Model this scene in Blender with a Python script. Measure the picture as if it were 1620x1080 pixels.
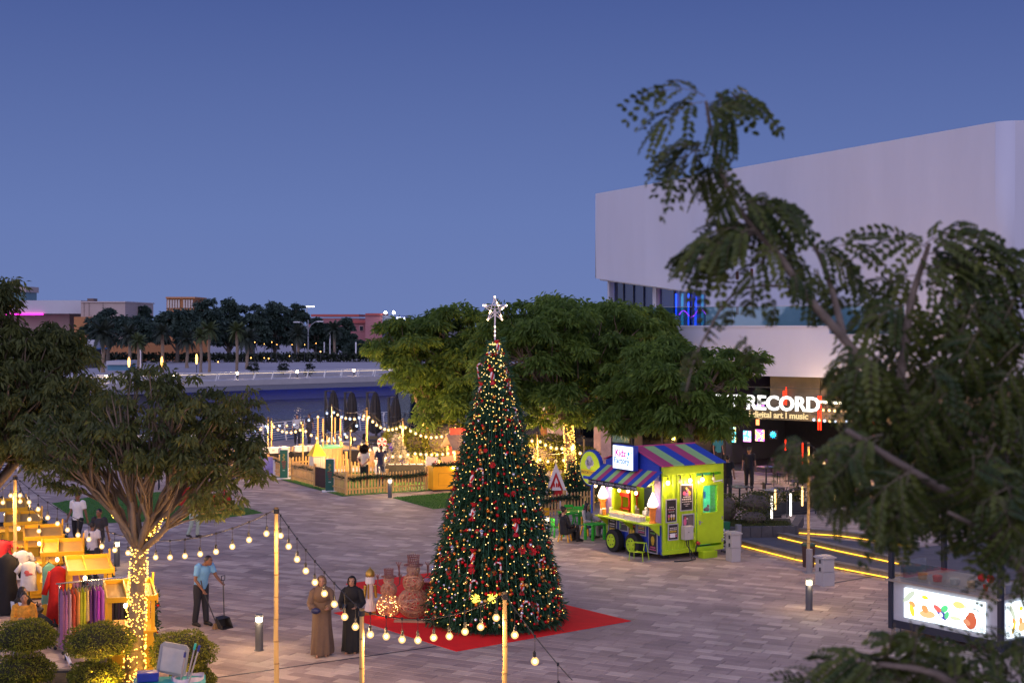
import bpy, math, random
import numpy as np
from mathutils import Vector, Matrix, Euler
for o in list(bpy.data.objects): bpy.data.objects.remove(o)
sc = bpy.context.scene
COL = sc.collection
R = math.radians
random.seed(7); RNG = np.random.default_rng(11)
# ------------------------------------------------------------------ camera
EYE = 6.9; FPX = 2250.0; CX = 810.0; HY = 510.0
cd = bpy.data.cameras.new('camera'); cam = bpy.data.objects.new('camera', cd); COL.objects.link(cam)
cam.location = (0, 0, EYE); cam.rotation_euler = (R(90), 0, 0)
cd.sensor_width = 36; cd.lens = 50; cd.shift_y = -30/1620
cd.clip_start = 0.2; cd.clip_end = 3000
cd.dof.use_dof = True; cd.dof.focus_distance = 38; cd.dof.aperture_fstop = 5.4
sc.camera = cam
# ------------------------------------------------------------------ dusk sky, afterglow behind the camera
SUN_ROT = 205.0                  # the sun has set behind the camera, a little to the left
w = bpy.data.worlds.new('World'); sc.world = w; w.use_nodes = True
nt = w.node_tree; nt.nodes.clear()
def N(t, kind, **k):
    n = t.nodes.new(kind)
    for a, v in k.items(): setattr(n, a, v)
    return n
gen = N(nt, 'ShaderNodeTexCoord'); sep = N(nt, 'ShaderNodeSeparateXYZ'); nt.links.new(gen.outputs['Generated'], sep.inputs[0])
def ramp(stops):
    r = N(nt, 'ShaderNodeValToRGB'); e = r.color_ramp.elements; e[0].position, e[0].color = stops[0][0], (*stops[0][1], 1); e[1].position, e[1].color = stops[-1][0], (*stops[-1][1], 1)
    for p, c in stops[1:-1]: q = e.new(p); q.color = (*c, 1)
    nt.links.new(sep.outputs[2], r.inputs[0]); return r
east = ramp([(0, (.108,.150,.325)), (.07, (.094,.138,.315)), (.22, (.050,.080,.228)), (1, (.06,.085,.24))])
west = ramp([(0, (.84,.76,1.0)), (.15, (.76,.72,1.04)), (.45, (.66,.64,1.0)), (1, (.12,.14,.34))])
dt = N(nt, 'ShaderNodeVectorMath', operation='DOT_PRODUCT'); dt.inputs[1].default_value = (math.sin(R(SUN_ROT)), math.cos(R(SUN_ROT)), 0); nt.links.new(gen.outputs['Generated'], dt.inputs[0])
mr_ = N(nt, 'ShaderNodeMapRange', interpolation_type='SMOOTHSTEP'); mr_.inputs[1].default_value = -.55; mr_.inputs[2].default_value = .75; nt.links.new(dt.outputs['Value'], mr_.inputs[0])
mxs = N(nt, 'ShaderNodeMix', data_type='RGBA'); nt.links.new(mr_.outputs[0], mxs.inputs[0]); nt.links.new(east.outputs[0], mxs.inputs[6]); nt.links.new(west.outputs[0], mxs.inputs[7])
bg = N(nt, 'ShaderNodeBackground'); out = N(nt, 'ShaderNodeOutputWorld'); nt.links.new(mxs.outputs[2], bg.inputs[0]); nt.links.new(bg.outputs[0], out.inputs[0]); bg.inputs[1].default_value = 1.0
sl = bpy.data.lights.new('sun', 'SUN'); sun = bpy.data.objects.new('sun', sl); COL.objects.link(sun)
sl.energy = 0.07; sl.angle = R(60); sl.color = (1.0, 0.82, 0.95)
_az = R(SUN_ROT)
sun.rotation_euler = Vector((-math.sin(_az)*math.cos(R(25)), -math.cos(_az)*math.cos(R(25)), -math.sin(R(25)))).to_track_quat('-Z', 'Y').to_euler()
sc.view_settings.view_transform = 'Standard'; sc.view_settings.look = 'None'
sc.view_settings.exposure = 0.50; sc.view_settings.gamma = 1; sc.view_settings.use_curve_mapping = False
sc.render.engine = 'CYCLES'
cy = sc.cycles
cy.use_denoising = True; cy.max_bounces = 6; cy.diffuse_bounces = 3; cy.glossy_bounces = 3; cy.transmission_bounces = 4; cy.transparent_max_bounces = 8
cy.sample_clamp_indirect = 4; cy.sample_clamp_direct = 0; cy.use_light_tree = True; cy.caustics_reflective = False; cy.caustics_refractive = False
# ------------------------------------------------------------------ helpers
def G(px, py, z=0.0):
    d = FPX*(EYE-z)/(py-HY); return Vector(((px-CX)*d/FPX, d, z))
def P(px, py, d):
    return Vector(((px-CX)*d/FPX, d, EYE-(py-HY)*d/FPX))
def S(r, g, b):
    f = lambda c: (c/255/12.92 if c/255 <= .04045 else ((c/255+.055)/1.055)**2.4)
    return (f(r), f(g), f(b))
MATS = {}
def M(name, col=(.5,.5,.5), rough=.6, var=.12, scale=6.0, metal=0.0, emit=None, es=0.0, bump=0.0, obj=0.0, spec=.4, stretch=None):
    if name in MATS: return MATS[name]
    m = bpy.data.materials.new(name); m.use_nodes = True; MATS[name] = m
    t = m.node_tree; b = t.nodes['Principled BSDF']
    b.inputs['Roughness'].default_value = rough; b.inputs['Metallic'].default_value = metal
    b.inputs['Specular IOR Level'].default_value = spec
    b.inputs['Base Color'].default_value = (*col, 1)
    if emit is not None:
        b.inputs['Emission Color'].default_value = (*emit, 1); b.inputs['Emission Strength'].default_value = es
    if var > 0 or bump > 0 or obj > 0:
        tc = t.nodes.new('ShaderNodeTexCoord'); mp = t.nodes.new('ShaderNodeMapping')
        t.links.new(tc.outputs['Object'], mp.inputs[0])
        if stretch: mp.inputs['Scale'].default_value = stretch
        n = t.nodes.new('ShaderNodeTexNoise'); n.inputs['Scale'].default_value = scale; n.inputs['Detail'].default_value = 6; n.inputs['Roughness'].default_value = .62
        t.links.new(mp.outputs[0], n.inputs['Vector'])
        hsv = t.nodes.new('ShaderNodeHueSaturation'); hsv.inputs['Color'].default_value = (*col, 1)
        ma = t.nodes.new('ShaderNodeMapRange'); ma.inputs[1].default_value = .25; ma.inputs[2].default_value = .75
        ma.inputs[3].default_value = 1-var; ma.inputs[4].default_value = 1+var
        t.links.new(n.outputs['Fac'], ma.inputs[0])
        val = ma.outputs[0]
        if obj > 0:
            oi = t.nodes.new('ShaderNodeObjectInfo'); mo = t.nodes.new('ShaderNodeMapRange')
            mo.inputs[3].default_value = 1-obj; mo.inputs[4].default_value = 1+obj
            t.links.new(oi.outputs['Random'], mo.inputs[0])
            mu = t.nodes.new('ShaderNodeMath'); mu.operation = 'MULTIPLY'
            t.links.new(val, mu.inputs[0]); t.links.new(mo.outputs[0], mu.inputs[1]); val = mu.outputs[0]
        t.links.new(val, hsv.inputs['Value']); t.links.new(hsv.outputs[0], b.inputs['Base Color'])
        if bump > 0:
            bp = t.nodes.new('ShaderNodeBump'); bp.inputs['Strength'].default_value = bump; bp.inputs['Distance'].default_value = .02
            t.links.new(n.outputs['Fac'], bp.inputs['Height']); t.links.new(bp.outputs[0], b.inputs['Normal'])
    return m
def ME(name, col, s):
    """lamp material: gives off light"""
    if name in MATS: return MATS[name]
    m = bpy.data.materials.new(name); m.use_nodes = True; MATS[name] = m
    t = m.node_tree; t.nodes.clear()
    e = t.nodes.new('ShaderNodeEmission'); e.inputs[0].default_value = (*col, 1); e.inputs[1].default_value = s
    o = t.nodes.new('ShaderNodeOutputMaterial'); t.links.new(e.outputs[0], o.inputs[0]); return m
def MLEAF(name, dark, light, trans=.25, rough=.55):
    """leaves: tone attribute picks the leaf colour, some light passes through"""
    if name in MATS: return MATS[name]
    m = bpy.data.materials.new(name); m.use_nodes = True; MATS[name] = m
    t = m.node_tree; b = t.nodes['Principled BSDF']; o = t.nodes['Material Output']
    at = t.nodes.new('ShaderNodeAttribute'); at.attribute_name = 'tone'
    mx = t.nodes.new('ShaderNodeMix'); mx.data_type = 'RGBA'
    mx.inputs[6].default_value = (*dark, 1); mx.inputs[7].default_value = (*light, 1)
    t.links.new(at.outputs['Fac'], mx.inputs[0]); t.links.new(mx.outputs[2], b.inputs['Base Color'])
    b.inputs['Roughness'].default_value = rough; b.inputs['Specular IOR Level'].default_value = .3
    tr = t.nodes.new('ShaderNodeBsdfTranslucent'); t.links.new(mx.outputs[2], tr.inputs[0])
    ms = t.nodes.new('ShaderNodeMixShader'); ms.inputs[0].default_value = trans
    t.links.new(b.outputs[0], ms.inputs[1]); t.links.new(tr.outputs[0], ms.inputs[2]); t.links.new(ms.outputs[0], o.inputs[0])
    return m
def MGLASS(name, col=(.8,.9,.9), k=.6, rough=.03, base=.08):
    if name in MATS: return MATS[name]
    m = bpy.data.materials.new(name); m.use_nodes = True; MATS[name] = m
    t = m.node_tree; t.nodes.clear(); o = t.nodes.new('ShaderNodeOutputMaterial')
    a = t.nodes.new('ShaderNodeBsdfTransparent'); a.inputs[0].default_value = (*col, 1)
    g = t.nodes.new('ShaderNodeBsdfGlossy'); g.inputs['Roughness'].default_value = rough; g.inputs[0].default_value = (.9,.95,1,1)
    lw = t.nodes.new('ShaderNodeLayerWeight'); lw.inputs[0].default_value = .35
    ad = t.nodes.new('ShaderNodeMath'); ad.operation = 'MULTIPLY_ADD'; ad.inputs[1].default_value = k; ad.inputs[2].default_value = base
    t.links.new(lw.outputs['Fresnel'], ad.inputs[0])
    x = t.nodes.new('ShaderNodeMixShader'); t.links.new(ad.outputs[0], x.inputs[0]); t.links.new(a.outputs[0], x.inputs[1]); t.links.new(g.outputs[0], x.inputs[2])
    t.links.new(x.outputs[0], o.inputs[0]); return m
def tag(o, label=None, cat=None, group=None, kind=None):
    if label: o['label'] = label
    if cat: o['category'] = cat
    if group: o['group'] = group
    if kind: o['kind'] = kind
    return o
def thing(name, label, cat, loc=(0,0,0), rz=0.0, group=None, kind=None):
    o = bpy.data.objects.new(name, None); COL.objects.link(o); o.empty_display_size = .2
    o.location = loc; o.rotation_euler = (0, 0, rz); return tag(o, label, cat, group, kind)
def link(name, me, parent=None, loc=None, rot=None, scale=None):
    o = bpy.data.objects.new(name, me); COL.objects.link(o)
    if parent is not None: o.parent = parent
    if loc is not None: o.location = loc
    if rot is not None: o.rotation_euler = rot
    if scale is not None: o.scale = scale
    return o
CH = {}
def dup(o, loc=None, rz=None, label=None, parent=None, top=True):
    c = o.copy(); COL.objects.link(c)
    if parent is not None: c.parent = parent
    if loc is not None: c.location = loc
    if rz is not None: c.rotation_euler = (0, 0, rz)
    if label: c['label'] = label
    for ch in o.children: dup(ch, parent=c)
    return c
class MB:
    def __init__(s, mx=None): s.v = []; s.f = []; s.m = []; s.mi = 0; s.M = mx
    def add(s, vs, fs):
        b = len(s.v)
        if s.M is not None: vs = [s.M @ Vector(v) for v in vs]
        s.v.extend([tuple(v) for v in vs]); s.f.extend([tuple(i+b for i in f) for f in fs]); s.m.extend([s.mi]*len(fs)); return s
    def box(s, c, size, rz=0.0, rot=None):
        hx, hy, hz = size[0]/2, size[1]/2, size[2]/2
        vs = [Vector((x, y, z)) for x in (-hx, hx) for y in (-hy, hy) for z in (-hz, hz)]
        if rot is not None: mt = Euler(rot).to_matrix(); vs = [mt @ v for v in vs]
        elif rz: mt = Matrix.Rotation(rz, 3, 'Z'); vs = [mt @ v for v in vs]
        c = Vector(c)
        return s.add([v+c for v in vs], [(0,1,3,2),(4,6,7,5),(0,4,5,1),(2,3,7,6),(0,2,6,4),(1,5,7,3)])
    def b2(s, a, b):
        return s.box([(a[i]+b[i])/2 for i in range(3)], [abs(b[i]-a[i]) for i in range(3)])
    def bar(s, p, q, w, h=None):
        """square bar from p to q"""
        h = h or w; p = Vector(p); q = Vector(q); d = (q-p); L = d.length
        z = d.normalized(); up = Vector((0,0,1)) if abs(z.z) < .95 else Vector((0,1,0))
        x = z.cross(up).normalized(); y = x.cross(z)
        vs = [p+x*a*w/2+y*b*h/2 for a, b in ((-1,-1),(1,-1),(1,1),(-1,1))]+[q+x*a*w/2+y*b*h/2 for a, b in ((-1,-1),(1,-1),(1,1),(-1,1))]
        return s.add(vs, [(3,2,1,0),(4,5,6,7),(0,1,5,4),(1,2,6,5),(2,3,7,6),(3,0,4,7)])
    def tube(s, pts, r, n=8, cap=True, ref=None):
        pts = [Vector(p) for p in pts]; k = len(pts)
        rs = r if isinstance(r, (list, tuple)) else [r]*k
        vs = []; fs = []; px = None
        for i, p in enumerate(pts):
            a = pts[max(i-1, 0)]; b = pts[min(i+1, k-1)]; t = (b-a)
            t = t.normalized() if t.length > 1e-9 else Vector((0,0,1))
            if px is None:
                u = Vector(ref) if ref is not None else (Vector((1,0,0)) if abs(t.x) < .9 else Vector((0,1,0)))
            else: u = px
            u = (u - t*u.dot(t)); u = u.normalized() if u.length > 1e-6 else t.orthogonal().normalized()
            w_ = t.cross(u); px = u
            rr = rs[i]; ra, rb = (rr if isinstance(rr, (tuple, list)) else (rr, rr))
            for j in range(n):
                an = 2*math.pi*j/n; vs.append(p+u*math.cos(an)*ra+w_*math.sin(an)*rb)
        for i in range(k-1):
            for j in range(n):
                j2 = (j+1) % n; fs.append((i*n+j, i*n+j2, (i+1)*n+j2, (i+1)*n+j))
        if cap: fs.append(tuple(range(n-1, -1, -1))); fs.append(tuple((k-1)*n+j for j in range(n)))
        return s.add(vs, fs)
    def lathe(s, prof, n=12, c=(0,0,0), fold=None):
        vs = []; fs = []; k = len(prof)
        for i, (r, z) in enumerate(prof):
            for j in range(n):
                an = 2*math.pi*j/n; rr = r*(fold(i/(k-1), an) if fold else 1)
                vs.append((c[0]+rr*math.cos(an), c[1]+rr*math.sin(an), c[2]+z))
        for i in range(k-1):
            for j in range(n):
                j2 = (j+1) % n; fs.append((i*n+j, i*n+j2, (i+1)*n+j2, (i+1)*n+j))
        fs.append(tuple(range(n-1, -1, -1))); fs.append(tuple((k-1)*n+j for j in range(n)))
        return s.add(vs, fs)
    def ball(s, c, r, n=10, m=7, jit=0):
        r = r if isinstance(r, (tuple, list)) else (r, r, r)
        vs = [(c[0], c[1], c[2]-r[2])]; fs = []
        for i in range(1, m):
            th = math.pi*i/m
            for j in range(n):
                an = 2*math.pi*j/n; vs.append((c[0]+r[0]*math.sin(th)*math.cos(an), c[1]+r[1]*math.sin(th)*math.sin(an), c[2]-r[2]*math.cos(th)))
        vs.append((c[0], c[1], c[2]+r[2])); L = len(vs)-1
        for j in range(n):
            j2 = (j+1) % n; fs.append((0, 1+j2, 1+j)); fs.append((L, L-n+j, L-n+j2))
            for i in range(m-2): fs.append((1+i*n+j, 1+i*n+j2, 1+(i+1)*n+j2, 1+(i+1)*n+j))
        return s.add(vs, fs)
    def prism(s, poly, z0, z1, fr=None):
        """polygon (x, y) between z0 and z1; fr = 4x4 frame"""
        n = len(poly); vs = [(x, y, z0) for x, y in poly]+[(x, y, z1) for x, y in poly]
        if fr is not None: vs = [fr @ Vector(v) for v in vs]
        fs = [tuple(range(n-1, -1, -1)), tuple(range(n, 2*n))]+[(i, (i+1) % n, n+(i+1) % n, n+i) for i in range(n)]
        return s.add(vs, fs)
    def quad(s, a, b, c, d): return s.add([a, b, c, d], [(0,1,2,3)])
    def mesh(s, name, mats, smooth=False):
        me = bpy.data.meshes.new(name); me.from_pydata(s.v, [], s.f)
        for m in (mats if isinstance(mats, (list, tuple)) else [mats]): me.materials.append(m)
        if any(s.m): me.polygons.foreach_set('material_index', s.m)
        if smooth: me.polygons.foreach_set('use_smooth', [True]*len(s.f))
        me.update(); return me
    def build(s, name, mats, parent=None, smooth=False, bevel=0.0, loc=None, rz=None):
        o = link(name, s.mesh(name, mats, smooth), parent, loc, (0,0,rz) if rz is not None else None)
        if bevel > 0:
            b = o.modifiers.new('bevel', 'BEVEL'); b.width = bevel; b.segments = 2; b.limit_method = 'ANGLE'; b.angle_limit = R(40)
        return o
def FR(o, x, y):
    """frame from origin and two axes"""
    o = Vector(o); x = Vector(x).normalized(); y = Vector(y); y = (y-x*x.dot(y)).normalized(); z = x.cross(y)
    m = Matrix.Identity(4)
    for i in range(3): m[i][0] = x[i]; m[i][1] = y[i]; m[i][2] = z[i]; m[i][3] = o[i]
    return m
def text(name, body, size, mat, parent, loc, rot, ext=.005, bold=0.0, align='CENTER', sx=1.0):
    c = bpy.data.curves.new(name, 'FONT'); c.body = body; c.size = size; c.extrude = ext; c.offset = bold; c.resolution_u = 3
    c.align_x = align; c.align_y = 'CENTER'; c.materials.append(mat)
    o = bpy.data.objects.new(name, c); COL.objects.link(o); bpy.context.view_layer.update(); me = bpy.data.meshes.new_from_object(o); bpy.data.objects.remove(o); return link(name, me, parent, loc, rot)
def lamp(parent, p, w, col, r=.04):
    l = bpy.data.lights.get('lamp_%s_%s' % (w, col)) or bpy.data.lights.new('lamp_%s_%s' % (w, col), 'POINT'); l.energy = w; l.color = col; l.shadow_soft_size = r
    o = link('glow', l, parent, p); return o
# quads of leaves from numpy arrays
def leaf_mesh(name, pos, axis, side, L, W, tone, mat, droop=.18):
    n = len(pos); L = np.broadcast_to(L, n)[:, None]; W = np.broadcast_to(W, n)[:, None]
    axis = axis/np.linalg.norm(axis, axis=1, keepdims=True)
    side = side-axis*(side*axis).sum(1, keepdims=True); side /= (np.linalg.norm(side, axis=1, keepdims=True)+1e-9)
    mid = pos+axis*L*.5; tip = pos+axis*L; tip[:, 2] -= droop*L[:, 0]
    v = np.empty((n, 4, 3)); v[:, 0] = pos; v[:, 1] = mid+side*W*.5; v[:, 2] = tip; v[:, 3] = mid-side*W*.5
    me = bpy.data.meshes.new(name); me.vertices.add(4*n); me.vertices.foreach_set('co', v.reshape(-1))
    me.loops.add(4*n); me.loops.foreach_set('vertex_index', np.arange(4*n, dtype=np.int32))
    me.polygons.add(n); me.polygons.foreach_set('loop_start', np.arange(0, 4*n, 4, dtype=np.int32))
    try: me.polygons.foreach_set('loop_total', np.full(n, 4, dtype=np.int32))
    except Exception: pass
    a = me.attributes.new('tone', 'FLOAT', 'POINT'); a.data.foreach_set('value', np.repeat(np.clip(tone, 0, 1), 4).astype(np.float32))
    me.materials.append(mat); me.update(calc_edges=True); return me
def unit(n):
    v = RNG.normal(size=(n, 3)); return v/np.linalg.norm(v, axis=1, keepdims=True)
GA = R(30)                       # the square's grid runs 30 degrees off the view
GU = Vector((math.cos(GA), math.sin(GA), 0)); GV = Vector((-math.sin(GA), math.cos(GA), 0))
ZONLY = Matrix.Identity(4)
# ================================================================== setting
paint_white = M('white_paint', (.72,.72,.74), .5, .05)
steel = M('grey_steel', (.3,.31,.33), .4, .08, metal=.4)
dark_metal = M('dark_metal', (.035,.037,.045), .45, .2, metal=.3)
black_plastic = M('black_plastic', (.02,.02,.022), .5, .15)
stone_pale = M('pale_paving', (.30,.275,.29), .8, .18, 1.3)
# far terrain sheet, reaches the horizon
b = MB(); b.quad((-2500,-300,-3.2),(2500,-300,-3.2),(2500,2800,-3.2),(-2500,2800,-3.2))
tag(b.build('terrain', M('sandy_soil', (.16,.14,.12), .95, .3, .05)), 'dry level land reaching the horizon', None, None, 'structure')
# water
wm = M('canal_water', (.11,.10,.09), .14, 0, spec=.5)
t = wm.node_tree; bs = t.nodes['Principled BSDF']; tc = t.nodes.new('ShaderNodeTexCoord'); mp = t.nodes.new('ShaderNodeMapping')
mp.inputs['Scale'].default_value = (.25, 1.0, 1); t.links.new(tc.outputs['Object'], mp.inputs[0])
n1 = t.nodes.new('ShaderNodeTexNoise'); n1.inputs['Scale'].default_value = 1.1; n1.inputs['Detail'].default_value = 4; t.links.new(mp.outputs[0], n1.inputs['Vector'])
bp = t.nodes.new('ShaderNodeBump'); bp.inputs['Strength'].default_value = 1; bp.inputs['Distance'].default_value = .55
t.links.new(n1.outputs['Fac'], bp.inputs['Height']); t.links.new(bp.outputs[0], bs.inputs['Normal'])
b = MB(); b.quad((-160,40,-2.3),(160,40,-2.3),(160,205,-2.3),(-160,205,-2.3))
tag(b.build('water', wm), 'rippled dark canal water reflecting the lamps', None, None, 'structure')
# promenade edge line (towards the canal)
EDGE = [Vector((-42,30,0)), Vector((-31,50,0)), Vector((-23.6,65.2,0)), Vector((-21.9,69,0)), Vector((-17.8,76,0)), Vector((-13.3,84,0)), Vector((-9.9,90.8,0)), Vector((-6.1,94.7,0)), Vector((0,98,0)), Vector((12,101,0)), Vector((45,104,0))]
def plaza_mat(name, tones, sc_):
    m = bpy.data.materials.new(name); m.use_nodes = True; t = m.node_tree; b = t.nodes['Principled BSDF']; b.inputs['Roughness'].default_value = .75
    tc = t.nodes.new('ShaderNodeTexCoord'); mp = t.nodes.new('ShaderNodeMapping'); mp.inputs['Rotation'].default_value = (0,0,R(28))
    t.links.new(tc.outputs['Object'], mp.inputs[0])
    br = t.nodes.new('ShaderNodeTexBrick'); br.inputs['Scale'].default_value = 1; br.inputs['Brick Width'].default_value = .65; br.inputs['Row Height'].default_value = .3
    br.inputs['Mortar Size'].default_value = .008; br.inputs['Color1'].default_value = (0,0,0,1); br.inputs['Color2'].default_value = (1,1,1,1); br.inputs['Mortar'].default_value = (.2,.2,.2,1); br.offset = .37
    t.links.new(mp.outputs[0], br.inputs['Vector'])
    rp = t.nodes.new('ShaderNodeValToRGB'); rp.color_ramp.interpolation = 'LINEAR'
    el = rp.color_ramp.elements; el[0].color = (*tones[0],1); el[1].color = (*tones[-1],1)
    for i, c in enumerate(tones[1:-1]): e = el.new((i+1)/(len(tones)-1)); e.color = (*c, 1)
    t.links.new(br.outputs['Color'], rp.inputs[0]); t.links.new(rp.outputs[0], b.inputs['Base Color']); return m
TONES = [(.28,.21,.185), (.34,.258,.22), (.395,.30,.252), (.45,.352,.292), (.56,.45,.36)]
pave_tex = plaza_mat('paving_distance', TONES, 1)
b = MB()
poly = [(v.x, v.y) for v in EDGE]+[(45,8),(-42,8)]
b.prism(list(reversed(poly)), -3.1, -.014)
tag(b.build('ground', pave_tex), 'paved square by the canal', None, None, 'structure')
# ---- pavers
def paver_mat():
    m = bpy.data.materials.new('concrete_paver'); m.use_nodes = True; t = m.node_tree; b = t.nodes['Principled BSDF']; b.inputs['Roughness'].default_value = .72
    at = t.nodes.new('ShaderNodeAttribute'); at.attribute_name = 'tone'
    rp = t.nodes.new('ShaderNodeValToRGB'); el = rp.color_ramp.elements
    el[0].color = (*TONES[0],1); el[1].color = (*TONES[-1],1)
    for p_, c in ((.3,TONES[1]),(.55,TONES[2]),(.8,TONES[3])): e = el.new(p_); e.color = (*c,1)
    t.links.new(at.outputs['Fac'], rp.inputs[0])
    tc = t.nodes.new('ShaderNodeTexCoord'); ge = t.nodes.new('ShaderNodeNewGeometry')
    n = t.nodes.new('ShaderNodeTexNoise'); n.inputs['Scale'].default_value = .55; n.inputs['Detail'].default_value = 7; n.inputs['Roughness'].default_value = .65
    t.links.new(ge.outputs['Position'], n.inputs['Vector'])
    n2 = t.nodes.new('ShaderNodeTexNoise'); n2.inputs['Scale'].default_value = 40; n2.inputs['Detail'].default_value = 3; t.links.new(ge.outputs['Position'], n2.inputs['Vector'])
    mr = t.nodes.new('ShaderNodeMapRange'); mr.inputs[1].default_value = .3; mr.inputs[2].default_value = .7; mr.inputs[3].default_value = .66; mr.inputs[4].default_value = 1.2
    t.links.new(n.outputs['Fac'], mr.inputs[0])
    mr2 = t.nodes.new('ShaderNodeMapRange'); mr2.inputs[1].default_value = .3; mr2.inputs[2].default_value = .7; mr2.inputs[3].default_value = .88; mr2.inputs[4].default_value = 1.1
    t.links.new(n2.outputs['Fac'], mr2.inputs[0])
    mu = t.nodes.new('ShaderNodeMath'); mu.operation = 'MULTIPLY'; t.links.new(mr.outputs[0], mu.inputs[0]); t.links.new(mr2.outputs[0], mu.inputs[1])
    hs = t.nodes.new('ShaderNodeHueSaturation'); t.links.new(rp.outputs[0], hs.inputs['Color']); t.links.new(mu.outputs[0], hs.inputs['Value']); t.links.new(hs.outputs[0], b.inputs['Base Color'])
    rr = t.nodes.new('ShaderNodeMapRange'); rr.inputs[3].default_value = .55; rr.inputs[4].default_value = .85; t.links.new(n.outputs['Fac'], rr.inputs[0]); t.links.new(rr.outputs[0], b.inputs['Roughness'])
    bp = t.nodes.new('ShaderNodeBump'); bp.inputs['Strength'].default_value = .25; bp.inputs['Distance'].default_value = .004
    t.links.new(n2.outputs['Fac'], bp.inputs['Height']); t.links.new(bp.outputs[0], b.inputs['Normal'])
    return m
PAVER = paver_mat()
ra = R(-28); ru = Vector((math.cos(ra), math.sin(ra), 0)); rv = Vector((-math.sin(ra), math.cos(ra), 0))
K0 = G(1150, 855); K1 = G(1420, 917)             # first lit kerb line
kd = (K1-K0).normalized(); kn = Vector((kd.y, -kd.x, 0))   # towards the camera side
slab_root = thing('pavement', 'concrete pavers of mixed grey, rose and beige', None, kind='structure')
def in_plaza(c):
    if c.y < 24.5 or c.y > 58: return False
    if abs(c.x) > .375*c.y+.4: return False
    if (c-K0).dot(kn) < .25: return False
    return True
cells = []
rh = .27
for i in range(-260, 260):
    s = -60+random.random()*.6
    while s < 60:
        L = random.choice((.54,.54,.6,.66,.4)); c = ru*(s+L/2)+rv*(i*rh); s += L
        if in_plaza(c):
            cells.append((c, L, min(1, max(0, random.choice((.1,.2,.3,.4,.45,.5,.55,.6,.7,.75,.95,1.0)) + random.uniform(-.06,.06)))))
cells.sort(key=lambda q: q[0].y)
near = cells[:300]; rest = cells[300:]
cache = {}
def paver_verts(L, zj):
    g = .005; x = L/2-g; y = rh/2-g; ch = .006
    return [(-x,-y,-.05),(x,-y,-.05),(x,y,-.05),(-x,y,-.05),(-x,-y,zj-ch),(x,-y,zj-ch),(x,y,zj-ch),(-x,y,zj-ch),(-x+ch,-y+ch,zj),(x-ch,-y+ch,zj),(x-ch,y-ch,zj),(-x+ch,y-ch,zj)]
PF = [(0,1,5,4),(1,2,6,5),(2,3,7,6),(3,0,4,7),(4,5,9,8),(5,6,10,9),(6,7,11,10),(7,4,8,11),(8,9,10,11)]
for c, L, tn in near:
    q = round(tn*11)/11; k = (L, q)
    if k not in cache:
        me = bpy.data.meshes.new('paver'); me.from_pydata(paver_verts(L, 0), [], PF); me.materials.append(PAVER)
        a = me.attributes.new('tone','FLOAT','POINT'); a.data.foreach_set('value', [q]*12); cache[k] = me
    link('paver', cache[k], slab_root, (c.x, c.y, random.uniform(-.0015,.0015)), (random.uniform(-.002,.002), random.uniform(-.002,.002), ra))
V = []; F_ = []; T = []
rm = Matrix.Rotation(ra, 3, 'Z')
for c, L, tn in rest:
    b0 = len(V); zj = random.uniform(-.002,.0015)
    V += [tuple(rm @ Vector(v)+c) for v in paver_verts(L, zj)]; F_ += [tuple(i+b0 for i in f) for f in PF]; T += [tn]*12
me = bpy.data.meshes.new('pavers'); me.from_pydata(V, [], F_); me.materials.append(PAVER)
a = me.attributes.new('tone','FLOAT','POINT'); a.data.foreach_set('value', T)
o = link('pavers', me, slab_root); tag(o, kind='stuff')
# drain channel across the paving
p = G(310,1076); q = G(690,1022)
b = MB(); b.bar(p+Vector((0,0,.004)), q+Vector((0,0,.004)), .035, .01)
p = G(1318,922); q = G(1376,912); b.bar(p+Vector((0,0,.004)), q+Vector((0,0,.004)), .06, .01)
tag(b.build('drain_channel', dark_metal), 'narrow dark drain slot in the paving', None, None, 'structure')
# ---- turf mats
turf = M('artificial_turf', (.035,.14,.012), .9, .25, 30, bump=.6)
turf_r = thing('lawn', 'flat green turf mats laid on the paving', None, kind='structure')
def turf_patch(pts, z=.012):
    b = MB(); b.prism([(p.x, p.y) for p in pts], .001, z); return b.build('turf', turf, turf_r)
def ccw(ps):
    a = sum(ps[i].x*ps[(i+1)%len(ps)].y-ps[(i+1)%len(ps)].x*ps[i].y for i in range(len(ps))); return ps if a > 0 else list(reversed(ps))
T1 = ccw([G(620,787), G(686,805), G(790,795), G(712,779)])
T2 = ccw([G(82,796), G(130,828), G(330,822), G(416,811), G(300,775), G(150,785)])
F0 = Vector((-6.63,56.9,0))
fu = Vector((.8716,.49,0)).normalized(); fv = Vector((-fu.y, fu.x, 0))
T3 = ccw([F0-fv*.3-fu*.3, F0+fu*5.6-fv*.3, F0+fu*5.6+fv*7.7, F0-fu*.3+fv*7.7])
for t_ in (T1, T2, T3): turf_patch(t_)
def in_poly(p, ps):
    return all((ps[(i+1)%len(ps)]-ps[i]).cross(p-ps[i]).z > 0 for i in range(len(ps)))
pp = []
for ps, n in ((T1, 9000), (T2, 14000), (T3, 5000)):
    x0 = min(p.x for p in ps); x1 = max(p.x for p in ps); y0 = min(p.y for p in ps); y1 = max(p.y for p in ps)
    for _ in range(n):
        p = Vector((random.uniform(x0,x1), random.uniform(y0,y1), .008))
        if in_poly(p, ps): pp.append(p)
pos = np.array([tuple(p) for p in pp]); n = len(pos); ax = unit(n)*.6; ax[:,2] = 1
tag(link('grass', leaf_mesh('grass', pos, ax, unit(n), RNG.uniform(.025,.05,n), .02, RNG.random(n), MLEAF('turf_blades', (.02,.085,.008), (.075,.24,.025), .2), 0)), 'short bright green turf blades', None, None, 'stuff')
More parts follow.
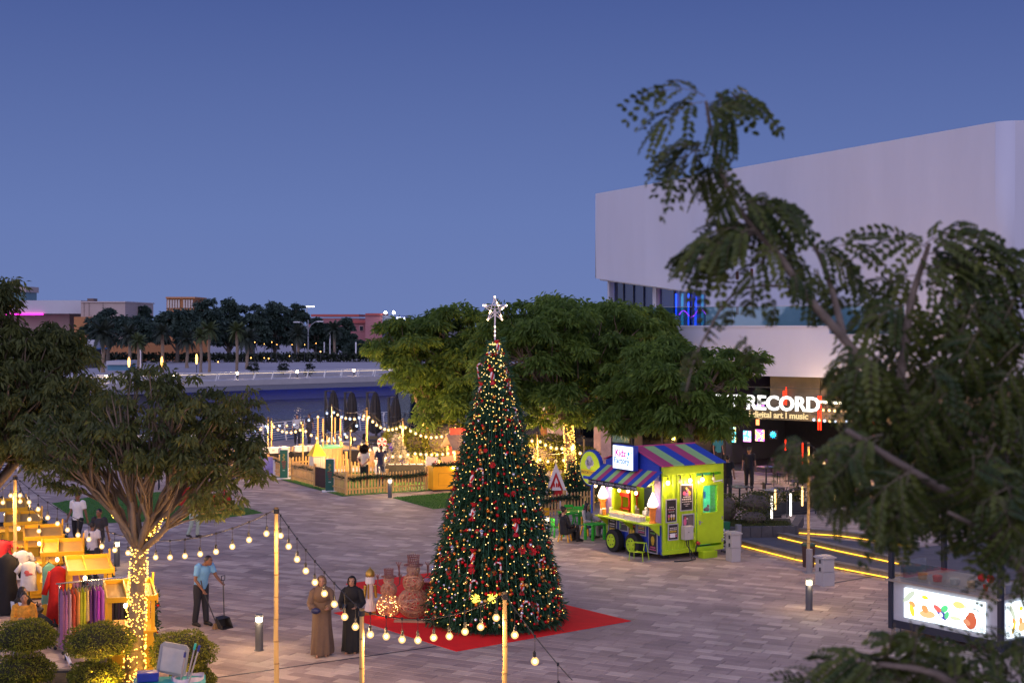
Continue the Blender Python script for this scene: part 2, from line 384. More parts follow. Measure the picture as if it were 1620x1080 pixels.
# ---- promenade railing: white posts, thin rails
wrail = M('white_rail', (.75,.74,.72), .4, .05)
rail = thing('railing', 'white curved railing along the canal edge', 'railing')
posts = []
def along(pts, step):
    out = []; acc = 0
    for i in range(len(pts)-1):
        a, b = pts[i], pts[i+1]; L = (b-a).length
        while acc <= L: out.append((a+(b-a)*(acc/L), (b-a).normalized())); acc += step
        acc -= L
    return out
def rail_post(mb, p, d, h, lean):
    n_ = Vector((-d.y, d.x, 0))
    pts = [p+Vector((0,0,0)), p+n_*lean*.3+Vector((0,0,h*.4)), p+n_*lean*.55+Vector((0,0,h*.8)), p+n_*lean*.15+Vector((0,0,h))]
    for i in range(3): mb.bar(pts[i], pts[i+1], .05, .14)
seg = EDGE[1:9]
inn = [p+Vector((.25,-.25,0)) for p in seg]
for p, d in along(inn, 2.0):
    m_ = MB(); rail_post(m_, Vector((0,0,0)), d, 1.08, .28); m_.build('post', wrail, rail, loc=p)
for k in range(7):
    b = MB(); h = .16+.13*k
    nn = Vector((-.85,.5,0))*(.28*.5*min(1,h/.8)); b.tube([p+nn+Vector((0,0,h)) for p in inn], .014, 4); b.build('rail', wrail, rail)
b = MB(); b.tube([p+Vector((0,0,1.1)) for p in inn], .03, 6); b.build('handrail', wrail, rail)
# ---- bridge
conc = M('pale_concrete', (.48,.45,.44), .7, .1, .8)
bridge = thing('footbridge', 'long pale footbridge over the canal with lit handrail and blue underside', 'bridge')
BL = Vector((-46, 152, 0)); BR_ = Vector((-9, 181, 0)); bd = (BR_-BL).normalized(); bn = Vector((-bd.y, bd.x, 0))
fr = FR(BL-bd*40+Vector((0,0,0)), bd, bn)
LB = (BR_-BL).length+62
b = MB(fr); b.box((LB/2, 2.2, -.05), (LB, 4.4, .62)); b.build('deck', conc, bridge)
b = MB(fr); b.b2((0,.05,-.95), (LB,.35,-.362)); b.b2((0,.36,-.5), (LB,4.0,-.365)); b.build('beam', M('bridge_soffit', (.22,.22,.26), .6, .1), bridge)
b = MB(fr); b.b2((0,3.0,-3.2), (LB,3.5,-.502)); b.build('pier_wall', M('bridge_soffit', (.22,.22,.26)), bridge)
for k in range(46):
    m_ = MB(); m_.bar((0,0,0), (.22,0,.78), .05, .12); o = m_.build('post', wrail, bridge); o.matrix_local = fr @ Matrix.Translation((1.2+k*(LB/46), .12, .262))
    m_ = MB(); m_.bar((0,0,0), (.22,0,.78), .05, .12); o = m_.build('post', wrail, bridge); o.matrix_local = fr @ Matrix.Translation((1.2+k*(LB/46), 4.25, .262))
b = MB(fr); b.box((LB/2,.12,1.06), (LB,.09,.06)); b.box((LB/2,4.25,1.06), (LB,.09,.06)); b.build('handrail', wrail, bridge)
b = MB(fr); b.box((LB/2,.2,1.01), (LB,.03,.03)); b.build('rail_light', ME('rail_glow', (1,.72,.42), 1.6), bridge)
for k in range(6):
    b = MB(fr)
    for hh in (.42+.1*k,): b.box((LB/2,.17,hh), (LB,.015,.015))
    b.build('rail', wrail, bridge)
b = MB(fr); b.box((LB*.68,.5,-.62), (LB*.45,.07,.05)); b.box((LB*.70,.6,-.7), (LB*.25,.07,.05)); b.build('underlight', ME('blue_glow', (.01,.06,1), 8), bridge)
for k, lx in enumerate((44,52,60,68,76,84)):
    b = MB(fr); b.bar((lx,3.2,.26),(lx,3.2,.85), .12); b.mi = 1; b.ball((lx,3.2,.95), .16, 8, 6); b.build('lamp', [dark_metal, ME('warm_lamp_far', (1,.72,.45), 28)], bridge)
# ---- far bank
b = MB(); b.prism([(-190,205),(-190,196),(-46,180),(-20,196),(60,205),(200,205),(200,720),(-190,720)], -3.1, 0)
tag(b.build('far_bank', M('far_paving', (.42,.39,.40), .85, .1, .2)), 'pale paved far bank beyond the bridge', None, None, 'structure')
b = MB(); b.box((0,300,.002+.004), (380,14,.01)); tag(b.build('road', M('asphalt', (.06,.06,.065), .9, .2, 1)), 'far road behind the hedge', None, None, 'structure')
# ================================================================== trees
bark = M('tree_bark', (.20,.145,.095), .9, .35, 9, bump=.8, stretch=(1,1,.25))
bark_far = M('tree_bark_far', (.12,.095,.075), .9, .3, 2)
leaf_mid = MLEAF('acacia_leaves', (.052,.10,.018), (.20,.30,.05), .45)
leaf_near = MLEAF('market_tree_leaves', (.042,.062,.020), (.17,.185,.045), .4)
leaf_far = MLEAF('far_leaves', (.030,.055,.045), (.075,.115,.080), .15)  # lightened leaf colour stands in for distance haze
def envelope(ells, n, shell=.62):
    vol = np.array([e[1][0]*e[1][1]*e[1][2] for e in ells])**.67; k = RNG.choice(len(ells), n, p=vol/vol.sum())
    u = unit(n); r = shell+(1-shell)*RNG.random(n)**.6
    c = np.array([e[0] for e in ells])[k]; rad = np.array([e[1] for e in ells])[k]
    p = c+u*rad*r[:, None]; keep = np.ones(n, bool)
    for q in p[RNG.choice(n, max(3,n//20), replace=False)]:        # gaps in the crown
        keep &= np.linalg.norm(p-q, axis=1) > float(np.mean(rad))*.20
    return p[keep]
def crown_mesh(name, cl, rc, nl, L, W, mat, down=.55, flat=.55, yellow=0.0):
    n = len(cl)*nl; k = np.repeat(np.arange(len(cl)), nl); u = unit(n); u[:,2] = np.abs(u[:,2])*1.1-.45
    rcs = (rc*RNG.uniform(.6,1.25,len(cl)))[k]
    r = RNG.random(n)**.45
    pos = cl[k]+u*np.stack([rcs*r, rcs*r, rcs*r*flat], 1)
    ax = u*np.array([1,1,.4])+unit(n)*.45; ax[:,2] -= down*(.4+RNG.random(n))
    tone = RNG.random(len(cl))[k]*.65+RNG.random(n)*.45
    tone = np.where(RNG.random(n) < yellow, 1.0, tone*.8)
    return leaf_mesh(name, pos, ax, unit(n)+np.array([0,0,.0]), L*RNG.uniform(.6,1.3,n), W*RNG.uniform(.7,1.2,n), tone, mat)
def wobble(a, b, n, amp):
    a = Vector(a); b = Vector(b); out = []
    for i in range(n+1):
        t = i/n; p = a.lerp(b, t); s = math.sin(math.pi*t)*amp
        out.append(p+Vector((random.uniform(-s,s), random.uniform(-s,s), s*.8)))
    return out
def limbs_mesh(fork, cl, trunk_pts, tr, nl, twig=.02, nt=5):
    """trunk, limbs towards groups of clumps, twigs to each clump"""
    mb = MB(); k = len(trunk_pts)
    mb.tube(trunk_pts, [tr*(1.35 if i == 0 else 1.05-.25*i/(k-1)) for i in range(k)], 10)
    cen = cl[RNG.choice(len(cl), nl, replace=False)].copy()
    for _ in range(4):
        d = ((cl[:,None]-cen[None])**2).sum(2).argmin(1)
        for j in range(nl):
            if (d == j).any(): cen[j] = cl[d == j].mean(0)
    fork = Vector(fork)
    for j in range(nl):
        mem = np.where(d == j)[0]
        if not len(mem): continue
        c = Vector(cen[j]); end = fork.lerp(c, .82)
        pts = wobble(fork-Vector((0,0,tr*.6)), end, 5, (end-fork).length*.07)
        mb.tube(pts, [tr*(.62 if nl < 10 else .42)*(1-.13*i) for i in range(6)], 7)
        for q in mem[:22]:
            s_ = pts[random.choice((2,3,4,5))]; mb.tube(wobble(s_, cl[q], 3, .08), [tr*.2, tr*.15, tr*.1, twig*.4], 4)
    return mb
def make_tree(name, label, base, fork, tr, ells, ncl, rc, nl, L, W, leafm, nlimb=7, group=None, barkm=None, shell=.5, down=.5, flat=.9, yellow=0.03, cat='tree', lean=(0,0)):
    t = thing(name, label, cat, base, 0, group)
    cl = envelope(ells, ncl, shell)
    z = fork[2]; tp = [Vector((0,0,-.1)), Vector((lean[0]*.3+fork[0]*.25, fork[1]*.25, z*.33)), Vector((lean[0]+fork[0]*.7, lean[1]+fork[1]*.7, z*.7)), Vector(fork)]
    limbs_mesh(fork, cl, tp, tr, nlimb).build('trunk', barkm or bark, t, smooth=True)
    link('crown', crown_mesh('crown', cl, rc, nl, L, W, leafm, down, flat, yellow), t)
    return t, tp
grp = 'broad trees round the square'
# centre trees
b0 = G(684,738); s_ = b0.y/FPX
def ell(base, px, py, rx, ry, d, ryd=None):
    c = P(px, py, d)-base; k = d/FPX; return (tuple(c), (rx*k, (ryd or rx)*k, ry*k))
treeC, tpC = make_tree('spreading_tree', 'spreading green tree with light-wrapped trunk left of the Christmas tree', b0, (-.3,0,2.1), .17,
    [ell(b0,662,562,70,72,68), ell(b0,712,555,80,74,69), ell(b0,735,600,55,80,68), ell(b0,640,518,22,20,68), ell(b0,603,566,32,26,67), ell(b0,702,648,40,34,67)], 210, .55, 175, .32, .10, leaf_mid, 8, grp)
b1 = G(905,788)
treeD, tpD = make_tree('spreading_tree', 'spreading tree with glowing wrapped trunk behind the gingerbread house board', b1, (-.15,0,3.0), .19,
    [ell(b1,860,560,115,95,56), ell(b1,930,540,90,75,57), ell(b1,800,560,70,85,57), ell(b1,900,630,110,48,56), ell(b1,990,560,75,70,57)], 290, .52, 170, .29, .09, leaf_mid, 9, grp)
b2 = G(1092,812)
treeE, tpE = make_tree('spreading_tree', 'spreading multi-stemmed tree rising behind the striped snack trailer', b2, (-.1,0,3.0), .2,
    [ell(b2,1080,605,90,70,52), ell(b2,1155,570,50,26,52), ell(b2,1030,600,70,75,53), ell(b2,1095,660,85,30,52), ell(b2,985,640,50,50,53)], 220, .48, 165, .27, .082, leaf_mid, 9, grp)
b3 = G(1010,735)
treeF, _ = make_tree('spreading_tree', 'dark tree farther back between the wrapped tree and the white building', b3, (0,0,3.4), .2,
    [ell(b3,1010,540,75,62,66), ell(b3,960,545,70,70,66), ell(b3,880,520,60,55,66)], 120, .75, 240, .32, .1, leaf_mid, 6, grp)
# left market trees
b4 = Vector((P(212,1000,26.6).x, 26.6, .25))
treeA, tpA = make_tree('market_tree', 'tree with fairy lights on its trunk standing beside the yellow market carts', b4, (.10,0,2.45), .155,
    [ell(b4,235,665,120,80,26.6), ell(b4,330,690,80,78,26.8), ell(b4,130,715,90,65,26.4), ell(b4,280,715,105,48,26.2), ell(b4,370,650,42,40,26.6), ell(b4,235,600,70,30,26.6), ell(b4,372,745,48,62,26.3), ell(b4,340,790,42,40,25.9), ell(b4,100,690,70,60,27), ell(b4,395,700,24,75,26.8)], 440, .21, 46, .13, .048, leaf_near, 18, grp, flat=1.0, down=.9, shell=.2)
# drooping sprays at the lower right of tree A
b5 = Vector((P(-30,1000,31).x, 31, 0))
treeB, _ = make_tree('market_tree', 'dark leafy tree cut off by the left edge of the photo', b5, (.2,0,3.3), .2,
    [ell(b5,-10,620,140,110,31), ell(b5,70,590,85,80,31.4), ell(b5,-30,500,80,70,31), ell(b5,40,700,75,42,30.6), ell(b5,100,540,40,45,31.5), ell(b5,0,460,28,26,31), ell(b5,90,650,80,60,30.4)], 480, .30, 80, .15, .052, leaf_near, 14, grp, flat=1.0, down=.8, shell=.2)
# fairy lights wound round trunks
fairy = ME('fairy_light', (1,.50,.07), 6)
wire_m = M('light_wire', (.10,.08,.04), .6)
def octa(mb, p, r):
    p = Vector(p); mb.add([p+Vector((r,0,0)),p-Vector((r,0,0)),p+Vector((0,r,0)),p-Vector((0,r,0)),p+Vector((0,0,r)),p-Vector((0,0,r))], [(0,2,4),(2,1,4),(1,3,4),(3,0,4),(2,0,5),(1,2,5),(3,1,5),(0,3,5)])
def wrap_lights(label, base, pts, r, n, turns, extra=(), sz=.013):
    t = thing('fairy_lights', label, 'fairy lights', base, 0, 'fairy lights wound on tree trunks')
    wb = MB(); lb = MB(); path = []
    N = 26*turns
    def at(f):
        f = max(0,min(.9999,f))*(len(pts)-1); i = int(f); return Vector(pts[i]).lerp(Vector(pts[i+1]), f-i)
    for i in range(N+1):
        f = i/N; an = 2*math.pi*turns*f; rr = r*(1.32-.35*f)
        path.append(at(f)+Vector((math.cos(an)*rr, math.sin(an)*rr, .05*math.sin(an*2.3))))
    wb.tube(path, .004, 3, False)
    for i in range(n):
        f = random.random(); an = random.uniform(0, 2*math.pi); rr = r*(1.38-.35*f)
        octa(lb, at(f)+Vector((math.cos(an)*rr, math.sin(an)*rr, 0)), sz*random.uniform(.7,1.3))
    for a, b_, m in extra:
        a = Vector(a); b_ = Vector(b_); wb.bar(a, b_, .006)
        for _ in range(m): octa(lb, a.lerp(b_, random.random())+Vector((random.uniform(-.06,.06), random.uniform(-.06,.06), random.uniform(-.03,.06))), sz*random.uniform(.7,1.2))
    wb.build('cord', wire_m, t); tag(lb.build('light', fairy, t), kind='stuff')
    return t
wrap_lights('amber fairy lights wound up the trunk beside the nearest yellow cart', b4, tpA, .155, 560, 15, [(tpA[3], tpA[3]+Vector((.5,-.1,.55)), 40), (tpA[3], tpA[3]+Vector((-.45,-.1,.6)), 30)], .0125)
wrap_lights('amber fairy lights wound up the trunk left of the Christmas tree', b0, tpC, .17, 330, 14, [((.5,-.3,1.6),(1.5,-.4,2.0),50), ((1.5,-.4,2.0),(1.6,-.4,1.2),30)], .02)
wrap_lights('amber fairy lights wound up the trunk behind the gingerbread house board', b1, tpD, .19, 420, 18, [], .018)
# ------------------------------------------------------------------ far trees and palms
palm_bark = M('palm_bark', (.26,.19,.13), .9, .3, 5)
def palm_frond(L, droop, n=16, w=.5):
    mb = MB(); pts = []
    for i in range(n+1):
        t = i/n; pts.append(Vector((L*t*(1-.12*t), 0, L*(.34*t-droop*t*t))))
    mb.tube(pts, [.03*(1-.8*i/n) for i in range(n+1)], 3, False)
    for i in range(2, n+1):
        t = i/n; l = w*math.sin(math.pi*min(1,t*.85+.12)); p = pts[i]; d = (pts[i]-pts[i-1]).normalized()
        for s in (-1, 1):
            tip = p+d*l*.6+Vector((0,s*l*.85,-.35*l)); a = p-d*.06; c = p+d*.06
            mb.add([a, tip, c], [(0,1,2)])
    return mb
palm_leaf = M('palm_leaf', (.055,.075,.022), .7, .25, 2)
palm_dark = M('palm_leaf_dark', (.030,.042,.026), .7, .25, 2)
palm_cache = {}
def palm(label, px, base_py, top_py, r_px, kind='tall', d=None, group=None, lit=False):
    base = G(px, base_py) if d is None else Vector(((px-CX)*d/FPX, d, 0))
    d = base.y; h = EYE-(top_py-HY)*d/FPX; k = d/FPX
    t = thing('palm_tree', label, 'palm tree', base, random.uniform(0,6), group)
    r0 = .2 if kind == 'tall' else .26
    mb = MB(); n = 9; mb.tube([(.06*math.sin(i), 0, h*i/n) for i in range(n+1)], [r0*(1.25 if i == 0 else (1.0 if i % 2 else .9)) for i in range(n+1)], 8); mb.build('trunk', palm_bark, t)
    mt = palm_leaf if kind == 'tall' else palm_dark
    key = (kind,)
    if key not in palm_cache: palm_cache[key] = [palm_frond(1.0, dr, 14, .30 if kind == 'tall' else .26).mesh('frond', mt) for dr in (.35,.6,.95)]
    R_ = r_px*k*1.15; nf = 22 if kind == 'tall' else 30
    for i in range(nf):
        lay = i/nf
        o = link('frond', palm_cache[key][min(2,int(lay*3))], t, (0,0,h), (0, R(-62+95*lay+random.uniform(-9,9))*1.0, i*2.4+random.uniform(-.2,.2))); o.scale = (R_,)*3
    return t
gp = 'palms along the far bank'
palm('date palm with grey drooping crown left of the round-topped dark trees', 163, 590, 528, 26, 'date', 196, gp)
palm('short palm with yellow-green crown lit from below, nearest the white bollard post', 219, 588, 541, 17, 'tall', 192, gp)
palm('palm with pale green crown behind the lit stump', 257, 588, 527, 18, 'date', 196, gp)
palm('palm leaning on a taller one, yellow crown lit by a floor lamp', 318, 590, 532, 16, 'tall', 190, gp)
palm('tall palm with olive crown in front of a street lamp mast', 331, 590, 522, 19, 'tall', 194, gp)
palm('tall slim palm standing alone above the bridge railing', 375, 596, 524, 18, 'tall', 178, gp)
palm('low broad grey palm behind the tall slim palm', 391, 578, 536, 22, 'date', 214, gp)
palm('low broad grey palm between two yellow-crowned palms', 205, 582, 530, 21, 'date', 210, gp)
palm('low grey palm left of the tall olive palm', 296, 580, 538, 19, 'date', 216, gp)
palm('dusky palm beside the double-armed street lamp', 472, 566, 530, 20, 'date', 262, gp)
palm('palm with dry fronds at the right end of the dark tree line', 529, 566, 522, 17, 'date', 268, gp)
far_fl = MLEAF('far_bush_leaves', (.012,.022,.012), (.04,.05,.028), .1)
def far_tree(label, px, top, bot, wpx, d, group='dark trees on the far bank', name='far_tree'):
    base = Vector(((px-CX)*d/FPX, d, 0)); k = d/FPX
    ht = EYE-(top-HY)*k; hb = EYE-(bot-HY)*k; cz = (ht+hb)/2; rz_ = (ht-hb)/2; rx = wpx*k/2
    ells = [((0,0,cz), (rx*.85,rx*.7,rz_*.95)), ((-rx*.45,0,cz-rz_*.2), (rx*.6,rx*.6,rz_*.7)), ((rx*.4,0,cz-rz_*.1), (rx*.6,rx*.6,rz_*.75)), ((rx*.1,0,cz+rz_*.35), (rx*.5,rx*.5,rz_*.6))]
    t = thing(name, label, 'tree', base, 0, group)
    cl = envelope(ells, 60, .6); rc = rx*.28
    mb = MB(); mb.tube([(0,0,-.2),(.1,0,hb*.6),(0,0,cz)], [.4,.3,.15], 6)
    for q in cl[:8]: mb.tube([(0,0,max(hb*.6,.5)), tuple(q)], [.18,.05], 4)
    mb.build('trunk', bark_far, t)
    link('crown', crown_mesh('crown', cl, rc, 120, .075*rx+.45, .03*rx+.22, leaf_far, .3, .8), t); return t
far_tree('round dark tree behind the date palm', 170, 486, 548, 66, 235)
far_tree('dark small-crowned tree with a pointed top above the low trees', 226, 481, 512, 24, 330)
far_tree('greyish low tree below the pointed crown', 222, 500, 545, 60, 238)
far_tree('wide grey-green tree in front of the ribbed orange tower', 280, 488, 545, 75, 245)
far_tree('tall dark tree just right of the ribbed orange tower', 325, 470, 548, 62, 262)
far_tree('tallest dark tree in the middle of the far tree line', 362, 468, 552, 58, 268)
far_tree('dark tree filling the line right of the tallest one', 398, 475, 553, 62, 266)
far_tree('broad dark tree left of the double-armed lamp', 434, 475, 552, 62, 272)
far_tree('dark round tree touching the double-armed lamp', 466, 479, 552, 46, 276)
far_tree('small dark tree behind the lamp mast', 500, 500, 556, 50, 282)
far_tree('rounded conical dark tree in front of the pink building', 545, 498, 560, 34, 280)
far_tree('dark low tree beside the rounded conical one', 520, 512, 562, 36, 282)
far_tree('low olive shrub-tree under the pink building', 566, 538, 566, 40, 270)
for i, (px, py, hh) in enumerate(((401,592,11),(448,589,12),(490,587,8))):
    d = 188; base = Vector(((px-CX)*d/FPX, d, 0)); t = thing('clipped_bush', ('clipped bush nearest the tall slim palm by the bridge','clipped bush in the middle of the three beyond the bridge','lowest clipped bush, beyond the bridge right of the other two')[i], 'bush', base, 0, 'clipped bushes behind the bridge')
    cl = envelope([((0,0,.65+.1*(2-i)), (.75,.7,.75))], 26, .5); link('foliage', crown_mesh('foliage', cl, .3, 50, .18, .1, far_fl, .1, .9), t)
    MB().tube([(0,0,0),(0,0,.8)], .08, 5).build('stem', bark_far, t)
# hedge
hb_ = thing('hedge', 'long low clipped hedge along the far road', 'hedge', (0,0,0))
pos = np.stack([RNG.uniform(-95,10,9000), np.zeros(9000), RNG.random(9000)**.6*1.5], 1); pos[:,1] = 252+pos[:,0]*.10+RNG.uniform(-.9,.9,9000)
tag(link('foliage', leaf_mesh('foliage', pos, unit(9000), unit(9000), .6, .4, RNG.random(9000), far_fl), hb_), kind='stuff')
# ================================================================== far buildings and lamps
pink_wall = M('pink_stucco', (.36,.15,.16), .8, .08, .3)
glass_dark = M('dark_glass', (.02,.03,.04), .08, .1, 1, spec=.6)
far_white = M('far_white_wall', (.50,.49,.52), .7, .06, .2)
far_beige = M('far_beige_wall', (.46,.36,.32), .8, .08, .2)
far_orange = M('orange_stucco', (.46,.20,.08), .8, .1, .2)
def wallbox(root, nm, mt, px0, px1, py0, py1, d, dep=10, zb=None):
    a = P(px0, py0, d); c = P(px1, py1, d); b = MB(); b.b2((a.x, d, zb if zb is not None else c.z), (c.x, d+dep, a.z)); return b.build(nm, mt, root)
def panel(root, nm, mt, px0, px1, py0, py1, d, th=.12, proud=.12):
    a = P(px0, py0, d); c = P(px1, py1, d); b = MB(); b.b2((a.x, d-proud, c.z), (c.x, d-proud+th, a.z)); return b.build(nm, mt, root)
# pink building
t = thing('pink_building', 'pink stuccoed building with red roof band and a blue glass wing', 'building')
D_ = 400
wallbox(t, 'wall', pink_wall, 488, 568, 503, 560, D_+30, 30, 0)
wallbox(t, 'wall', pink_wall, 548, 583, 507, 560, D_+8, 20, 0)
wallbox(t, 'tower', pink_wall, 578, 604, 497, 560, D_, 20, 0)
wallbox(t, 'roof', M('red_roof_band', (.42,.10,.09), .8), 578, 604, 495.5, 498.5, D_-.6, 21)
wallbox(t, 'roof', M('red_roof_band', (.42,.10,.09), .8), 492, 568, 497, 500.8, D_+29, 31)
wallbox(t, 'roof', M('red_roof_band', (.42,.10,.09), .8), 548, 580, 506, 511, D_+7, 21)
for px in (555, 572):
    f = panel(t, 'window', M('stone_trim', (.5,.32,.30)), px-3.4, px+3.2, 514.8, 523.2, D_+8, .3, .3); panel(f, 'pane', glass_dark, px-2.6, px+2.4, 516, 522.6, D_+8, .1, .36)
wallbox(t, 'glass_wing', M('blue_grey_cladding', (.16,.2,.3), .3, .1), 604, 640, 499, 560, D_+2, 18, 0)
for px in (606, 611, 616): panel(t, 'window', glass_dark, px-2, px+2, 513, 530, D_+2, .1, .2)
sgn = thing('hospital_sign', 'blue rooftop sign with white lit letters SEHA on the glass wing', 'sign')
panel(sgn, 'panel', M('blue_sign', (.02,.07,.35), .4), 622, 641, 500, 515, D_-1, .4, .3)
c = P(634.5, 504, D_-2.0); text('lettering', 'SEHA', 1.15, ME('sign_white', (.9,.95,1), 3), sgn, c, (R(90),0,0), .03, .02)
for k, px in enumerate((610, 623)):
    lt = thing('roof_floodlight', ('floodlight above the joint of pink tower and glass wing','floodlight on a stub post left of the blue sign')[k], 'floodlight', P(px, 499, D_-1), 0, 'roof floodlights'); MB().bar((0,0,0),(0,0,.6),.15).build('post', steel, lt); MB().ball((0,0,.8), .38, 8, 6).build('lamp', ME('flood_glow', (1,.93,.85), 25), lt)
# left white building, beige block, tower
t = thing('white_building', 'long white building with a magenta light strip under its roof edge', 'building'); D_ = 330
wallbox(t, 'wall', far_white, -60, 128, 475, 496, D_-6, 30); wallbox(t, 'base_wall', far_beige, -60, 110, 496, 565, D_+2, 24, 0)
wallbox(t, 'soffit', dark_metal, -60, 72, 492.5, 497, D_-4, 5); panel(t, 'light_strip', ME('magenta_strip', (1,.02,.6), 3.5), 5, 69, 496, 498.2, D_-6, .2, .5)
wallbox(t, 'roof_box', M('teal_glass', (.10,.22,.24), .3), 14, 40, 462, 476, D_+2, 8); wallbox(t, 'roof_cap', far_beige, 14, 41, 453, 462, D_+1, 9)
t = thing('beige_building', 'beige flat-roofed block with panel joints right of the white building', 'building'); D_ = 318
wallbox(t, 'wall', far_beige, 128, 198, 478, 501, D_, 25, None); wallbox(t, 'base_wall', far_orange, 117, 142, 501, 560, D_-3, 10, 0); wallbox(t, 'base_wall', far_beige, 142, 198, 501, 560, D_+1, 20, 0)
wallbox(t, 'parapet', M('pale_trim', (.55,.45,.42)), 127.5, 198.5, 476.6, 478.4, D_-.4, 26)
for px in (133, 141, 163): panel(t, 'joint', M('joint_dark', (.25,.2,.18)), px-.4, px+.4, 479, 500, D_, .1, .1)  # darker strips along the panel joints
wallbox(t, 'roof_tank', M('tank_brown', (.15,.1,.09)), 138, 148, 472, 477, D_+4, 3)
t = thing('orange_tower', 'orange tower top with pale vertical ribs above the trees', 'building'); D_ = 420
wallbox(t, 'wall', far_orange, 263.5, 307, 471.5, 540, D_, 14, 0); wallbox(t, 'roof', far_orange, 262, 308.5, 469.5, 472.2, D_-1, 16)
for i in range(10):
    if i == 5: continue
    px = 265.5+i*4.15; panel(t, 'rib', M('pale_rib', (.55,.48,.42)), px, px+2.7, 474, 487, D_, .3, .5)
t = thing('low_wall', 'long orange-brown garden wall behind the palms', 'wall'); wallbox(t, 'wall', far_orange, 165, 330, 538, 560, 255, 1, 0)
t = thing('white_kiosk', 'small white pavilion with blue stripe on the far bank', 'kiosk'); D_ = 215
wallbox(t, 'wall', far_white, 110, 150, 538, 552, D_, 5); wallbox(t, 'base', dark_metal, 112, 148, 552, 575, D_+.3, 4, 0); wallbox(t, 'roof', M('blue_trim', (.05,.2,.4)), 108, 152, 551, 553, D_-.4, 6)
t = thing('white_canopy', 'white low canopy building left of the first lit palm stump', 'building'); wallbox(t, 'roof', far_white, 168, 205, 571, 577, 205, 6); wallbox(t, 'wall', M('teal_band', (.1,.25,.35)), 170, 203, 577, 583, 205.5, 4, 0)
# street lamps
def lamp_post(label, px, base_py, d, top, arms, r=.16, name='street_lamp', lit=()):
    base = Vector(((px-CX)*d/FPX, d, 0)); k = d/FPX; t = thing(name, label, 'street lamp', base)
    hz = EYE-(top-HY)*k; MB().tube([(0,0,0),(0,0,hz)], [r, r*.7], 8).build('post', steel, t)
    for sx, sz, curved in arms:
        L = sx*k; z1 = EYE-(sz-HY)*k
        mb = MB()
        if curved: mb.tube([(0,0,z1-abs(L)*.75),(L*.25,0,z1-abs(L)*.3),(L*.6,0,z1-.1),(L,0,z1)], r*.5, 6)
        else: mb.bar((0,0,z1),(L,0,z1),.12)
        mb.build('arm', steel, t); MB().box((L,0,z1-.05), (1.2,.4,.2)).build('lamp_head', ME('street_glow', (1,.85,.8), 4) if (sx,sz) in lit else paint_white, t)
    return t
lamp_post('double-armed curved street lamp on the far bank', 487.5, 563, 270, 506, [(-18,509,True),(19,508,True)])
lamp_post('tall floodlight mast behind the double-armed lamp', 485.5, 562, 300, 484, [(-5,484.5,False),(7,484.5,False),(1,484.5,False)], .14, 'floodlight_mast', {(-5,484.5),(7,484.5),(1,484.5)})
lamp_post('T-shaped street lamp behind the tall olive palm', 327.5, 562, 280, 492, [(-9,492.5,False),(9,492.5,False)], .12)
for i, (px, b_, tp_) in enumerate(((460,564,524),(522,567,525),(513,567,541),(563,570,541),(222,589,553))):
    d = 15525/(b_-HY); t = thing('marker_post', ('slim white post left of the double-armed lamp','tall slim white post by the grey box','short white post beside the tall one','white post in front of the pink building','white post next to the lit yellow palm')[i], 'post', Vector(((px-CX)*d/FPX,d,0)), 0, 'white posts on the far bank')
    mb = MB(); hz = EYE-(tp_-HY)*d/FPX; mb.bar((0,0,0),(0,0,hz),.22); mb.build('shaft', paint_white, t); MB().box((0,0,.08),(.5,.5,.16)).build('foot', steel, t)
for i, (px0, px1, y0, y1) in enumerate(((407,414,558,566),(416,422,557.5,565.5),(513,519,551,561),(545,551,556,565))):
    d = 15525/(y1+1-HY); t = thing('utility_box', ('grey utility box left of a twin on the far verge','grey utility box right of its twin on the far verge','grey utility box between two white posts','grey utility box right of the tall white post')[i], 'utility box', P((px0+px1)/2, y1, d)*1, 0, 'utility boxes on the far bank'); t.location.z = 0
    k = d/FPX; MB().box((0,0,(y1-y0)*k/2), ((px1-px0)*k, .8, (y1-y0)*k)).build('cabinet', far_white, t); MB().box((0,0,(y1-y0)*k+.05), ((px1-px0)*k+.1, .9, .1)).build('lid', paint_white, t)
# little warm garden lamps on the far bank (each on a stub); the tall glowing ones stand in for lit stumps
GL = [('amber garden lamp '+q) for q in ('standing in for the lit stump at the foot of the short yellow-crowned palm','standing in for the lit stump beside the pale green palm','standing in for the lit stump at the foot of the tall olive palm','on the far paving left of the tall slim palm','under the dark trees, upper left of the boxed pair','under the dark trees, above the grey utility boxes','beside the left grey utility box','beside the right grey utility box','high among the dark trees left of the white post','low by the foot of the leftmost white post','right behind the double-armed lamp','farthest left along the dark hedge','between the white post and the double-armed lamp','right of the double-armed lamp, under the palms','low beside the tall white post on the verge','just above the hedge left of the white post')]
gl = ME('garden_glow', (1,.45,.10), 5)
gspots = [(204,573,3),(256,572,3),(311,568,3),(345,575,1.5),(403,541,1.2),(430,541,1.2),(418,566,1.3),(425,567,1.6),(438,545,1),(458,563,1.2),(482,545,1),(397,566,1.6),(462,545,1),(500,543,1),(507,556,1.4),(418,544,1)]
for i, (px, py, r) in enumerate(gspots):
    d = 194 if r == 3 else 242; p = P(px, py, d); k = d/FPX
    if i == 0: mlamp = MB().ball((0,0,0), (.2,.2,.24), 8, 6).mesh('garden_lamp', gl)
    t = thing('garden_lamp', GL[i], 'lamp', (p.x, d, max(p.z,.2)), 0, 'amber garden lamps among the far trees')
    o = link('bulb', mlamp, t); o.scale = (r*.28, r*.28, r*1.0) if r == 3 else (r*.30,)*3
    MB().bar((0,0,-max(p.z,.2)),(0,0,-.1),.08).build('stake', dark_metal, t)
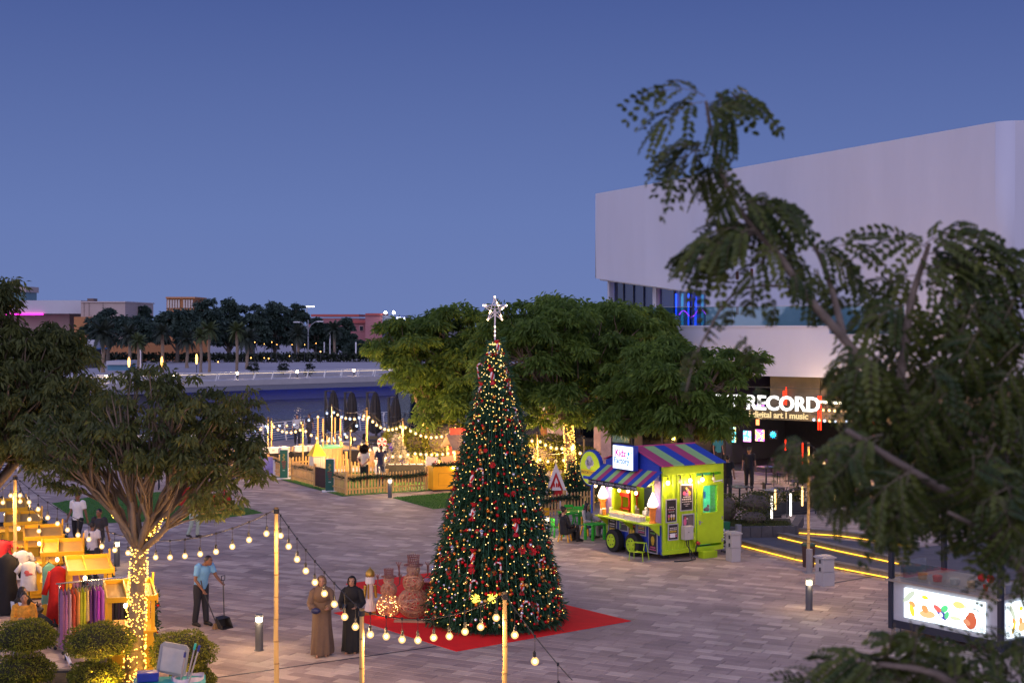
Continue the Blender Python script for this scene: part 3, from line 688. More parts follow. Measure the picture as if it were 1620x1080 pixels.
# ================================================================== white building on the right
stucco = M('white_stucco', (.53,.54,.61), .85, .05, .5, bump=.05, stretch=(1,1,.25))
bld = thing('white_hall', 'big angular white building with blank walls and a glass-railed terrace', 'building')
A = Vector((4.95,87.5,0)); B_ = Vector((19.15,56,0)); wd = (B_-A).normalized(); wn = Vector((-wd.y, wd.x, 0))*-1   # wn towards the camera side (left)
if wn.x > 0: wn = -wn
LW = (B_-A).length
ZT = 14.78
def upper(): 
    # outline of the main wall in its own plane: x along the wall from A, z up
    s1 = LW*.384
    f = FR(A, wd, Vector((0,0,1)))
    b = MB(f); b.prism([(0,9.62),(s1,8.40),(s1,ZT),(0,ZT)], -.4, .0 if f.to_3x3() @ Vector((0,0,1)) is None else 0)
    return f, s1
f, s1 = upper()
nz = (f.to_3x3() @ Vector((0,0,1))); sgnn = 1 if nz.dot(wn) > 0 else -1
b = MB(f); b.prism([(0.5,9.58),(s1,8.40),(s1,ZT),(0.5,ZT)], 0, sgnn*-.5); b.build('wall', stucco, bld)
b = MB(f); b.prism([(s1+.006,6.55),(LW,6.55),(LW,ZT),(s1+.006,ZT)], sgnn*.16, sgnn*-.5); b.build('wall', stucco, bld)
# rounded near corner and far corner
def col(c, r, z0, z1, nm='corner'):
    MB().lathe([(r,z0),(r,z1)], 24, (c.x,c.y,0)).build(nm, stucco, bld, smooth=False)
cA = A+wd*.5-wn*.5
MB().lathe([(.5,9.62),(.5,ZT-.002)], 28, (cA.x,cA.y,0)).build('corner', stucco, bld, smooth=True)
cB = B_+wn*.16-wn*.7; MB().lathe([(.7,6.5),(.7,ZT-.002)], 28, (cB.x,cB.y,0)).build('corner', stucco, bld, smooth=True)
b = MB(); b.b2((cB.x, cB.y-.7, 6.5), (48, cB.y-.2, ZT)); b.build('wall', stucco, bld)
# left end wall and roof
e2_ = -wn
b = MB(FR(A+wd*.5, e2_, Vector((0,0,1)))); b.prism([(.5,9.6),(26,9.6),(26,ZT),(.5,ZT)], -.5, -.004); b.build('wall', stucco, bld)
C_ = A-wn*26
b = MB(); b.add([A-wn*.4+Vector((0,0,ZT-.3)), B_-wn*.4+Vector((0,0,ZT-.3)), Vector((48,cB.y-.3,ZT-.3)), Vector((48,110,ZT-.3)), C_+Vector((0,0,ZT-.3))], [(0,1,2,3,4)]); b.build('roof', M('roof_grey', (.4,.4,.4)), bld)
# soffit of the cantilever, recessed glass below it
b = MB(f); b.prism([(0,9.5),(s1,8.3),(s1,8.36),(0,9.56)], sgnn*-.5, sgnn*-6); b.build('soffit', M('soffit_white', (.6,.6,.62)), bld)
blue_in = M('blue_lit_wall', (.10,.14,.35), .6, .4, .6)
for x0, x1 in ((.6,s1*.42),(s1*.46,s1-.3)):
    zt = lambda x: 9.5-(1.2)*x/s1
    b = MB(f); b.prism([(x0,5),(x1,5),(x1,zt(x1)),(x0,zt(x0))], sgnn*-1.2, sgnn*-1.26); w_ = b.build('window', MGLASS('tower_glass', (.45,.55,.7), k=.12, base=.03), bld)
    for k in range(1,4):
        x = x0+(x1-x0)*k/4; b = MB(f); b.b2((x-.04,5,sgnn*-1.14),(x+.04,zt(x)-.02,sgnn*-1.19)); b.build('mullion', dark_metal, w_)
for q_ in (((s1*.425,5,sgnn*-1.0),(s1*.455,9.2,sgnn*-1.3)),((.28,5,sgnn*-.9),(.5,9.5,sgnn*-1.3))): MB(f).b2(*q_).build('pillar', stucco, bld)
b = MB(f); b.b2((.4,5,sgnn*-5.5),(s1,9.3,sgnn*-5.7)); b.build('inner_wall', blue_in, bld)
b = MB(f); b.b2((.5,5,sgnn*-1.3),(s1,5.1,sgnn*-5.5)); b.build('inner_floor', M('dark_floor', (.05,.05,.06)), bld)
b = MB(f); b.b2((.36,5,sgnn*-1.3),(.42,9.5,sgnn*-5.7)); b.build('inner_wall', M('hall_inner_dark', (.03,.035,.05)), bld)
bl = ME('blue_strip', (.02,.10,1), 4)
for k in range(7):
    b = MB(f); x = .9+k*.78; b.b2((x,5.3,sgnn*-5.3),(x+.10,8.7,sgnn*-5.42)); b.build('light_tube', bl if k % 3 != 1 else ME('cyan_strip', (.05,.5,.75), 1.2), bld)
b = MB(f)
for k in range(22):
    xx = s1*.5+k*.26; zz = 7.35+.22*math.sin(k*.9)+.012*k; x2 = xx+.26; z2 = 7.35+.22*math.sin((k+1)*.9)+.012*(k+1)
    b.bar((xx,zz,sgnn*-2.2),(x2,z2,sgnn*-2.2),.035)
b.build('neon', ME('magenta_neon', (1,.02,.7), 10), bld)
for k, (lx, lz) in enumerate(((16.2,9.1),(17.5,9.2),(16.2,7.3))):
    b = MB(f); b.b2((lx,lz,sgnn*.19),(lx+.22,lz+.4,sgnn*.162)); b.build('vent', M('vent_red', (.12,.03,.03)), bld)
# ---- terrace band
TA = Vector((3.2,70.64,0)); TB = Vector((34,47.9,0)); td = (TB-TA).normalized(); tn = Vector((td.y,-td.x,0))    # tn towards the camera
if tn.y > 0: tn = -tn
LT = (TB-TA).length; ft = FR(TA, td, Vector((0,0,1))); sg = 1 if (ft.to_3x3() @ Vector((0,0,1))).dot(tn) > 0 else -1
xs = (Vector((14.0,62.7,0))-TA).dot(td)
b = MB(ft); b.prism([(0,4.47),(LT,4.47),(LT,6.33),(xs+.01,6.33),(xs+.01,6.33),(xs,6.68),(0,6.68)], 0, sg*-.5); b.build('band', stucco, bld)
b = MB(ft); b.b2((0,6.68,sg*.05),(xs,6.76,sg*-.56)); b.b2((xs+.012,6.332,sg*.05),(LT,6.40,sg*-.56)); b.build('coping', stucco, bld)
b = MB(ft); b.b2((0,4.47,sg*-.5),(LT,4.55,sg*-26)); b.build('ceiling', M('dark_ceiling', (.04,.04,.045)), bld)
b = MB(ft); b.b2((0,6.3,sg*-.5),(LT,6.5,sg*-30)); b.build('terrace_floor', conc, bld)
gl_rail = thing('glass_railing', 'frameless greenish glass railing on the white terrace', 'railing')
gm = MGLASS('railing_glass', (.50,.68,.70), k=.25, base=.06, rough=.02)
k = 0; x = .3
while x < LT-2:
    b = MB(ft); b.b2((x+.012,6.762,sg*-.2),(x+2.05,7.62,sg*-.225)) if x < xs-1.2 else b.b2((x+.012,6.402,sg*-.2),(x+2.05,7.62,sg*-.225)); b.build('pane', gm, gl_rail); x += 2.07
b = MB(ft); b.b2((.3,7.622,sg*-.185),(LT-2,7.65,sg*-.24)); b.build('handrail', steel, gl_rail)
# ---- ground floor: dark glazing on the left, open bar on the right
xo = (Vector((8.7,66.4,0))-TA).dot(td)          # bar starts here
sf = dark_metal
gf = MB(ft); gf.b2((-14,.0,sg*-2.5),(xo,4.46,sg*-2.56)); gw = gf.build('glazing', MGLASS('shop_glass', (.3,.36,.4), k=.25, base=.08), bld)
for k in range(13):
    x = -14+k*(xo+14)/12; b = MB(ft); b.b2((x-.05,0,sg*-2.44),(x+.05,4.46,sg*-2.49)); b.build('mullion', sf, gw)
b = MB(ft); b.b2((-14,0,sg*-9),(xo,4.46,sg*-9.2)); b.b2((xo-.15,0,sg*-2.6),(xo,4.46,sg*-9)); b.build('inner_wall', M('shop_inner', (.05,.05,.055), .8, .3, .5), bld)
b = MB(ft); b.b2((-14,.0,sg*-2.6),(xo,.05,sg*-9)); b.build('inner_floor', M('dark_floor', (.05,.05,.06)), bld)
for k, x in enumerate((-2.2,-3.4)):
    b = MB(ft); b.b2((x,.4,sg*-6.8),(x+1.0,4.2,sg*-6.9)); b.build('lit_panel', ME('lit_pale_panel', (.85,.82,.5), 1.1), bld)
for k, x in enumerate((2.4,3.9,5.6)):
    b = MB(ft); b.b2((x,2.6-.25*k,sg*-5.5),(x+1.1,2.63-.25*k,sg*-5.6)); b.build('ceiling_lamp', ME('cool_strip', (.7,.9,.95), 3), bld)
pillar_m = M('pink_mottled_plaster', (.50,.36,.38), .8, .35, 2.5)
for k, px in enumerate((879.5, 953)):
    p = G(px, 752 if k == 0 else 745); t = thing('pillar', ('pink mottled pillar beside the giant ice cream cone','pink mottled pillar behind the round trailer sign')[k], 'pillar', p, GA, 'mottled pillars under the white hall')
    MB().box((0,0,2.22),(.58,.58,4.44)).build('shaft', pillar_m, t); MB().box((0,0,.1),(.66,.66,.2)).build('base', conc, t)
# ---- bar interior
bar = thing('bar_frontage', 'dark open-fronted bar with video panels and red neon tubes', 'bar')
brown = M('bronze_panel', (.085,.066,.045), .5, .4, 1.2)
for k in range(6):
    x = xo+3.0+k*2.5; b = MB(ft); b.b2((x+.02,2.95,sg*-1.2),(x+2.48,4.46,sg*-1.3)); b.build('fascia_panel', brown, bar)
b = MB(ft); b.b2((xo,2.42,sg*-1.22),(LT,2.9,sg*-1.6)); b.build('beam', M('beam_brown', (.10,.085,.06), .6, .3), bar)
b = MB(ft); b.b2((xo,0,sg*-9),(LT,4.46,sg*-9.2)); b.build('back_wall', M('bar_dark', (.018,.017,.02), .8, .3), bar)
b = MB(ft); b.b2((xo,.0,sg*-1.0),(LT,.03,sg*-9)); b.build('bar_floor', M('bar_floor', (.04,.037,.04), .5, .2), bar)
b = MB(ft); b.b2((xo+9.4,0,sg*-1.4),(LT,2.4,sg*-1.5)); b.build('partition', M('bar_dark', (.018,.017,.02)), bar)
red_n = ME('red_neon', (1,.03,.008), 2.6)
def loc_t(px, dist):      # x along the band plane for a pixel column, at setback dist
    # intersect ray with plane
    o = TA-tn*dist; dr = Vector(((px-CX)/FPX, 1, 0)); den = dr.dot(tn); s = o.dot(tn)/den; return (dr*s-TA).dot(td), s
for k, (px, y0, y1) in enumerate(((1240,618,640),(1244,612,640),(1243,695,712),(1295,626,648),(1295,650,680),(1357,601,640),(1365,601,632),(1382,601,705),(1270,700,735))):
    x, s = loc_t(px, 1.05); z0 = EYE-(y1-HY)*s/FPX; z1 = min(EYE-(y0-HY)*s/FPX, 4.45)
    b = MB(ft); b.b2((x-.018,z0,sg*-1.0),(x+.018,z1,sg*-1.06)); b.build('neon_tube', red_n, bar)
    if px == 1295:
        b = MB(ft); b.b2((x+.09,z0,sg*-1.0),(x+.13,z1,sg*-1.06)); b.build('neon_tube', red_n, bar)
def screen_mat(nm, cols, seed, scale, st):
    m = bpy.data.materials.new(nm); m.use_nodes = True; t = m.node_tree; t.nodes.clear()
    e = t.nodes.new('ShaderNodeEmission'); e.inputs[1].default_value = st; o = t.nodes.new('ShaderNodeOutputMaterial')
    tc = t.nodes.new('ShaderNodeTexCoord'); mp = t.nodes.new('ShaderNodeMapping'); mp.inputs['Location'].default_value = (seed*3.7,seed*1.3,seed); t.links.new(tc.outputs['Object'], mp.inputs[0])
    n = t.nodes.new('ShaderNodeTexNoise'); n.inputs['Scale'].default_value = scale; n.inputs['Detail'].default_value = 2; n.inputs['Distortion'].default_value = 1.5; t.links.new(mp.outputs[0], n.inputs['Vector'])
    rp = t.nodes.new('ShaderNodeValToRGB'); el = rp.color_ramp.elements; rp.color_ramp.interpolation = 'CONSTANT'
    el[0].position = 0; el[0].color = (*cols[0],1); el[1].position = .75; el[1].color = (*cols[-1],1)
    for i, c in enumerate(cols[1:-1]): q = el.new(.32+.38*(i)/(max(1,len(cols)-2))); q.color = (*c,1)
    t.links.new(n.outputs['Fac'], rp.inputs[0]); t.links.new(rp.outputs[0], e.inputs[0]); t.links.new(e.outputs[0], o.inputs[0]); return m
scr = [(1156,1164,675,699,((.9,.2,.8),(1,.9,.3),(.1,.8,.9),(.9,.1,.2))),(1176,1188,681,698,((.1,.1,.7),(.9,.3,.9),(.1,.6,1),(1,.8,.6))),(1195,1209,679,697,((1,.1,.05),(1,.6,.2),(.8,.1,.8),(1,1,.9))),(1217,1229,681,693,((.01,.02,.05),(.02,.3,.9),(.1,.7,1),(.01,.02,.06))),
       (1223,1231,609,662,((.05,.15,.9),(.9,.2,.9),(.1,.6,1),(.8,.6,1))),(1197,1209,640,658,((.1,.4,1),(.7,.9,1),(.6,.2,.9),(.1,.1,.5))),(1196,1201,663,672,((1,.1,.02),(1,.3,.1),(.6,.05,.02)))]
for k, (x0, x1, y0, y1, cols) in enumerate(scr):
    dist = 3.2 if y0 > 662 and k < 4 else 1.9
    xa, sa = loc_t(x0, dist); xb, sb = loc_t(x1, dist); zb = EYE-(y1-HY)*sa/FPX; za = EYE-(y0-HY)*sa/FPX
    s_o = thing('video_screen', ('tall narrow video panel of a pink and yellow figure','video panel of blue and pink shapes','video panel of red and orange shapes','video panel showing a blue burst','tall blue and pink video column behind the sign letters','pale blue video panel behind the sign letters','small red video panel under the sign')[k], 'screen', ft @ Vector(((xa+xb)/2, (za+zb)/2, sg*-dist)), 0, 'video panels in the bar')
    s_o.rotation_euler = (0,0,math.atan2(td.y,td.x))
    hw, hh = (xb-xa)/2, (za-zb)/2
    MB().box((0,.05,0),(2*hw+.06,.08,2*hh+.06)).build('frame', black_plastic, s_o)
    if k == 3:
        bb = MB(); pts = []
        for j in range(18): r_ = hh*(1.0 if j % 2 else .66); pts.append((r_*math.cos(j*math.pi/9), r_*math.sin(j*math.pi/9)))
        bb.prism(pts, -.02, .0, FR((0,0,0),(1,0,0),(0,0,1))); bb.build('picture', screen_mat('screen3', ((.0,.2,.8),(.02,.45,.95),(.1,.7,1),(.0,.3,.8)), 3, 5, 2.0), s_o)
    else: MB().box((0,0,0),(2*hw,.02,2*hh)).build('picture', screen_mat('screen%d' % k, cols, k+1, 3.5, 2.2), s_o)
sgn = thing('bar_sign', 'white lit letters OFF RECORD over smaller warm lettering at the bar', 'sign')
rzt = math.atan2(td.y, td.x)
xa, sa = loc_t(1208, .45); p = ft @ Vector((xa, EYE-(638-HY)*sa/FPX, sg*-.45)); text('lettering', 'OFF RECORD', .92, ME('letter_white', (1,.97,.92), 1.5), sgn, p, (R(90),0,rzt), .05, .02)
xa, sa = loc_t(1214, .45); p = ft @ Vector((xa, EYE-(656-HY)*sa/FPX, sg*-.45)); text('lettering', 'fusion l digital art l music', .40, ME('letter_warm', (1,.72,.35), .8), sgn, p, (R(90),0,rzt), .02, .008)
xa, s_a = loc_t(1175, .8); xb, sb = loc_t(1300, .8); b = MB(ft); b.b2((xa,3.0,sg*-.82),(xb,3.05,sg*-.87)); b.b2((xa,3.9,sg*-.82),(xb,3.94,sg*-.87)); b.build('frame', dark_metal, sgn)
# ================================================================== snack trailer
KN = Vector((4.35, 41.16, 0)); KA = math.atan2(.53,.848)
lime = M('lime_paint', (.40,.60,.012), .42, .12, 2.2, bump=.08); limed = M('lime_paint', (.47,.60,.012)); kblue = M('blue_paint', (.022,.055,.40), .4, .08, 3)
purple = M('lavender_paint', (.30,.21,.50), .5, .08, 3); maroon = M('maroon_canvas', (.42,.05,.13), .8, .08, 5); cgreen = M('green_canvas', (.30,.50,.17), .8, .08, 5); cblue = M('blue_canvas', (.018,.06,.36), .8, .08, 5)
roof_red = M('dark_red', (.2,.01,.02)); wood_dark = M('dark_wood', (.06,.03,.02), .7, .3, 6)
bulbg = ME('bulb_glow', (1,.64,.30), 10); bulbw = ME('bulb_white', (1,.80,.55), 60)
tr = thing('snack_trailer', 'lime green and blue snack trailer with striped roof and awning', 'food trailer', KN, KA)
KL, KW, Z0, Z1 = 2.75, 2.28, .17, 2.72
def corr(mb, w, z0, z1, plane, n, depth=.03, sk=()):
    """ribbed container sheet in plane 'x' or 'y'"""
    pitch = w/n
    prof = []
    for i in range(n):
        prof += [(i*pitch, 0), (i*pitch+pitch*.42, 0), (i*pitch+pitch*.54, depth), (i*pitch+pitch*.88, depth)]
    prof.append((w, 0)); k = len(prof); vs = []
    for z in (z0, z1):
        for u, d in prof: vs.append((u, d, z) if plane == 'y' else (d, u, z))
    mb.add(vs, [(i, i+1, k+i+1, k+i) for i in range(k-1)])
DX0, DX1 = 1.27, 2.2      # door
b = MB(); corr(b, DX0-.05, Z0+.12, 2.5, 'y', 6); b.build('end_wall', lime, tr)
b = MB(); b.b2((0,-.03,2.47),(KW,.05,Z1)); b.b2((-.0,-.035,Z0),(KW,.05,Z0+.13)); b.b2((0,-.034,Z0+.13),(.09,.05,2.47)); b.b2((KW-.09,-.034,Z0+.13),(KW,.05,2.47)); b.b2((DX0-.09,-.032,Z0+.13),(DX0-.03,.04,2.47)); b.build('frame', lime, tr, bevel=.01)
dr = MB(); z1_, z2_ = 1.27, 2.12; xa_, xb_ = DX0+.17, DX1-.16
dr.b2((DX0,-.04,Z0+.2),(DX1,-.005,z1_)); dr.b2((DX0,-.04,z2_),(DX1,-.005,2.40)); dr.b2((DX0,-.04,z1_),(xa_,-.005,z2_)); dr.b2((xb_,-.04,z1_),(DX1,-.005,z2_)); door = dr.build('door', lime, tr, bevel=.006)
b = MB(); b.bar((xa_,-.045,z1_),(xb_,-.045,z1_),.05); b.bar((xa_,-.045,z2_),(xb_,-.045,z2_),.05); b.bar((xa_,-.047,z1_),(xa_,-.047,z2_),.05); b.bar((xb_,-.047,z1_),(xb_,-.047,z2_),.05); win = b.build('window_frame', lime, door)
b = MB(); b.b2((xa_+.02,-.02,z1_+.02),(xb_-.02,-.015,z2_-.02)); b.build('window_pane', MGLASS('kiosk_glass', (.9,.97,.97), base=.03), door)
b = MB(); b.box((DX0+.08,-.055,1.02),(.05,.03,.12)); b.bar((DX0+.08,-.08,1.03),(DX0+.17,-.08,1.03),.02); b.build('handle', steel, door)
b = MB()
for zz in (.45,1.1,2.2): b.box((DX1+.012,-.05,zz),(.03,.03,.1))
b.build('hinge', steel, door)
b = MB(); b.bar((DX0+.6,-.06,2.2),(DX0+.93,-.06,2.22),.03); b.build('door_closer', paint_white, door)
b = MB(); b.b2((DX0+.15,.55,Z0),(KW-.02,.62,2.5)); b.build('inner_wall', M('teal_lit_wall', (.25,.75,.50), .6, .1), tr)
b = MB(); b.b2((DX0+.9,.10,1.3),(DX0+.94,.13,2.1)); b.build('tube_light', ME('cyan_tube', (.35,1,.95), 18), tr)
# water fountain seen through the door window
b = MB(); b.ball((1.62,.35,1.84),(.17,.16,.20),12,8); b.box((1.62,.35,1.78),(.34,.3,.2)); b.build('juice_bowl', M('blue_plastic', (.02,.16,.65), .3), tr)
b = MB(); b.lathe([(.18,1.64),(.18,1.68),(.07,1.6),(.05,1.36),(.09,1.28)][::-1], 12, (1.62,.35,0)); b.build('juice_stand', M('pale_blue_plastic', (.6,.7,.8)), tr)
b = MB(); b.ball((1.95,.32,1.34),.07,8,6); b.ball((1.86,.32,1.33),.05,8,6); b.ball((1.98,.32,1.43),.04,8,6); b.build('fruit', M('pink_fruit', (.55,.05,.12)), tr)
# other walls
b = MB(); b.b2((KW-.03,.05,Z0),(KW,KL,Z1)); b.b2((0,KL-.04,Z0),(KW,KL,Z1)); b.build('back_wall', lime, tr)
b = MB(); b.b2((.03,.05,Z0),(KW-.03,KL-.04,Z0+.06)); b.b2((.05,.05,2.66),(KW-.03,KL-.04,Z1-.01)); b.build('floor_pan', M('dark_floor', (.05,.05,.06)), tr)
b = MB(); corr(b, KL-.02, Z0, 1.0, 'x', 11, .03); b.b2((.035,0.06,Z0),(.07,KL,1.0)); b.build('lower_wall', kblue, tr)
b = MB(); b.b2((-.03,.1,2.30),(.05,KL,Z1)); b.build('header', kblue, tr)
MB().b2((-.02,.055,1.0),(.05,.36,2.30)).build('side_panel', purple, tr); MB().b2((-.02,KL-.30,1.0),(.05,KL,2.30)).build('side_panel', purple, tr)
b = MB()
for y in (.40,1.42,KL-.35): b.b2((-.03,y-.05,1.0),(.05,y+.05,2.30))
b.b2((-.03,.45,1.0),(.05,KL-.4,1.22)); b.b2((-.033,.36,2.2),(.04,KL-.3,2.298)); b.build('window_frame', lime, tr, bevel=.006)
b = MB(); b.b2((1.0,.1,Z0),(1.06,1.25,2.6)); b.b2((.1,1.25,Z0),(1.06,1.3,1.0)); b.build('inner_wall', M('inner_blue', (.01,.03,.45), .5), tr)
b = MB(); b.b2((1.4,1.3,Z0),(1.45,KL-.05,2.6)); b.build('inner_wall', M('inner_navy', (.05,.06,.10), .5), tr)
b = MB(); b.b2((.1,1.5,1.0),(.7,KL-.4,1.05)); b.b2((.1,.45,1.0),(.7,1.35,1.05)); b.build('worktop', M('white_top', (.6,.6,.58)), tr)
b = MB(); b.b2((.7,1.5,1.95),(1.1,KL-.1,2.0)); b.mi = 1; b.box((.9,2.0,2.62),(.1,1.2,.04)); b.build('inner_lamp', [lime, ME('inner_lamp', (1,.85,.65), 34)], tr)
# popcorn cart inside: red frame
b = MB()
for x in (.25,.55):
    for y in (1.95,2.3): b.bar((x,y,1.05),(x,y,1.65),.03)
b.b2((.2,1.9,1.63),(.6,2.35,1.75)); b.b2((.2,1.9,1.25),(.6,2.35,1.29)); b.build('popcorn_frame', M('popcorn_red', (.45,.02,.015), .4), tr)
b = MB(); b.prism([(.18,1.88),(.62,1.88),(.62,2.37),(.18,2.37)], 1.75, 1.79); b.build('popcorn_roof', M('red_yellow', (.7,.3,.03)), tr)
# counter shelf, brackets
b = MB(); b.b2((-.52,.02,1.04),(-.0,KL-.10,1.085)); sh = b.build('counter', lime, tr, bevel=.006)
for y in (.10,1.4,KL-.1): MB().add([(-.03,y-.02,1.03),(-.42,y-.02,1.03),(-.03,y-.02,.72),(-.03,y+.02,1.03),(-.42,y+.02,1.03),(-.03,y+.02,.72)], [(0,1,2),(3,5,4),(0,3,4,1),(1,4,5,2),(2,5,3,0)]).build('bracket', lime, sh)
# roof: two slopes with stripes running down, ridge along x
RZ, RY = 3.16, KL/2
cols3 = [cgreen, cblue, maroon]
b = MB(); b.add([(-.02,-.04,Z1),(-.02,KL,Z1),(-.02,RY,RZ)], [(0,1,2)]); b.add([(KW,-.04,Z1),(KW,KL,Z1),(KW,RY,RZ)], [(0,1,2)]); b.build('gable', kblue, tr)
ns = 6
order = [maroon, cgreen, cblue, maroon, cgreen, cblue]
for i in range(ns):
    x0 = -.06+(KW+.10)*i/ns; x1 = -.06+(KW+.10)*(i+1)/ns
    b = MB()
    for (ya, za, yb, zb) in ((-.10,Z1+.01,RY,RZ+.02),(KL+.06,Z1+.01,RY,RZ+.02)):
        vs = [(x0,ya,za),(x1,ya,za),(x1,yb,zb),(x0,yb,zb)]; b.add(vs+[(v[0],v[1],v[2]+.03) for v in vs], [(0,1,2,3),(7,6,5,4),(0,4,5,1),(1,5,6,2),(2,6,7,3),(3,7,4,0)])
    b.build('roof_stripe', order[i], tr)
b = MB(); b.tube([(-.07,RY,RZ+.05),(KW+.05,RY,RZ+.05)], .03, 6); b.tube([(-.07,-.11,Z1+.02),(-.07,RY,RZ+.05)], .028, 6); b.build('roof_trim', M('pink_trim', (.45,.05,.16)), tr)
# awning
AX, AZ0, AZ1 = -.62, 2.56, 2.16
na = 13; order = [cblue, maroon, cgreen]
aw = MB(); aw.bar((-.04,.3,2.2),(AX+.05,.3,AZ1-.02),.025); aw.bar((-.04,KL-.2,2.2),(AX+.05,KL-.2,AZ1-.02),.025); awn = aw.build('awning', steel, tr)
for i in range(na):
    y0 = -.02+(KL+.14)*i/na; y1 = -.02+(KL+.14)*(i+1)/na
    b = MB(); vs = [(-.02,y0,AZ0),(-.02,y1,AZ0),(AX,y1,AZ1),(AX,y0,AZ1)]; b.add(vs+[(v[0],v[1],v[2]+.02) for v in vs], [(0,1,2,3),(7,6,5,4),(0,4,5,1),(1,5,6,2),(2,6,7,3),(3,7,4,0)]); b.build('stripe', order[i % 3], awn)
b = MB(); b.b2((AX-.02,.42,AZ1-.15),(AX,KL+.06,AZ1+.0)); vb = b.build('valance', M('black_banner', (.012,.012,.014), .6), awn)
text('lettering', 'ART \u2022 KIDS \u2022 ZONE \u2022 ICECREAM \u2022 COOKIES \u2022 KIDZ MENU', .098, M('banner_letter', (.55,.5,.5), .6, 0), awn, (AX-.024,1.62,AZ1-.075), (R(90),0,R(-90)), .002)
# lit sign box
sg_ = MB(); sg_.b2((-.30,.98,2.52),(-.12,2.02,3.26)); sbox = sg_.build('sign_box', kblue, tr, bevel=.015)
b = MB(); b.b2((-.315,1.01,2.55),(-.302,1.99,3.23)); b.build('sign_face', ME('sign_white_face', (.80,.90,1), 1.5), sbox)
text('lettering', 'Kidz', .30, ME('pink_letter', (.55,.015,.33), 1), sbox, (-.322,1.60,3.01), (R(90),0,R(-90)), .003, .006)
text('lettering', 'Factory', .25, ME('blue_letter', (.015,.12,.42), 1), sbox, (-.322,1.55,2.79), (R(90),0,R(-90)), .003, .003)
b = MB()
for (y, z, r) in ((1.20,3.02,.055),(1.10,2.95,.02),(1.25,2.9,.03),(1.13,3.12,.018),(1.08,2.80,.016),(1.17,2.72,.02),(1.27,2.70,.012),(1.05,3.05,.022)): b.tube([(-.318,y,z),(-.324,y,z)], r, 8)
b.build('splash', ME('sky_letter', (.05,.30,.60), 1), sbox)
# round sign at the rear left
b = MB(); b.tube([(-.10,KL+.72,2.40),(.02,KL+.72,2.40)], .56, 28); rs = b.build('round_sign', kblue, tr)
b = MB(); b.tube([(-.125,KL+.72,2.40),(-.101,KL+.72,2.40)], .51, 28); b.build('sign_face', M('lime_sign', (.42,.55,.02), .4, .1, emit=(.42,.55,.02), es=.25), rs)
b = MB(); b.b2((-.14,KL+.30,2.18),(-.126,KL+1.16,2.34)); b.build('ribbon', M('yellow_ribbon', (.75,.55,.02), .5), rs)
b = MB(); b.b2((-.145,KL+.40,2.05),(-.127,KL+1.05,2.14)); b.build('strip', kblue, rs)
text('lettering', 'FACTORY TREATS', .105, M('sign_ink', (.05,.05,.06), .5, 0), rs, (-.143,KL+.73,2.26), (R(90),0,R(-90)), .002)
b = MB()
for y, z, r in ((.72,2.62,.16),(.60,2.56,.10),(.84,2.55,.11),(.76,2.48,.12)): b.tube([(-.135,KL+y,z),(-.126,KL+y,z)], r, 14)
b.build('emblem', M('grey_emblem', (.45,.46,.5), .5, .3, 14), rs)
MB().bar((-.04,KL+.72,1.0),(-.04,KL+.72,1.9),.05).build('sign_post', kblue, rs)
# wheels
tyre = M('tyre_rubber', (.018,.018,.018), .8, .2)
for y in (2.12, 1.14):
    b = MB(); b.tube([(-.27,y,.34),(-.25,y,.34),(-.06,y,.34),(-.03,y,.34)], [.29,.34,.34,.30], 22); wl = b.build('wheel', tyre, tr, smooth=False)
    b = MB(); b.lathe([(.21,0),(.21,.02),(.17,-.03),(.06,-.04)], 18); o = b.build('rim', lime, wl); o.matrix_local = Matrix.Translation((-.285,y,.34)) @ Matrix.Rotation(R(-90),4,'Y')
    b = MB()
    for k in range(6): b.tube([(-.30,y+.13*math.cos(k),.34+.13*math.sin(k)),(-.268,y+.13*math.cos(k),.34+.13*math.sin(k))], .018, 6)
    b.build('rim_hole', dark_metal, wl)
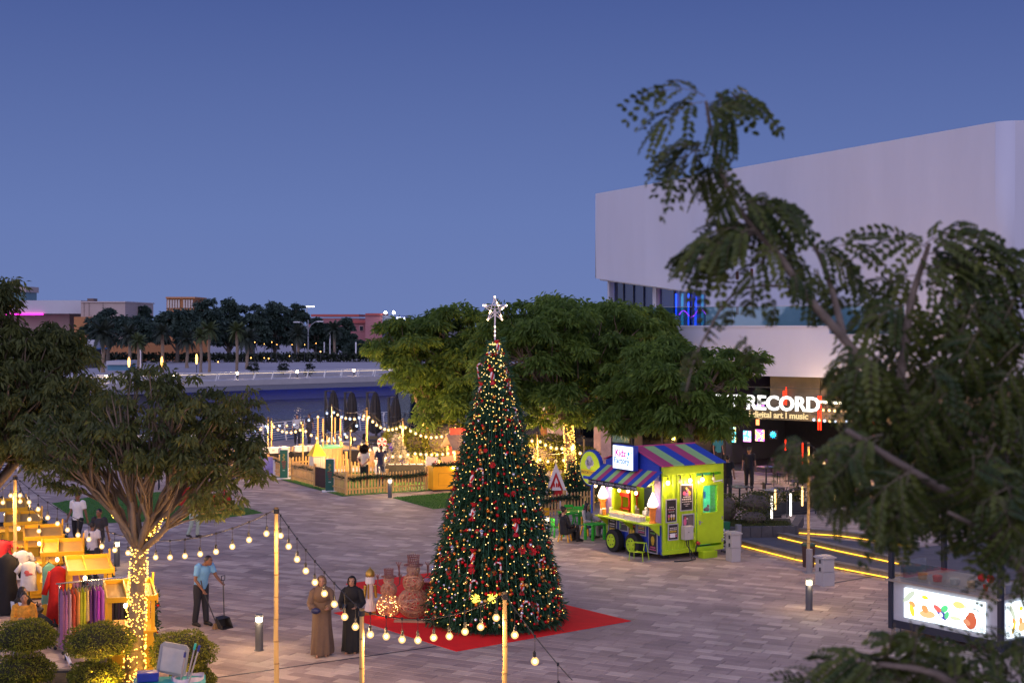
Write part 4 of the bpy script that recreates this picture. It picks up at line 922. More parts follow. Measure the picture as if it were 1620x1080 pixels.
# posters
def poster_mat(nm, hue, seed):
    m = bpy.data.materials.new(nm); m.use_nodes = True; t = m.node_tree; b = t.nodes['Principled BSDF']; b.inputs['Roughness'].default_value = .35
    return m
ink = M('poster_black', (.02,.018,.02), .3, .2, 30); cream = M('poster_cream', (.6,.55,.5), .4, .2, 40); pyel = M('poster_yellow', (.6,.40,.03), .4); ppink = M('poster_pink', (.6,.12,.25), .4, .2); pred = M('poster_red', (.45,.05,.05), .4); pgrn = M('poster_green', (.15,.4,.08), .4); frame_grey = M('poster_frame', (.42,.41,.43), .5)
inkg = M('poster_grey', (.06,.06,.065), .4, .4, 50)
def poster(parent, kind, c, w, h, plane, ik=0):
    """framed printed menu board: rows of print as flat raised print"""
    def q(mb, u0, v0, u1, v1, dp, th):
        if plane == 'y': mb.b2((c[0]+u0, c[1]-dp-th, c[2]+v0), (c[0]+u1, c[1]-dp, c[2]+v1))
        else: mb.b2((c[0]-dp-th, c[1]-u1, c[2]+v0), (c[0]-dp, c[1]-u0, c[2]+v1))
    b = MB(); q(b, -w/2, -h/2, w/2, h/2, 0, .02); p = b.build('poster_frame', frame_grey, parent)
    b = MB(); q(b, -w/2+.03, -h/2+.03, w/2-.03, h/2-.03, .021, .003); b.build('poster', ink if ik == 0 else inkg, p)
    def put(nm, mt, rects):
        b = MB()
        for r in rects: q(b, r[0]*w, r[1]*h, r[2]*w, r[3]*h, .0245, .0015)
        b.build(nm, mt, p)
    def fig(nm, mt, balls):
        b = MB()
        for (u, v, ru_, rv_) in balls:
            n = 10; vs = [(math.cos(2*math.pi*j/n)*ru_*w+u*w, math.sin(2*math.pi*j/n)*rv_*h+v*h) for j in range(n)]
            for k in range(0, n, 1): pass
            if plane == 'y': b.add([(c[0]+x, c[1]-.0265, c[2]+z) for x, z in vs], [tuple(range(n))])
            else: b.add([(c[0]-.0265, c[1]-x, c[2]+z) for x, z in vs], [tuple(range(n))])
        b.build(nm, mt, p)
    rr = random.Random(kind)
    def words(v, hgt, span=.34, n=3):
        out = []; u = -span
        while u < span-.04:
            l = rr.uniform(.06,.2); out.append((u, v, min(span, u+l), v+hgt)); u += l+.035
        return out
    if kind == 'cones':
        put('print', cream, words(.14,.028,.2)+words(.06,.022)+words(-.05,.022,.25)); put('print', pred, words(.01,.022,.3))
        fig('picture', cream, [(0,-.22,.1,.08),(.22,-.22,.1,.07)]); fig('picture', ppink, [(-.24,-.22,.1,.07)]); fig('picture', pyel, [(-.24,-.33,.06,.07),(0,-.33,.06,.07),(.22,-.33,.06,.07)])
    elif kind == 'sundae':
        fig('picture', ppink, [(-.2,.16,.13,.08),(.08,.26,.1,.06)]); fig('picture', pyel, [(.2,.15,.13,.09),(-.02,.34,.06,.04)]); fig('picture', M('poster_purple', (.3,.15,.4), .4), [(0,.12,.2,.07)])
        put('print', cream, words(0.0,.04,.3)+words(-.09,.05,.38)+words(-.17,.03,.4)+words(-.26,.03,.25)+words(-.33,.03,.1)); put('print', pred, [(.26,.36,.4,.43)])
    elif kind == 'shake':
        fig('picture', ppink, [(-.28,-.05,.13,.26)]); fig('picture', pred, [(-.26,.24,.08,.09)]); fig('picture', M('poster_dark', (.12,.10,.10), .4), [(.18,0,.24,.36)]); put('print', cream, words(.12,.1,.3)[1:]+words(-.02,.08,.36)[2:])  # includes a dark oval printed beside the shake
    elif kind == 'lines':
        put('print', cream, words(.22,.05)+words(.12,.05)+words(-.15,.06,.36)); put('print', pyel, words(-.01,.09,.36)); put('print', ppink, words(-.3,.1,.38))
    elif kind == 'text':
        put('print', cream, words(.33,.035,.25)+words(.18,.05,.3)+words(.08,.03,.3)+words(-.27,.06,.33)); put('print', pyel, words(-.1,.11,.3)+words(-.2,.04,.3))
    elif kind == 'cup':
        put('print', cream, words(.33,.05,.36)+words(.02,.05,.2)); put('print', cream, words(.18,.07,.38)); fig('picture', pgrn, [(-.34,-.1,.1,.25)])
    elif kind == 'waffle':
        put('print', cream, words(.32,.05,.3)); put('print', pred, words(.22,.06,.38)); fig('picture', pyel, [(-.18,-.02,.15,.16),(.16,-.02,.15,.16),(-.1,-.18,.08,.1),(.12,-.18,.08,.1)]); put('print', pgrn, words(-.38,.05,.38))
    elif kind == 'mango':
        put('print', pgrn, words(.22,.06,.25)); fig('picture', pyel, [(0,.0,.2,.15),(0,-.12,.14,.08)]); put('print', ppink, words(-.3,.05,.3)+words(-.38,.04,.36)); put('print', cream, words(.35,.03,.25))
poster(tr, 'cones', (.30,-.02,1.44), .40, .68, 'y'); poster(tr, 'sundae', (.87,-.02,1.79), .46, .78, 'y'); poster(tr, 'shake', (.93,-.02,1.10), .45, .42, 'y', 1); poster(tr, 'lines', (.37,-.02,.82), .38, .48, 'y')
poster(tr, 'text', (-.0,2.42,.66), .44, .66, 'x'); poster(tr, 'cup', (-.0,1.86,.83), .44, .38, 'x', 1); poster(tr, 'waffle', (-.0,1.42,.66), .40, .74, 'x'); poster(tr, 'lines', (-.0,.96,.82), .40, .40, 'x', 1); poster(tr, 'mango', (-.0,.42,.56), .42, .78, 'x')
# boxes and cables on the end wall
b = MB(); b.b2((.66,-.22,.58),(.98,-.03,.98)); eb = b.build('switch_box', M('beige_steel', (.45,.42,.38), .5), tr, bevel=.01); MB().ball((.80,-.225,.8),.015,6,4).build('lock', dark_metal, eb)
b = MB(); b.b2((.25,-.06,.66),(.43,-.02,.78)); b.build('socket_plate', paint_white, tr, bevel=.008)
b = MB()
for dx in (0,.07): b.tube([(.78+dx,-.12,.58),(.80+dx,-.14,.4),(.92-dx,-.2,.22),(.95-dx*2,-.35,.03),(.6+dx,-.45,.02),(.2,-.3,.02)], .016, 6)
b.tube([(KW-.1,-.05,.12),(KW+.2,-.1,.03),(KW+.38,.1,.05),(KW+.36,.2,.3),(KW+.1,.2,.35)], .035, 7); b.build('cable', black_plastic, tr)
b = MB(); b.b2((1.03,-.12,.56),(1.17,-.03,.75)); b.ball((1.10,-.1,.55),(.07,.06,.1),10,6); b.build('plug_socket', lime, tr); b = MB(); b.tube([(1.14,-.16,.48),(1.22,-.2,.42)], .05, 10); b.build('plug', M('plug_red', (.4,.03,.03)), tr); b = MB(); b.tube([(1.16,-.17,.44),(1.14,-.14,.3),(1.16,-.1,.18)], .025, 7); b.build('plug_cable', dark_metal, tr)
b = MB(); b.b2((1.27,-.32,0),(1.80,-.08,.2)); b.build('step', lime, tr, bevel=.01)
b = MB(); b.b2((KW-.4,.3,0),(KW-.2,.5,Z0)); b.b2((.2,2.3,0),(.4,2.5,Z0)); b.b2((.3,.3,.0),(.5,.5,Z0)); b.build('support', dark_metal, tr)
# bulbs on the trailer
def socket_bulb(parent, p, r, lit=True, drop=.09):
    p = Vector(p); b = MB(); b.tube([p+Vector((0,0,drop+r)), p+Vector((0,0,r*.8))], .022, 8); sk = b.build('socket', black_plastic, parent)
    b = MB(); b.ball(p, (r,r,r*1.2), 10, 7); bl_ = b.build('bulb', bulbg if lit else M('clear_bulb', (.5,.45,.38), .1, spec=.8), sk, smooth=True)
    if lit: lamp(bl_, p-Vector((.0,.0,r*1.6)), 16, (1,.60,.26))
for k, (x, lit) in enumerate(((.08,True),(.55,False),(.92,True),(1.38,True),(1.80,False))):
    y = -.14 if k else -.16; socket_bulb(tr, (x, y, 2.29 if k else 2.27), .055, lit)
    b = MB(); b.bar((x,-.03,2.46),(x,y,2.46),.015); b.bar((x,y,2.46),(x,y,2.42),.015); b.build('bracket', black_plastic, tr)
for k, y in enumerate((2.62,2.25,1.85,1.42,.98,.6)): socket_bulb(tr, (AX+.12,y,1.96-.02*(k%2)), .045, True, .1)
# ice cream cone lamps on the counter
swirl = ME('swirl_lamp', (1,.80,.62), 3.2); cone_m = M('cone_orange', (.75,.22,.03), .5, .2, 20)
for k, y in enumerate((.22, KL-.06)):
    cl_ = thing('cone_lamp', ('glowing ice cream cone lamp at the right end of the trailer counter','glowing ice cream cone lamp at the left end of the trailer counter')[k], 'lamp', Matrix.Translation(KN) @ Matrix.Rotation(KA,4,'Z') @ Vector((-.18,y,1.087)), 0, 'ice cream cone lamps')
    MB().lathe([(.11,0),(.11,.03),(.075,.05),(.10,.38),(.12,.40),(.12,.46)], 14).build('cone', cone_m, cl_)
    MB().lathe([(.10,.46),(.15,.50),(.16,.56),(.13,.6),(.135,.63),(.11,.68),(.11,.70),(.07,.76),(.06,.79),(.01,.90)], 16).build('swirl', swirl, cl_, smooth=True)
# goods on the counter
def counter_pt(x, y, z=1.087): return Matrix.Translation(KN) @ Matrix.Rotation(KA,4,'Z') @ Vector((x,y,z))
pop_m = M('popcorn', (.75,.60,.38), .8, .25, 40); cup_m = M('paper_cup', (.65,.60,.55), .6, .15, 20)
goods = [('cup_tray','clear tub tray of pale popcorn cups in the middle of the trailer counter',.95,.75,.3,pop_m), ('cup_tray','longer tray of cream popcorn cups farther left on the trailer counter',1.75,.7,.26,M('popcorn_warm', (.75,.5,.25), .8, .25, 40))]
for nm, lb, y, wy, wx, mt in goods:
    g_ = thing(nm, lb, 'tray of cups', counter_pt(-.26,y), KA, 'goods on the trailer counter'); b = MB(); b.b2((-wx/2,-wy/2,0),(wx/2,wy/2,.02)); b.build('tray', paint_white, g_)
    for i in range(3):
        for j in range(7):
            b = MB(); b.lathe([(.036,.02),(.05,.12)], 9, (-.09+.09*i, -wy/2+.06+j*(wy-.12)/6, 0)); b.mi = 1; b.ball((-.09+.09*i, -wy/2+.06+j*(wy-.12)/6, .13), (.05,.05,.045), 8, 5); b.build('cup', [cup_m, mt], g_)
for k, (y, h, mt, lb) in enumerate(((2.45,.20,M('amber_jar', (.5,.2,.03), .2),'amber jar on the trailer counter beside the left cone lamp'),(2.30,.24,M('green_cups', (.3,.5,.2), .5, .3, 20),'stack of pale green cups on the trailer counter'),(2.58,.16,M('mixed_box', (.5,.35,.3), .5, .6, 30),'small speckled box at the left end of the trailer counter'))):
    g_ = thing('jar', lb, 'jar', counter_pt(-.3 if k != 1 else -.16,y), KA); MB().lathe([(.06,0),(.065,h*.8),(.05,h*.86)], 12).build('jar_body', mt, g_); MB().lathe([(.055,h*.86),(.055,h)], 12).build('lid', M('pale_lid', (.7,.68,.6)), g_)
for k, (y, x, c_, lb) in enumerate(((1.15,.3,(.5,.5,.6),'grey machine behind the trailer counter'),(.75,.25,(.6,.35,.2),'orange and white carton behind the trailer counter'),(.60,.3,(.45,.5,.55),'pale bottles behind the trailer counter'),(1.7,.3,(.5,.35,.25),'striped cups stack behind the trailer counter'))):
    g_ = thing('counter_box', lb, 'container', counter_pt(x,y,1.052), KA, 'goods inside the trailer')
    mt = M('goods%d' % k, c_, .5, .35, 25); b = MB(); b.box((0,0,.13),(.16,.2,.26)); b.build('body', mt, g_, bevel=.01); b = MB(); b.lathe([(.05,.26),(.05,.34),(.03,.36)], 10); b.build('top', paint_white, g_)
# ice box and crate behind the trailer, cabinets
t = thing('green_crate', 'dark green plastic box on a blue stand behind the trailer', 'crate', counter_pt(KW+.42,.75,0), KA)
b = MB(); b.b2((-.3,-.25,.62),(.3,.25,.86)); b.build('box', M('dark_green_plastic', (.01,.12,.05), .4), t, bevel=.02); b = MB(); b.b2((-.27,-.22,.58),(.27,.22,.62)); 
for sx in (-.25,.25):
    for sy in (-.2,.2): b.bar((sx,sy,0),(sx,sy,.58),.05)
b.build('stand', M('stand_blue', (.15,.2,.42), .5), t)
t = thing('air_conditioner', 'white slatted air conditioner unit behind the trailer', 'air conditioner', counter_pt(KW+.22,.42,0), KA); b = MB(); b.b2((-.12,-.1,.1),(.12,.35,.7)); b.build('case', paint_white, t)
for k in range(6): b = MB(); b.b2((-.1,-.13,.16+.085*k),(.1,-.105,.2+.085*k)); b.build('slat', dark_metal, t)
cab_m = M('cabinet_grey', (.36,.35,.36), .5, .06, 3)
def cabinet(label, px, base, w, h, dpt):
    p = G(px, base); t = thing('utility_cabinet', label, 'utility cabinet', p, R(22), 'grey utility cabinets on the square')
    b = MB(); b.b2((-w/2,-dpt/2,0),(w/2,dpt/2,h*.46)); b.build('plinth', cab_m, t, bevel=.008); b = MB(); b.b2((-w/2+.004,-dpt/2+.004,h*.47),(w/2-.004,dpt/2-.004,h*.92)); b.build('body', cab_m, t, bevel=.008)
    b = MB(); b.prism([(-w/2-.04,-dpt/2-.04),(w/2+.04,-dpt/2-.04),(w/2+.04,dpt/2+.04),(-w/2-.04,dpt/2+.04)], h*.92, h*.97); b.prism([(-w/2,-dpt/2),(w/2,-dpt/2),(w/2,dpt/2),(-w/2,dpt/2)], h*.97, h); b.build('lid', cab_m, t, bevel=.01)
    for z in (h*.56,h*.82): MB().box((-w/2-.012,0-.05,z),(.03,.03,.1)).build('latch', dark_metal, t)
cabinet('grey utility cabinet touching the trailer corner', 1160, 887, .30, .86, .34)
cabinet('grey utility cabinet beside the bamboo pole stand', 1305, 925, .36, .78, .36)
# striped lime stool chair in front of the wheel
def tube_stool(label, px, py, rz):
    t = thing('garden_stool', label, 'step stool', G(px,py), rz); m_ = lime; b = MB()
    b.tube([(-.22,-.18,0),(-.2,-.16,.26),(-.05,-.15,.27),(-.03,.0,.28)], .014, 6); b.tube([(.22,-.18,0),(.2,-.16,.26),(.2,.0,.27)], .014, 6); b.tube([(-.24,.22,0),(-.2,.12,.5),(-.2,-.02,.52)], .014, 6); b.tube([(.24,.22,0),(.2,.12,.5),(.2,-.02,.52),(.18,-.04,.3)], .014, 6); b.tube([(-.2,-.02,.52),(-.18,-.06,.4),(-.2,-.02,.28)], .014, 6); b.build('frame', m_, t)
    b = MB(); b.b2((-.21,-.02,.50),(.21,.13,.525)); b.build('seat', m_, t, bevel=.01); b = MB(); b.b2((-.21,-.19,.255),(.21,-.03,.275)); b.build('step', m_, t, bevel=.008)
tube_stool('lime tubular step stool in front of the trailer wheel', 1010, 886, KA-R(90)+.5)
# ================================================================== bollards, kerbs, bin
boll_m = M('bollard_grey', (.085,.09,.105), .45, .1)
blit = ME('bollard_light', (1,.84,.58), 7)
def bollard(label, px, py, h=.76, r=.085, lit=True):
    t = thing('bollard_light', label, 'bollard light', G(px,py), 0, 'round bollard lights on the square')
    MB().lathe([(r,0),(r,h*.80)], 18).build('post', boll_m, t, smooth=False)
    b = MB(); b.lathe([(r*.8,h*.801),(r*.8,h*.93)], 14); lo_ = b.build('lens', blit if lit else steel, t); lit and [lamp(lo_, (.15*math.cos(q_),.15*math.sin(q_),h*.86), 6, (1,.72,.40), .05) for q_ in (.5,2.6,4.7)]; MB().lathe([(r,h*.931),(r,h*.985),(r*.9,h)], 18).build('cap', boll_m, t)
    MB().lathe([(r*1.25,0.001),(r*1.25,.012)], 18).build('foot', boll_m, t)
bollard('lit grey bollard left of the tall bamboo pole and the walking women', 410, 1028)
bollard('lit grey bollard on the open paving nearest the lightbox counter', 1280, 964)
bollard('lit grey bollard at the tip of the turf by the picket fence', 617, 787)
bollard('lit grey bollard between the Christmas tree and the children chairs', 865, 852, .72)
bollard('lit grey bollard beside the yellow carts, behind the walkers', 185, 895, .72)
t = thing('post_sleeve', 'plain grey tubular sleeve holding the right bamboo pole', 'pole stand', G(1280.5,906)); MB().lathe([(.09,0.02),(.09,.66)], 18).build('sleeve', M('sleeve_grey', (.22,.22,.24), .45), t); MB().box((0,0,.01),(.32,.32,.02)).build('plate', steel, t)
t = thing('grey_bollard', 'unlit pale grey bollard between trailer and lit kerb', 'bollard', G(1168,870)); MB().lathe([(.10,0),(.10,.78)], 18).build('post', M('sleeve_grey', (.22,.22,.24)), t); MB().lathe([(.17,0),(.17,.02)], 18).build('foot', steel, t)
t = thing('litter_bin', 'small dark litter bin behind the bamboo pole stand', 'bin', G(1279,896)); MB().lathe([(.16,0),(.19,.6)], 16).build('body', M('bin_brown', (.05,.025,.02), .6, .3), t); MB().lathe([(.19,.6),(.2,.62),(.2,.66)], 16).build('rim', M('bin_green', (.03,.08,.05)), t)
# ---- stepped ramp with lit kerbs
amber = ME('kerb_glow', (1,.50,.03), 3)
kerb_m = M('kerb_stone', (.22,.19,.15), .8, .25, 4); asph = M('ramp_asphalt', (.105,.105,.115), .9, .2, 2)
def kerb(label, pts, w=.32, h=.17, z=0):
    t = thing('lit_kerb', label, 'kerb', pts[0], 0, 'kerbs with amber light strips'); o0 = pts[0]
    for i in range(len(pts)-1):
        a = pts[i]-o0; c = pts[i+1]-o0; d = (c-a); L = d.length; n = max(1, round(L/.9)); dn = d.normalized(); nn = Vector((dn.y,-dn.x,0))
        for k in range(n):
            p0 = a+dn*(L*k/n+.008); p1 = a+dn*(L*(k+1)/n-.008); m_ = MB(); up = Vector((0,0,z+h/2)); m_.bar(p0+up, p1+up, w, h); m_.build('kerb_stone', kerb_m, t)
            m_ = MB(); m_.bar(p0+nn*(w/2+.02)+Vector((0,0,z+.045)), p1+nn*(w/2+.02)+Vector((0,0,z+.045)), .02, .02); m_.build('light_strip', amber, t)
            m_ = MB(); m_.bar(p0+nn*(w/2+.02)+Vector((0,0,z+h+.02)), p1+nn*(w/2+.02)+Vector((0,0,z+h+.02)), .08, .025); m_.build('nosing', kerb_m, t)
kerb('lit kerb along the edge of the paving, nearest of three', [G(1171,862), G(1265,886), G(1330,899), G(1440,920)])
kerb('lit kerb in the middle of the grey ramp', [G(1238,851), G(1330,872), G(1430,893)])
kerb('short lit kerb under the bar terrace, farthest of three', [G(1256,843), G(1330,848), G(1390,856), G(1450,866)])
b = MB(); b.add([G(1150,857)+Vector((0,0,.004)), G(1460,924)+Vector((0,0,.004)), Vector((17,39,.004)), Vector((20,48,.004)), G(1452,866)+Vector((0,0,.004)), G(1240,845)+Vector((0,0,.004)), G(1148,846)+Vector((0,0,.004))], [(0,1,2,3,4,5,6)])
tag(b.build('ramp', asph), 'grey ramp between lit kerbs', None, None, 'structure')
# planter wall with shrubs
pl = thing('planter_wall', 'low dark stone planter edge behind the trailer', 'planter', G(1150,850)); q = G(1256,848)-pl.location; q2 = G(1268,838)-pl.location
n = 6
for i in range(n):
    a = q*(i/n); c = q*((i+1)/n); m_ = MB(); dn = (c-a).normalized(); m_.bar(a+dn*.006+Vector((0,0,.17)), c-dn*.006+Vector((0,0,.17)), .25, .34); m_.build('stone', M('planter_stone', (.075,.07,.075), .7, .25, 5), pl)
b = MB(); b.bar(q+Vector((0,0,.17)), q2+Vector((.2,1.2,.17)), .25, .335); b.build('end_stone', M('planter_stone', (.075,.07,.075)), pl)
b = MB(); b.add([(0,.1,.28), tuple(q+Vector((0,.1,.28))), tuple(q+Vector((.3,2.2,.28))), (.2,2.2,.28)], [(0,1,2,3)]); b.build('soil', M('planter_soil', (.06,.05,.03), .95, .4, 8), pl)
shrub_leaf = MLEAF('shrub_leaves', (.03,.04,.010), (.12,.13,.03), .2)
topi_leaf = MLEAF('topiary_leaves', (.07,.095,.012), (.32,.32,.035), .4)
def bush_at(label, base, rad, h0, n=900, leaf=None, name='shrub', L=.09, W=.05, grp=None, cat='shrub'):
    t = thing(name, label, cat, base, 0, grp); u = unit(n); u[:,2] *= 1
    r = RNG.uniform(.82,1.05,n)[:,None]; pos = u*r*np.array(rad); pos[:,2] += h0+rad[2]
    link('foliage', leaf_mesh('foliage', pos, u+unit(n)*.8, unit(n), L*RNG.uniform(.6,1.3,n), W*RNG.uniform(.6,1.2,n), RNG.random(n), leaf or shrub_leaf, .1), t)
    b = MB()
    if h0 > .06:
        b.tube([(0,0,0),(.02,0,h0+rad[2]*.5)], [.035,.025], 6)
        for k in range(5): b.tube([(.01,0,h0*.8),(rad[0]*.5*math.cos(k*1.3),rad[1]*.5*math.sin(k*1.3),h0+rad[2])], [.018,.008], 4)
    b.ball((0,0,h0+rad[2]), tuple(x*.8 for x in rad), 10, 7); b.build('stem', bark_far, t); return t
bush_at('shrub on a bare stem in the stone planter before the bar tables', G(1195,838), (.62,.6,.35), .55, 700)
bush_at('low rounded shrub at the foot of the stemmed planter shrub', G(1193,840)-Vector((.05,.3,0)), (.5,.45,.25), .24, 500)
bush_at('reddish shrub directly behind the trailer corner', G(1152,838), (.35,.35,.5), .2, 500)
gr = thing('planter_grass', 'tufts of olive grass in the stone planter', 'plants', pl.location); gn = 2500
pos = np.stack([RNG.uniform(.2,q.x,gn), RNG.uniform(.15,1.6,gn), np.full(gn,.27)], 1); ax = unit(gn)*.5; ax[:,2] = 1; tag(link('blades', leaf_mesh('blades', pos, ax, unit(gn), .12, .02, RNG.random(gn), shrub_leaf, .2), gr), kind='stuff')
# ================================================================== red carpets
carpet = M('red_carpet', (.80,.008,.008), .95, .1, 3, bump=.15)
cB = G(722,1030); cA2 = G(998,982); cu = (cA2-cB).normalized(); cv = Vector((-cu.y,cu.x,0))
b = MB(FR(cB, cu, cv)); b.prism([(0,0),(4.96,0),(4.96,5.0),(0,5.0)], .001, .014); tag(b.build('carpet', carpet), 'red carpet square under the Christmas tree', 'carpet')
b = MB(FR(G(547,923.5), cu, cv)); b.prism([(0,-2.75),(3.4,-2.75),(3.4,0),(0,0)], .001, .014); tag(b.build('carpet', carpet), 'smaller red carpet behind the wire snowmen', 'carpet')
# ================================================================== Christmas tree
TB_ = G(783,984); XT = thing('christmas_tree', 'tall cone Christmas tree with hanging lights, baubles and a wire star', 'Christmas tree', TB_)
TH = 6.6; 
def tr_r(z):
    f = 1-z/TH; return 1.50*(f**.97)*(1+.04*math.sin(math.pi*f))+.06
needle = MLEAF('fir_tinsel', (.012,.048,.024), (.042,.13,.058), .2, .5)
n = 30000; z = TH*(1-np.sqrt(RNG.random(n)*.985+.0)); f = 1-z/TH; rr = (1.5*f**.97*(1+.04*np.sin(np.pi*f))+.06)
an = RNG.uniform(0, 2*np.pi, n); lump = 1+.05*np.sin(an*9+z*7)+.04*np.sin(an*17-z*11); rad = rr*lump*(.80+.20*RNG.random(n))
pos = np.stack([rad*np.cos(an), rad*np.sin(an), z+.05], 1); ax = np.stack([np.cos(an), np.sin(an), RNG.uniform(-1.2,.25,n)], 1)+unit(n)*.55
link('foliage', leaf_mesh('foliage', pos, ax, unit(n), RNG.uniform(.10,.24,n), RNG.uniform(.018,.05,n), RNG.random(n), needle, .1), XT)
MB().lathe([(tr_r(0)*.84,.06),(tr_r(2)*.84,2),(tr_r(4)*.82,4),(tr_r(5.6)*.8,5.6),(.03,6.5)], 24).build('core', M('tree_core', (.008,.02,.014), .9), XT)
MB().lathe([(1.35,.016),(1.35,.06)], 24).build('base_ring', dark_metal, XT)
# vertical light strings
vw = MB(); vl = MB(); lights = []
NS = 46
for k in range(NS):
    a0 = 2*math.pi*k/NS+random.uniform(-.04,.04); pts = []
    for i in range(15):
        zz = 6.45-(6.45-.15-random.random()*.5*(i == 14))*i/14; r = tr_r(zz)*1.035+.01; pts.append((r*math.cos(a0+.02*math.sin(i)), r*math.sin(a0+.02*math.sin(i)), zz))
    vw.tube(pts, .005, 3, False)
    z_ = 6.4
    while z_ > .2:
        r = tr_r(z_)*1.05+.015; a = a0+random.uniform(-.5,.5)*min(.12,.10/r)
        lights.append((r*math.cos(a), r*math.sin(a), z_)); z_ -= random.uniform(.15,.36)*(1.0 if z_ < 5.0 else .75)
vw.build('light_wire', M('tree_wire', (.06,.20,.12), .5), XT)
for _ in range(190):
    zz = random.uniform(4.4,6.45); r = tr_r(zz)*1.05+.02; a = random.uniform(0,2*math.pi); lights.append((r*math.cos(a), r*math.sin(a), zz))
for p in lights: vl.mi = random.randint(0,1); octa(vl, p, random.uniform(.009,.016))
tag(vl.build('tree_light', [ME('tree_light', (1,.58,.12), 2.6), ME('tree_light_pale', (1,.66,.26), 3.2)], XT), kind='stuff')
# baubles: 300 as parts, the rest as one
bm = [M('bauble_red', (.55,.008,.012), .16, 0, metal=.5), M('bauble_gold', (.72,.45,.12), .2, 0, metal=.8), M('bauble_silver', (.75,.75,.78), .18, 0, metal=.8), M('bauble_orange', (.72,.20,.02), .2, 0, metal=.5)]
bme = [MB().ball((0,0,0), .045, 8, 6).mesh('bauble', m_, True) for m_ in bm]
balls = []
for _ in range(1150):
    zz = TH*(1-math.sqrt(random.random()*.95)); a = random.uniform(0,2*math.pi); zz = max(.25,min(6.2,zz)); r = tr_r(zz)*1.05+.02
    c = random.choices((0,1,2,3),(.42,.24,.12,.22))[0]; balls.append(((r*math.cos(a), r*math.sin(a), zz), c, random.uniform(.55,1.0)))
front = [q for q in balls if q[0][1] < .15*abs(q[0][0])]; front.sort(key=lambda q: q[0][1]); vis = front[:300]; oth = [q for q in balls if q not in vis]
for p, c, s_ in vis: o = link('bauble', bme[c], XT, p); o.scale = (s_,)*3
b = MB()
for p, c, s_ in oth: b.mi = c; b.ball(p, .045*s_, 6, 4)
tag(b.build('baubles', bm, XT, smooth=True), kind='stuff')
# sweets, canes, bows
candy_w = M('candy_white', (.75,.70,.70), .4); candy_r = M('candy_red', (.5,.01,.02), .45, .1)
def surf(px, py):
    """point on the tree surface for a spot in the photo"""
    for _ in range(1):
        d0 = TB_.y
        for _ in range(6):
            p = P(px, py, d0); zz = p.z; r = tr_r(max(0,min(TH,zz))); dx = p.x-TB_.x; yy = TB_.y-math.sqrt(max(0,r*r-dx*dx))-.05; d0 = yy
    return P(px, py, d0)-TB_
def wrapped_candy(p, s=1.0, tilt=0.0):
    m_ = MB(); ns = 7
    for i in range(ns):
        a0 = 2*math.pi*i/ns
    # striped ellipsoid
    k = 12; st = 8; vs = []; fs = []; mi = []
    for i in range(st+1):
        th = math.pi*(.12+.76*i/st)
        for j in range(k):
            a = 2*math.pi*j/k+i*.28; vs.append((.085*math.sin(th)*math.cos(a), .085*math.sin(th)*math.sin(a), -.17*math.cos(th)))
    for i in range(st):
        for j in range(k): fs.append((i*k+j, i*k+(j+1)%k, (i+1)*k+(j+1)%k, (i+1)*k+j)); mi.append(1 if (j//2) % 2 else 0)
    m_.add(vs, fs); m_.m = mi
    o = m_.build('candy', [candy_w, candy_r], XT, smooth=True, loc=p); o.rotation_euler = (0, tilt, 0); o.scale = (s*.66,)*3
    for sg2 in (1,-1):
        w_ = MB(); w_.lathe([(.03,sg2*.15),(.09,sg2*.24),(.11,sg2*.28),(.02,sg2*.30)] if sg2 > 0 else [(.02,-.30),(.11,-.28),(.09,-.24),(.03,-.15)], 9, fold=lambda f, a: 1+.25*math.sin(a*4)); w_.build('wrapper', candy_r, o)
for px, py, s_, tl in ((788,549,.85,-.15),(779,595,1.0,-.15),(760,617,1.0,.2),(804,612,1.0,-.2),(747,757,.95,.2),(749,809,1.05,.1),(816,834,1.05,-.05),(748,882,1.05,.1),(719,782,.9,.3),(826,927,1.0,.0),(859,828,.95,-.3),(883,962,.9,.1)): wrapped_candy(surf(px,py), s_, tl)
def cane(px, py, s=1.0, flip=1):
    p = surf(px,py); pts = [Vector((0,0,-.24)), Vector((0,0,.1))]+[Vector((flip*(.07-.07*math.cos(a)),0,.1+.07*math.sin(a))) for a in (.6,1.2,1.8,2.4,3.0)]
    m_ = MB(); ring = []
    full = []
    for i in range(len(pts)-1):
        nn = 6 if i == 0 else 1
        for q in range(nn): full.append(pts[i].lerp(pts[i+1], q/nn))
    full.append(pts[-1]); m_.tube(full, .022, 6, False); mi = []
    for i in range(len(full)-1):
        for j in range(6): mi.append(1 if ((j+i*2)//3) % 2 else 0)
    m_.m = mi; o = m_.build('candy_cane', [candy_w, candy_r], XT, smooth=True, loc=p); o.scale = (s*.88,)*3
    o.rotation_euler = (0, random.uniform(-.15,.15), 0)
for a_ in ((756,586,1.0,1),(801,592,1.2,-1),(752,650,1.1,1),(815,657,1.2,-1),(819,666,1.0,-1),(826,700,1.1,-1),(764,752,1.1,-1),(726,895,1.1,1),(792,902,1.2,-1),(744,930,1.2,1),(853,898,1.2,1),(826,964,1.3,1),(851,968,1.3,-1),(697,885,1.0,1),(718,806,1.0,1)): cane(*a_)
bow_m = M('bow_red', (.48,.008,.012), .7, .15, 12)
def bow(px, py, s=1.0):
    p = surf(px,py); m_ = MB()
    for k in range(7):
        a = 2*math.pi*k/7; d = Vector((math.cos(a),-.35,math.sin(a)))*.11; e = Vector((-math.sin(a),0,math.cos(a)))*.05; m_.add([(0,-.02,0), tuple(d*.55+e), tuple(d), tuple(d*.55-e)], [(0,1,2,3)])
    m_.ball((0,-.04,0), .03, 6, 4); o = m_.build('bow', bow_m, XT, loc=p); o.scale = (s*.72,)*3
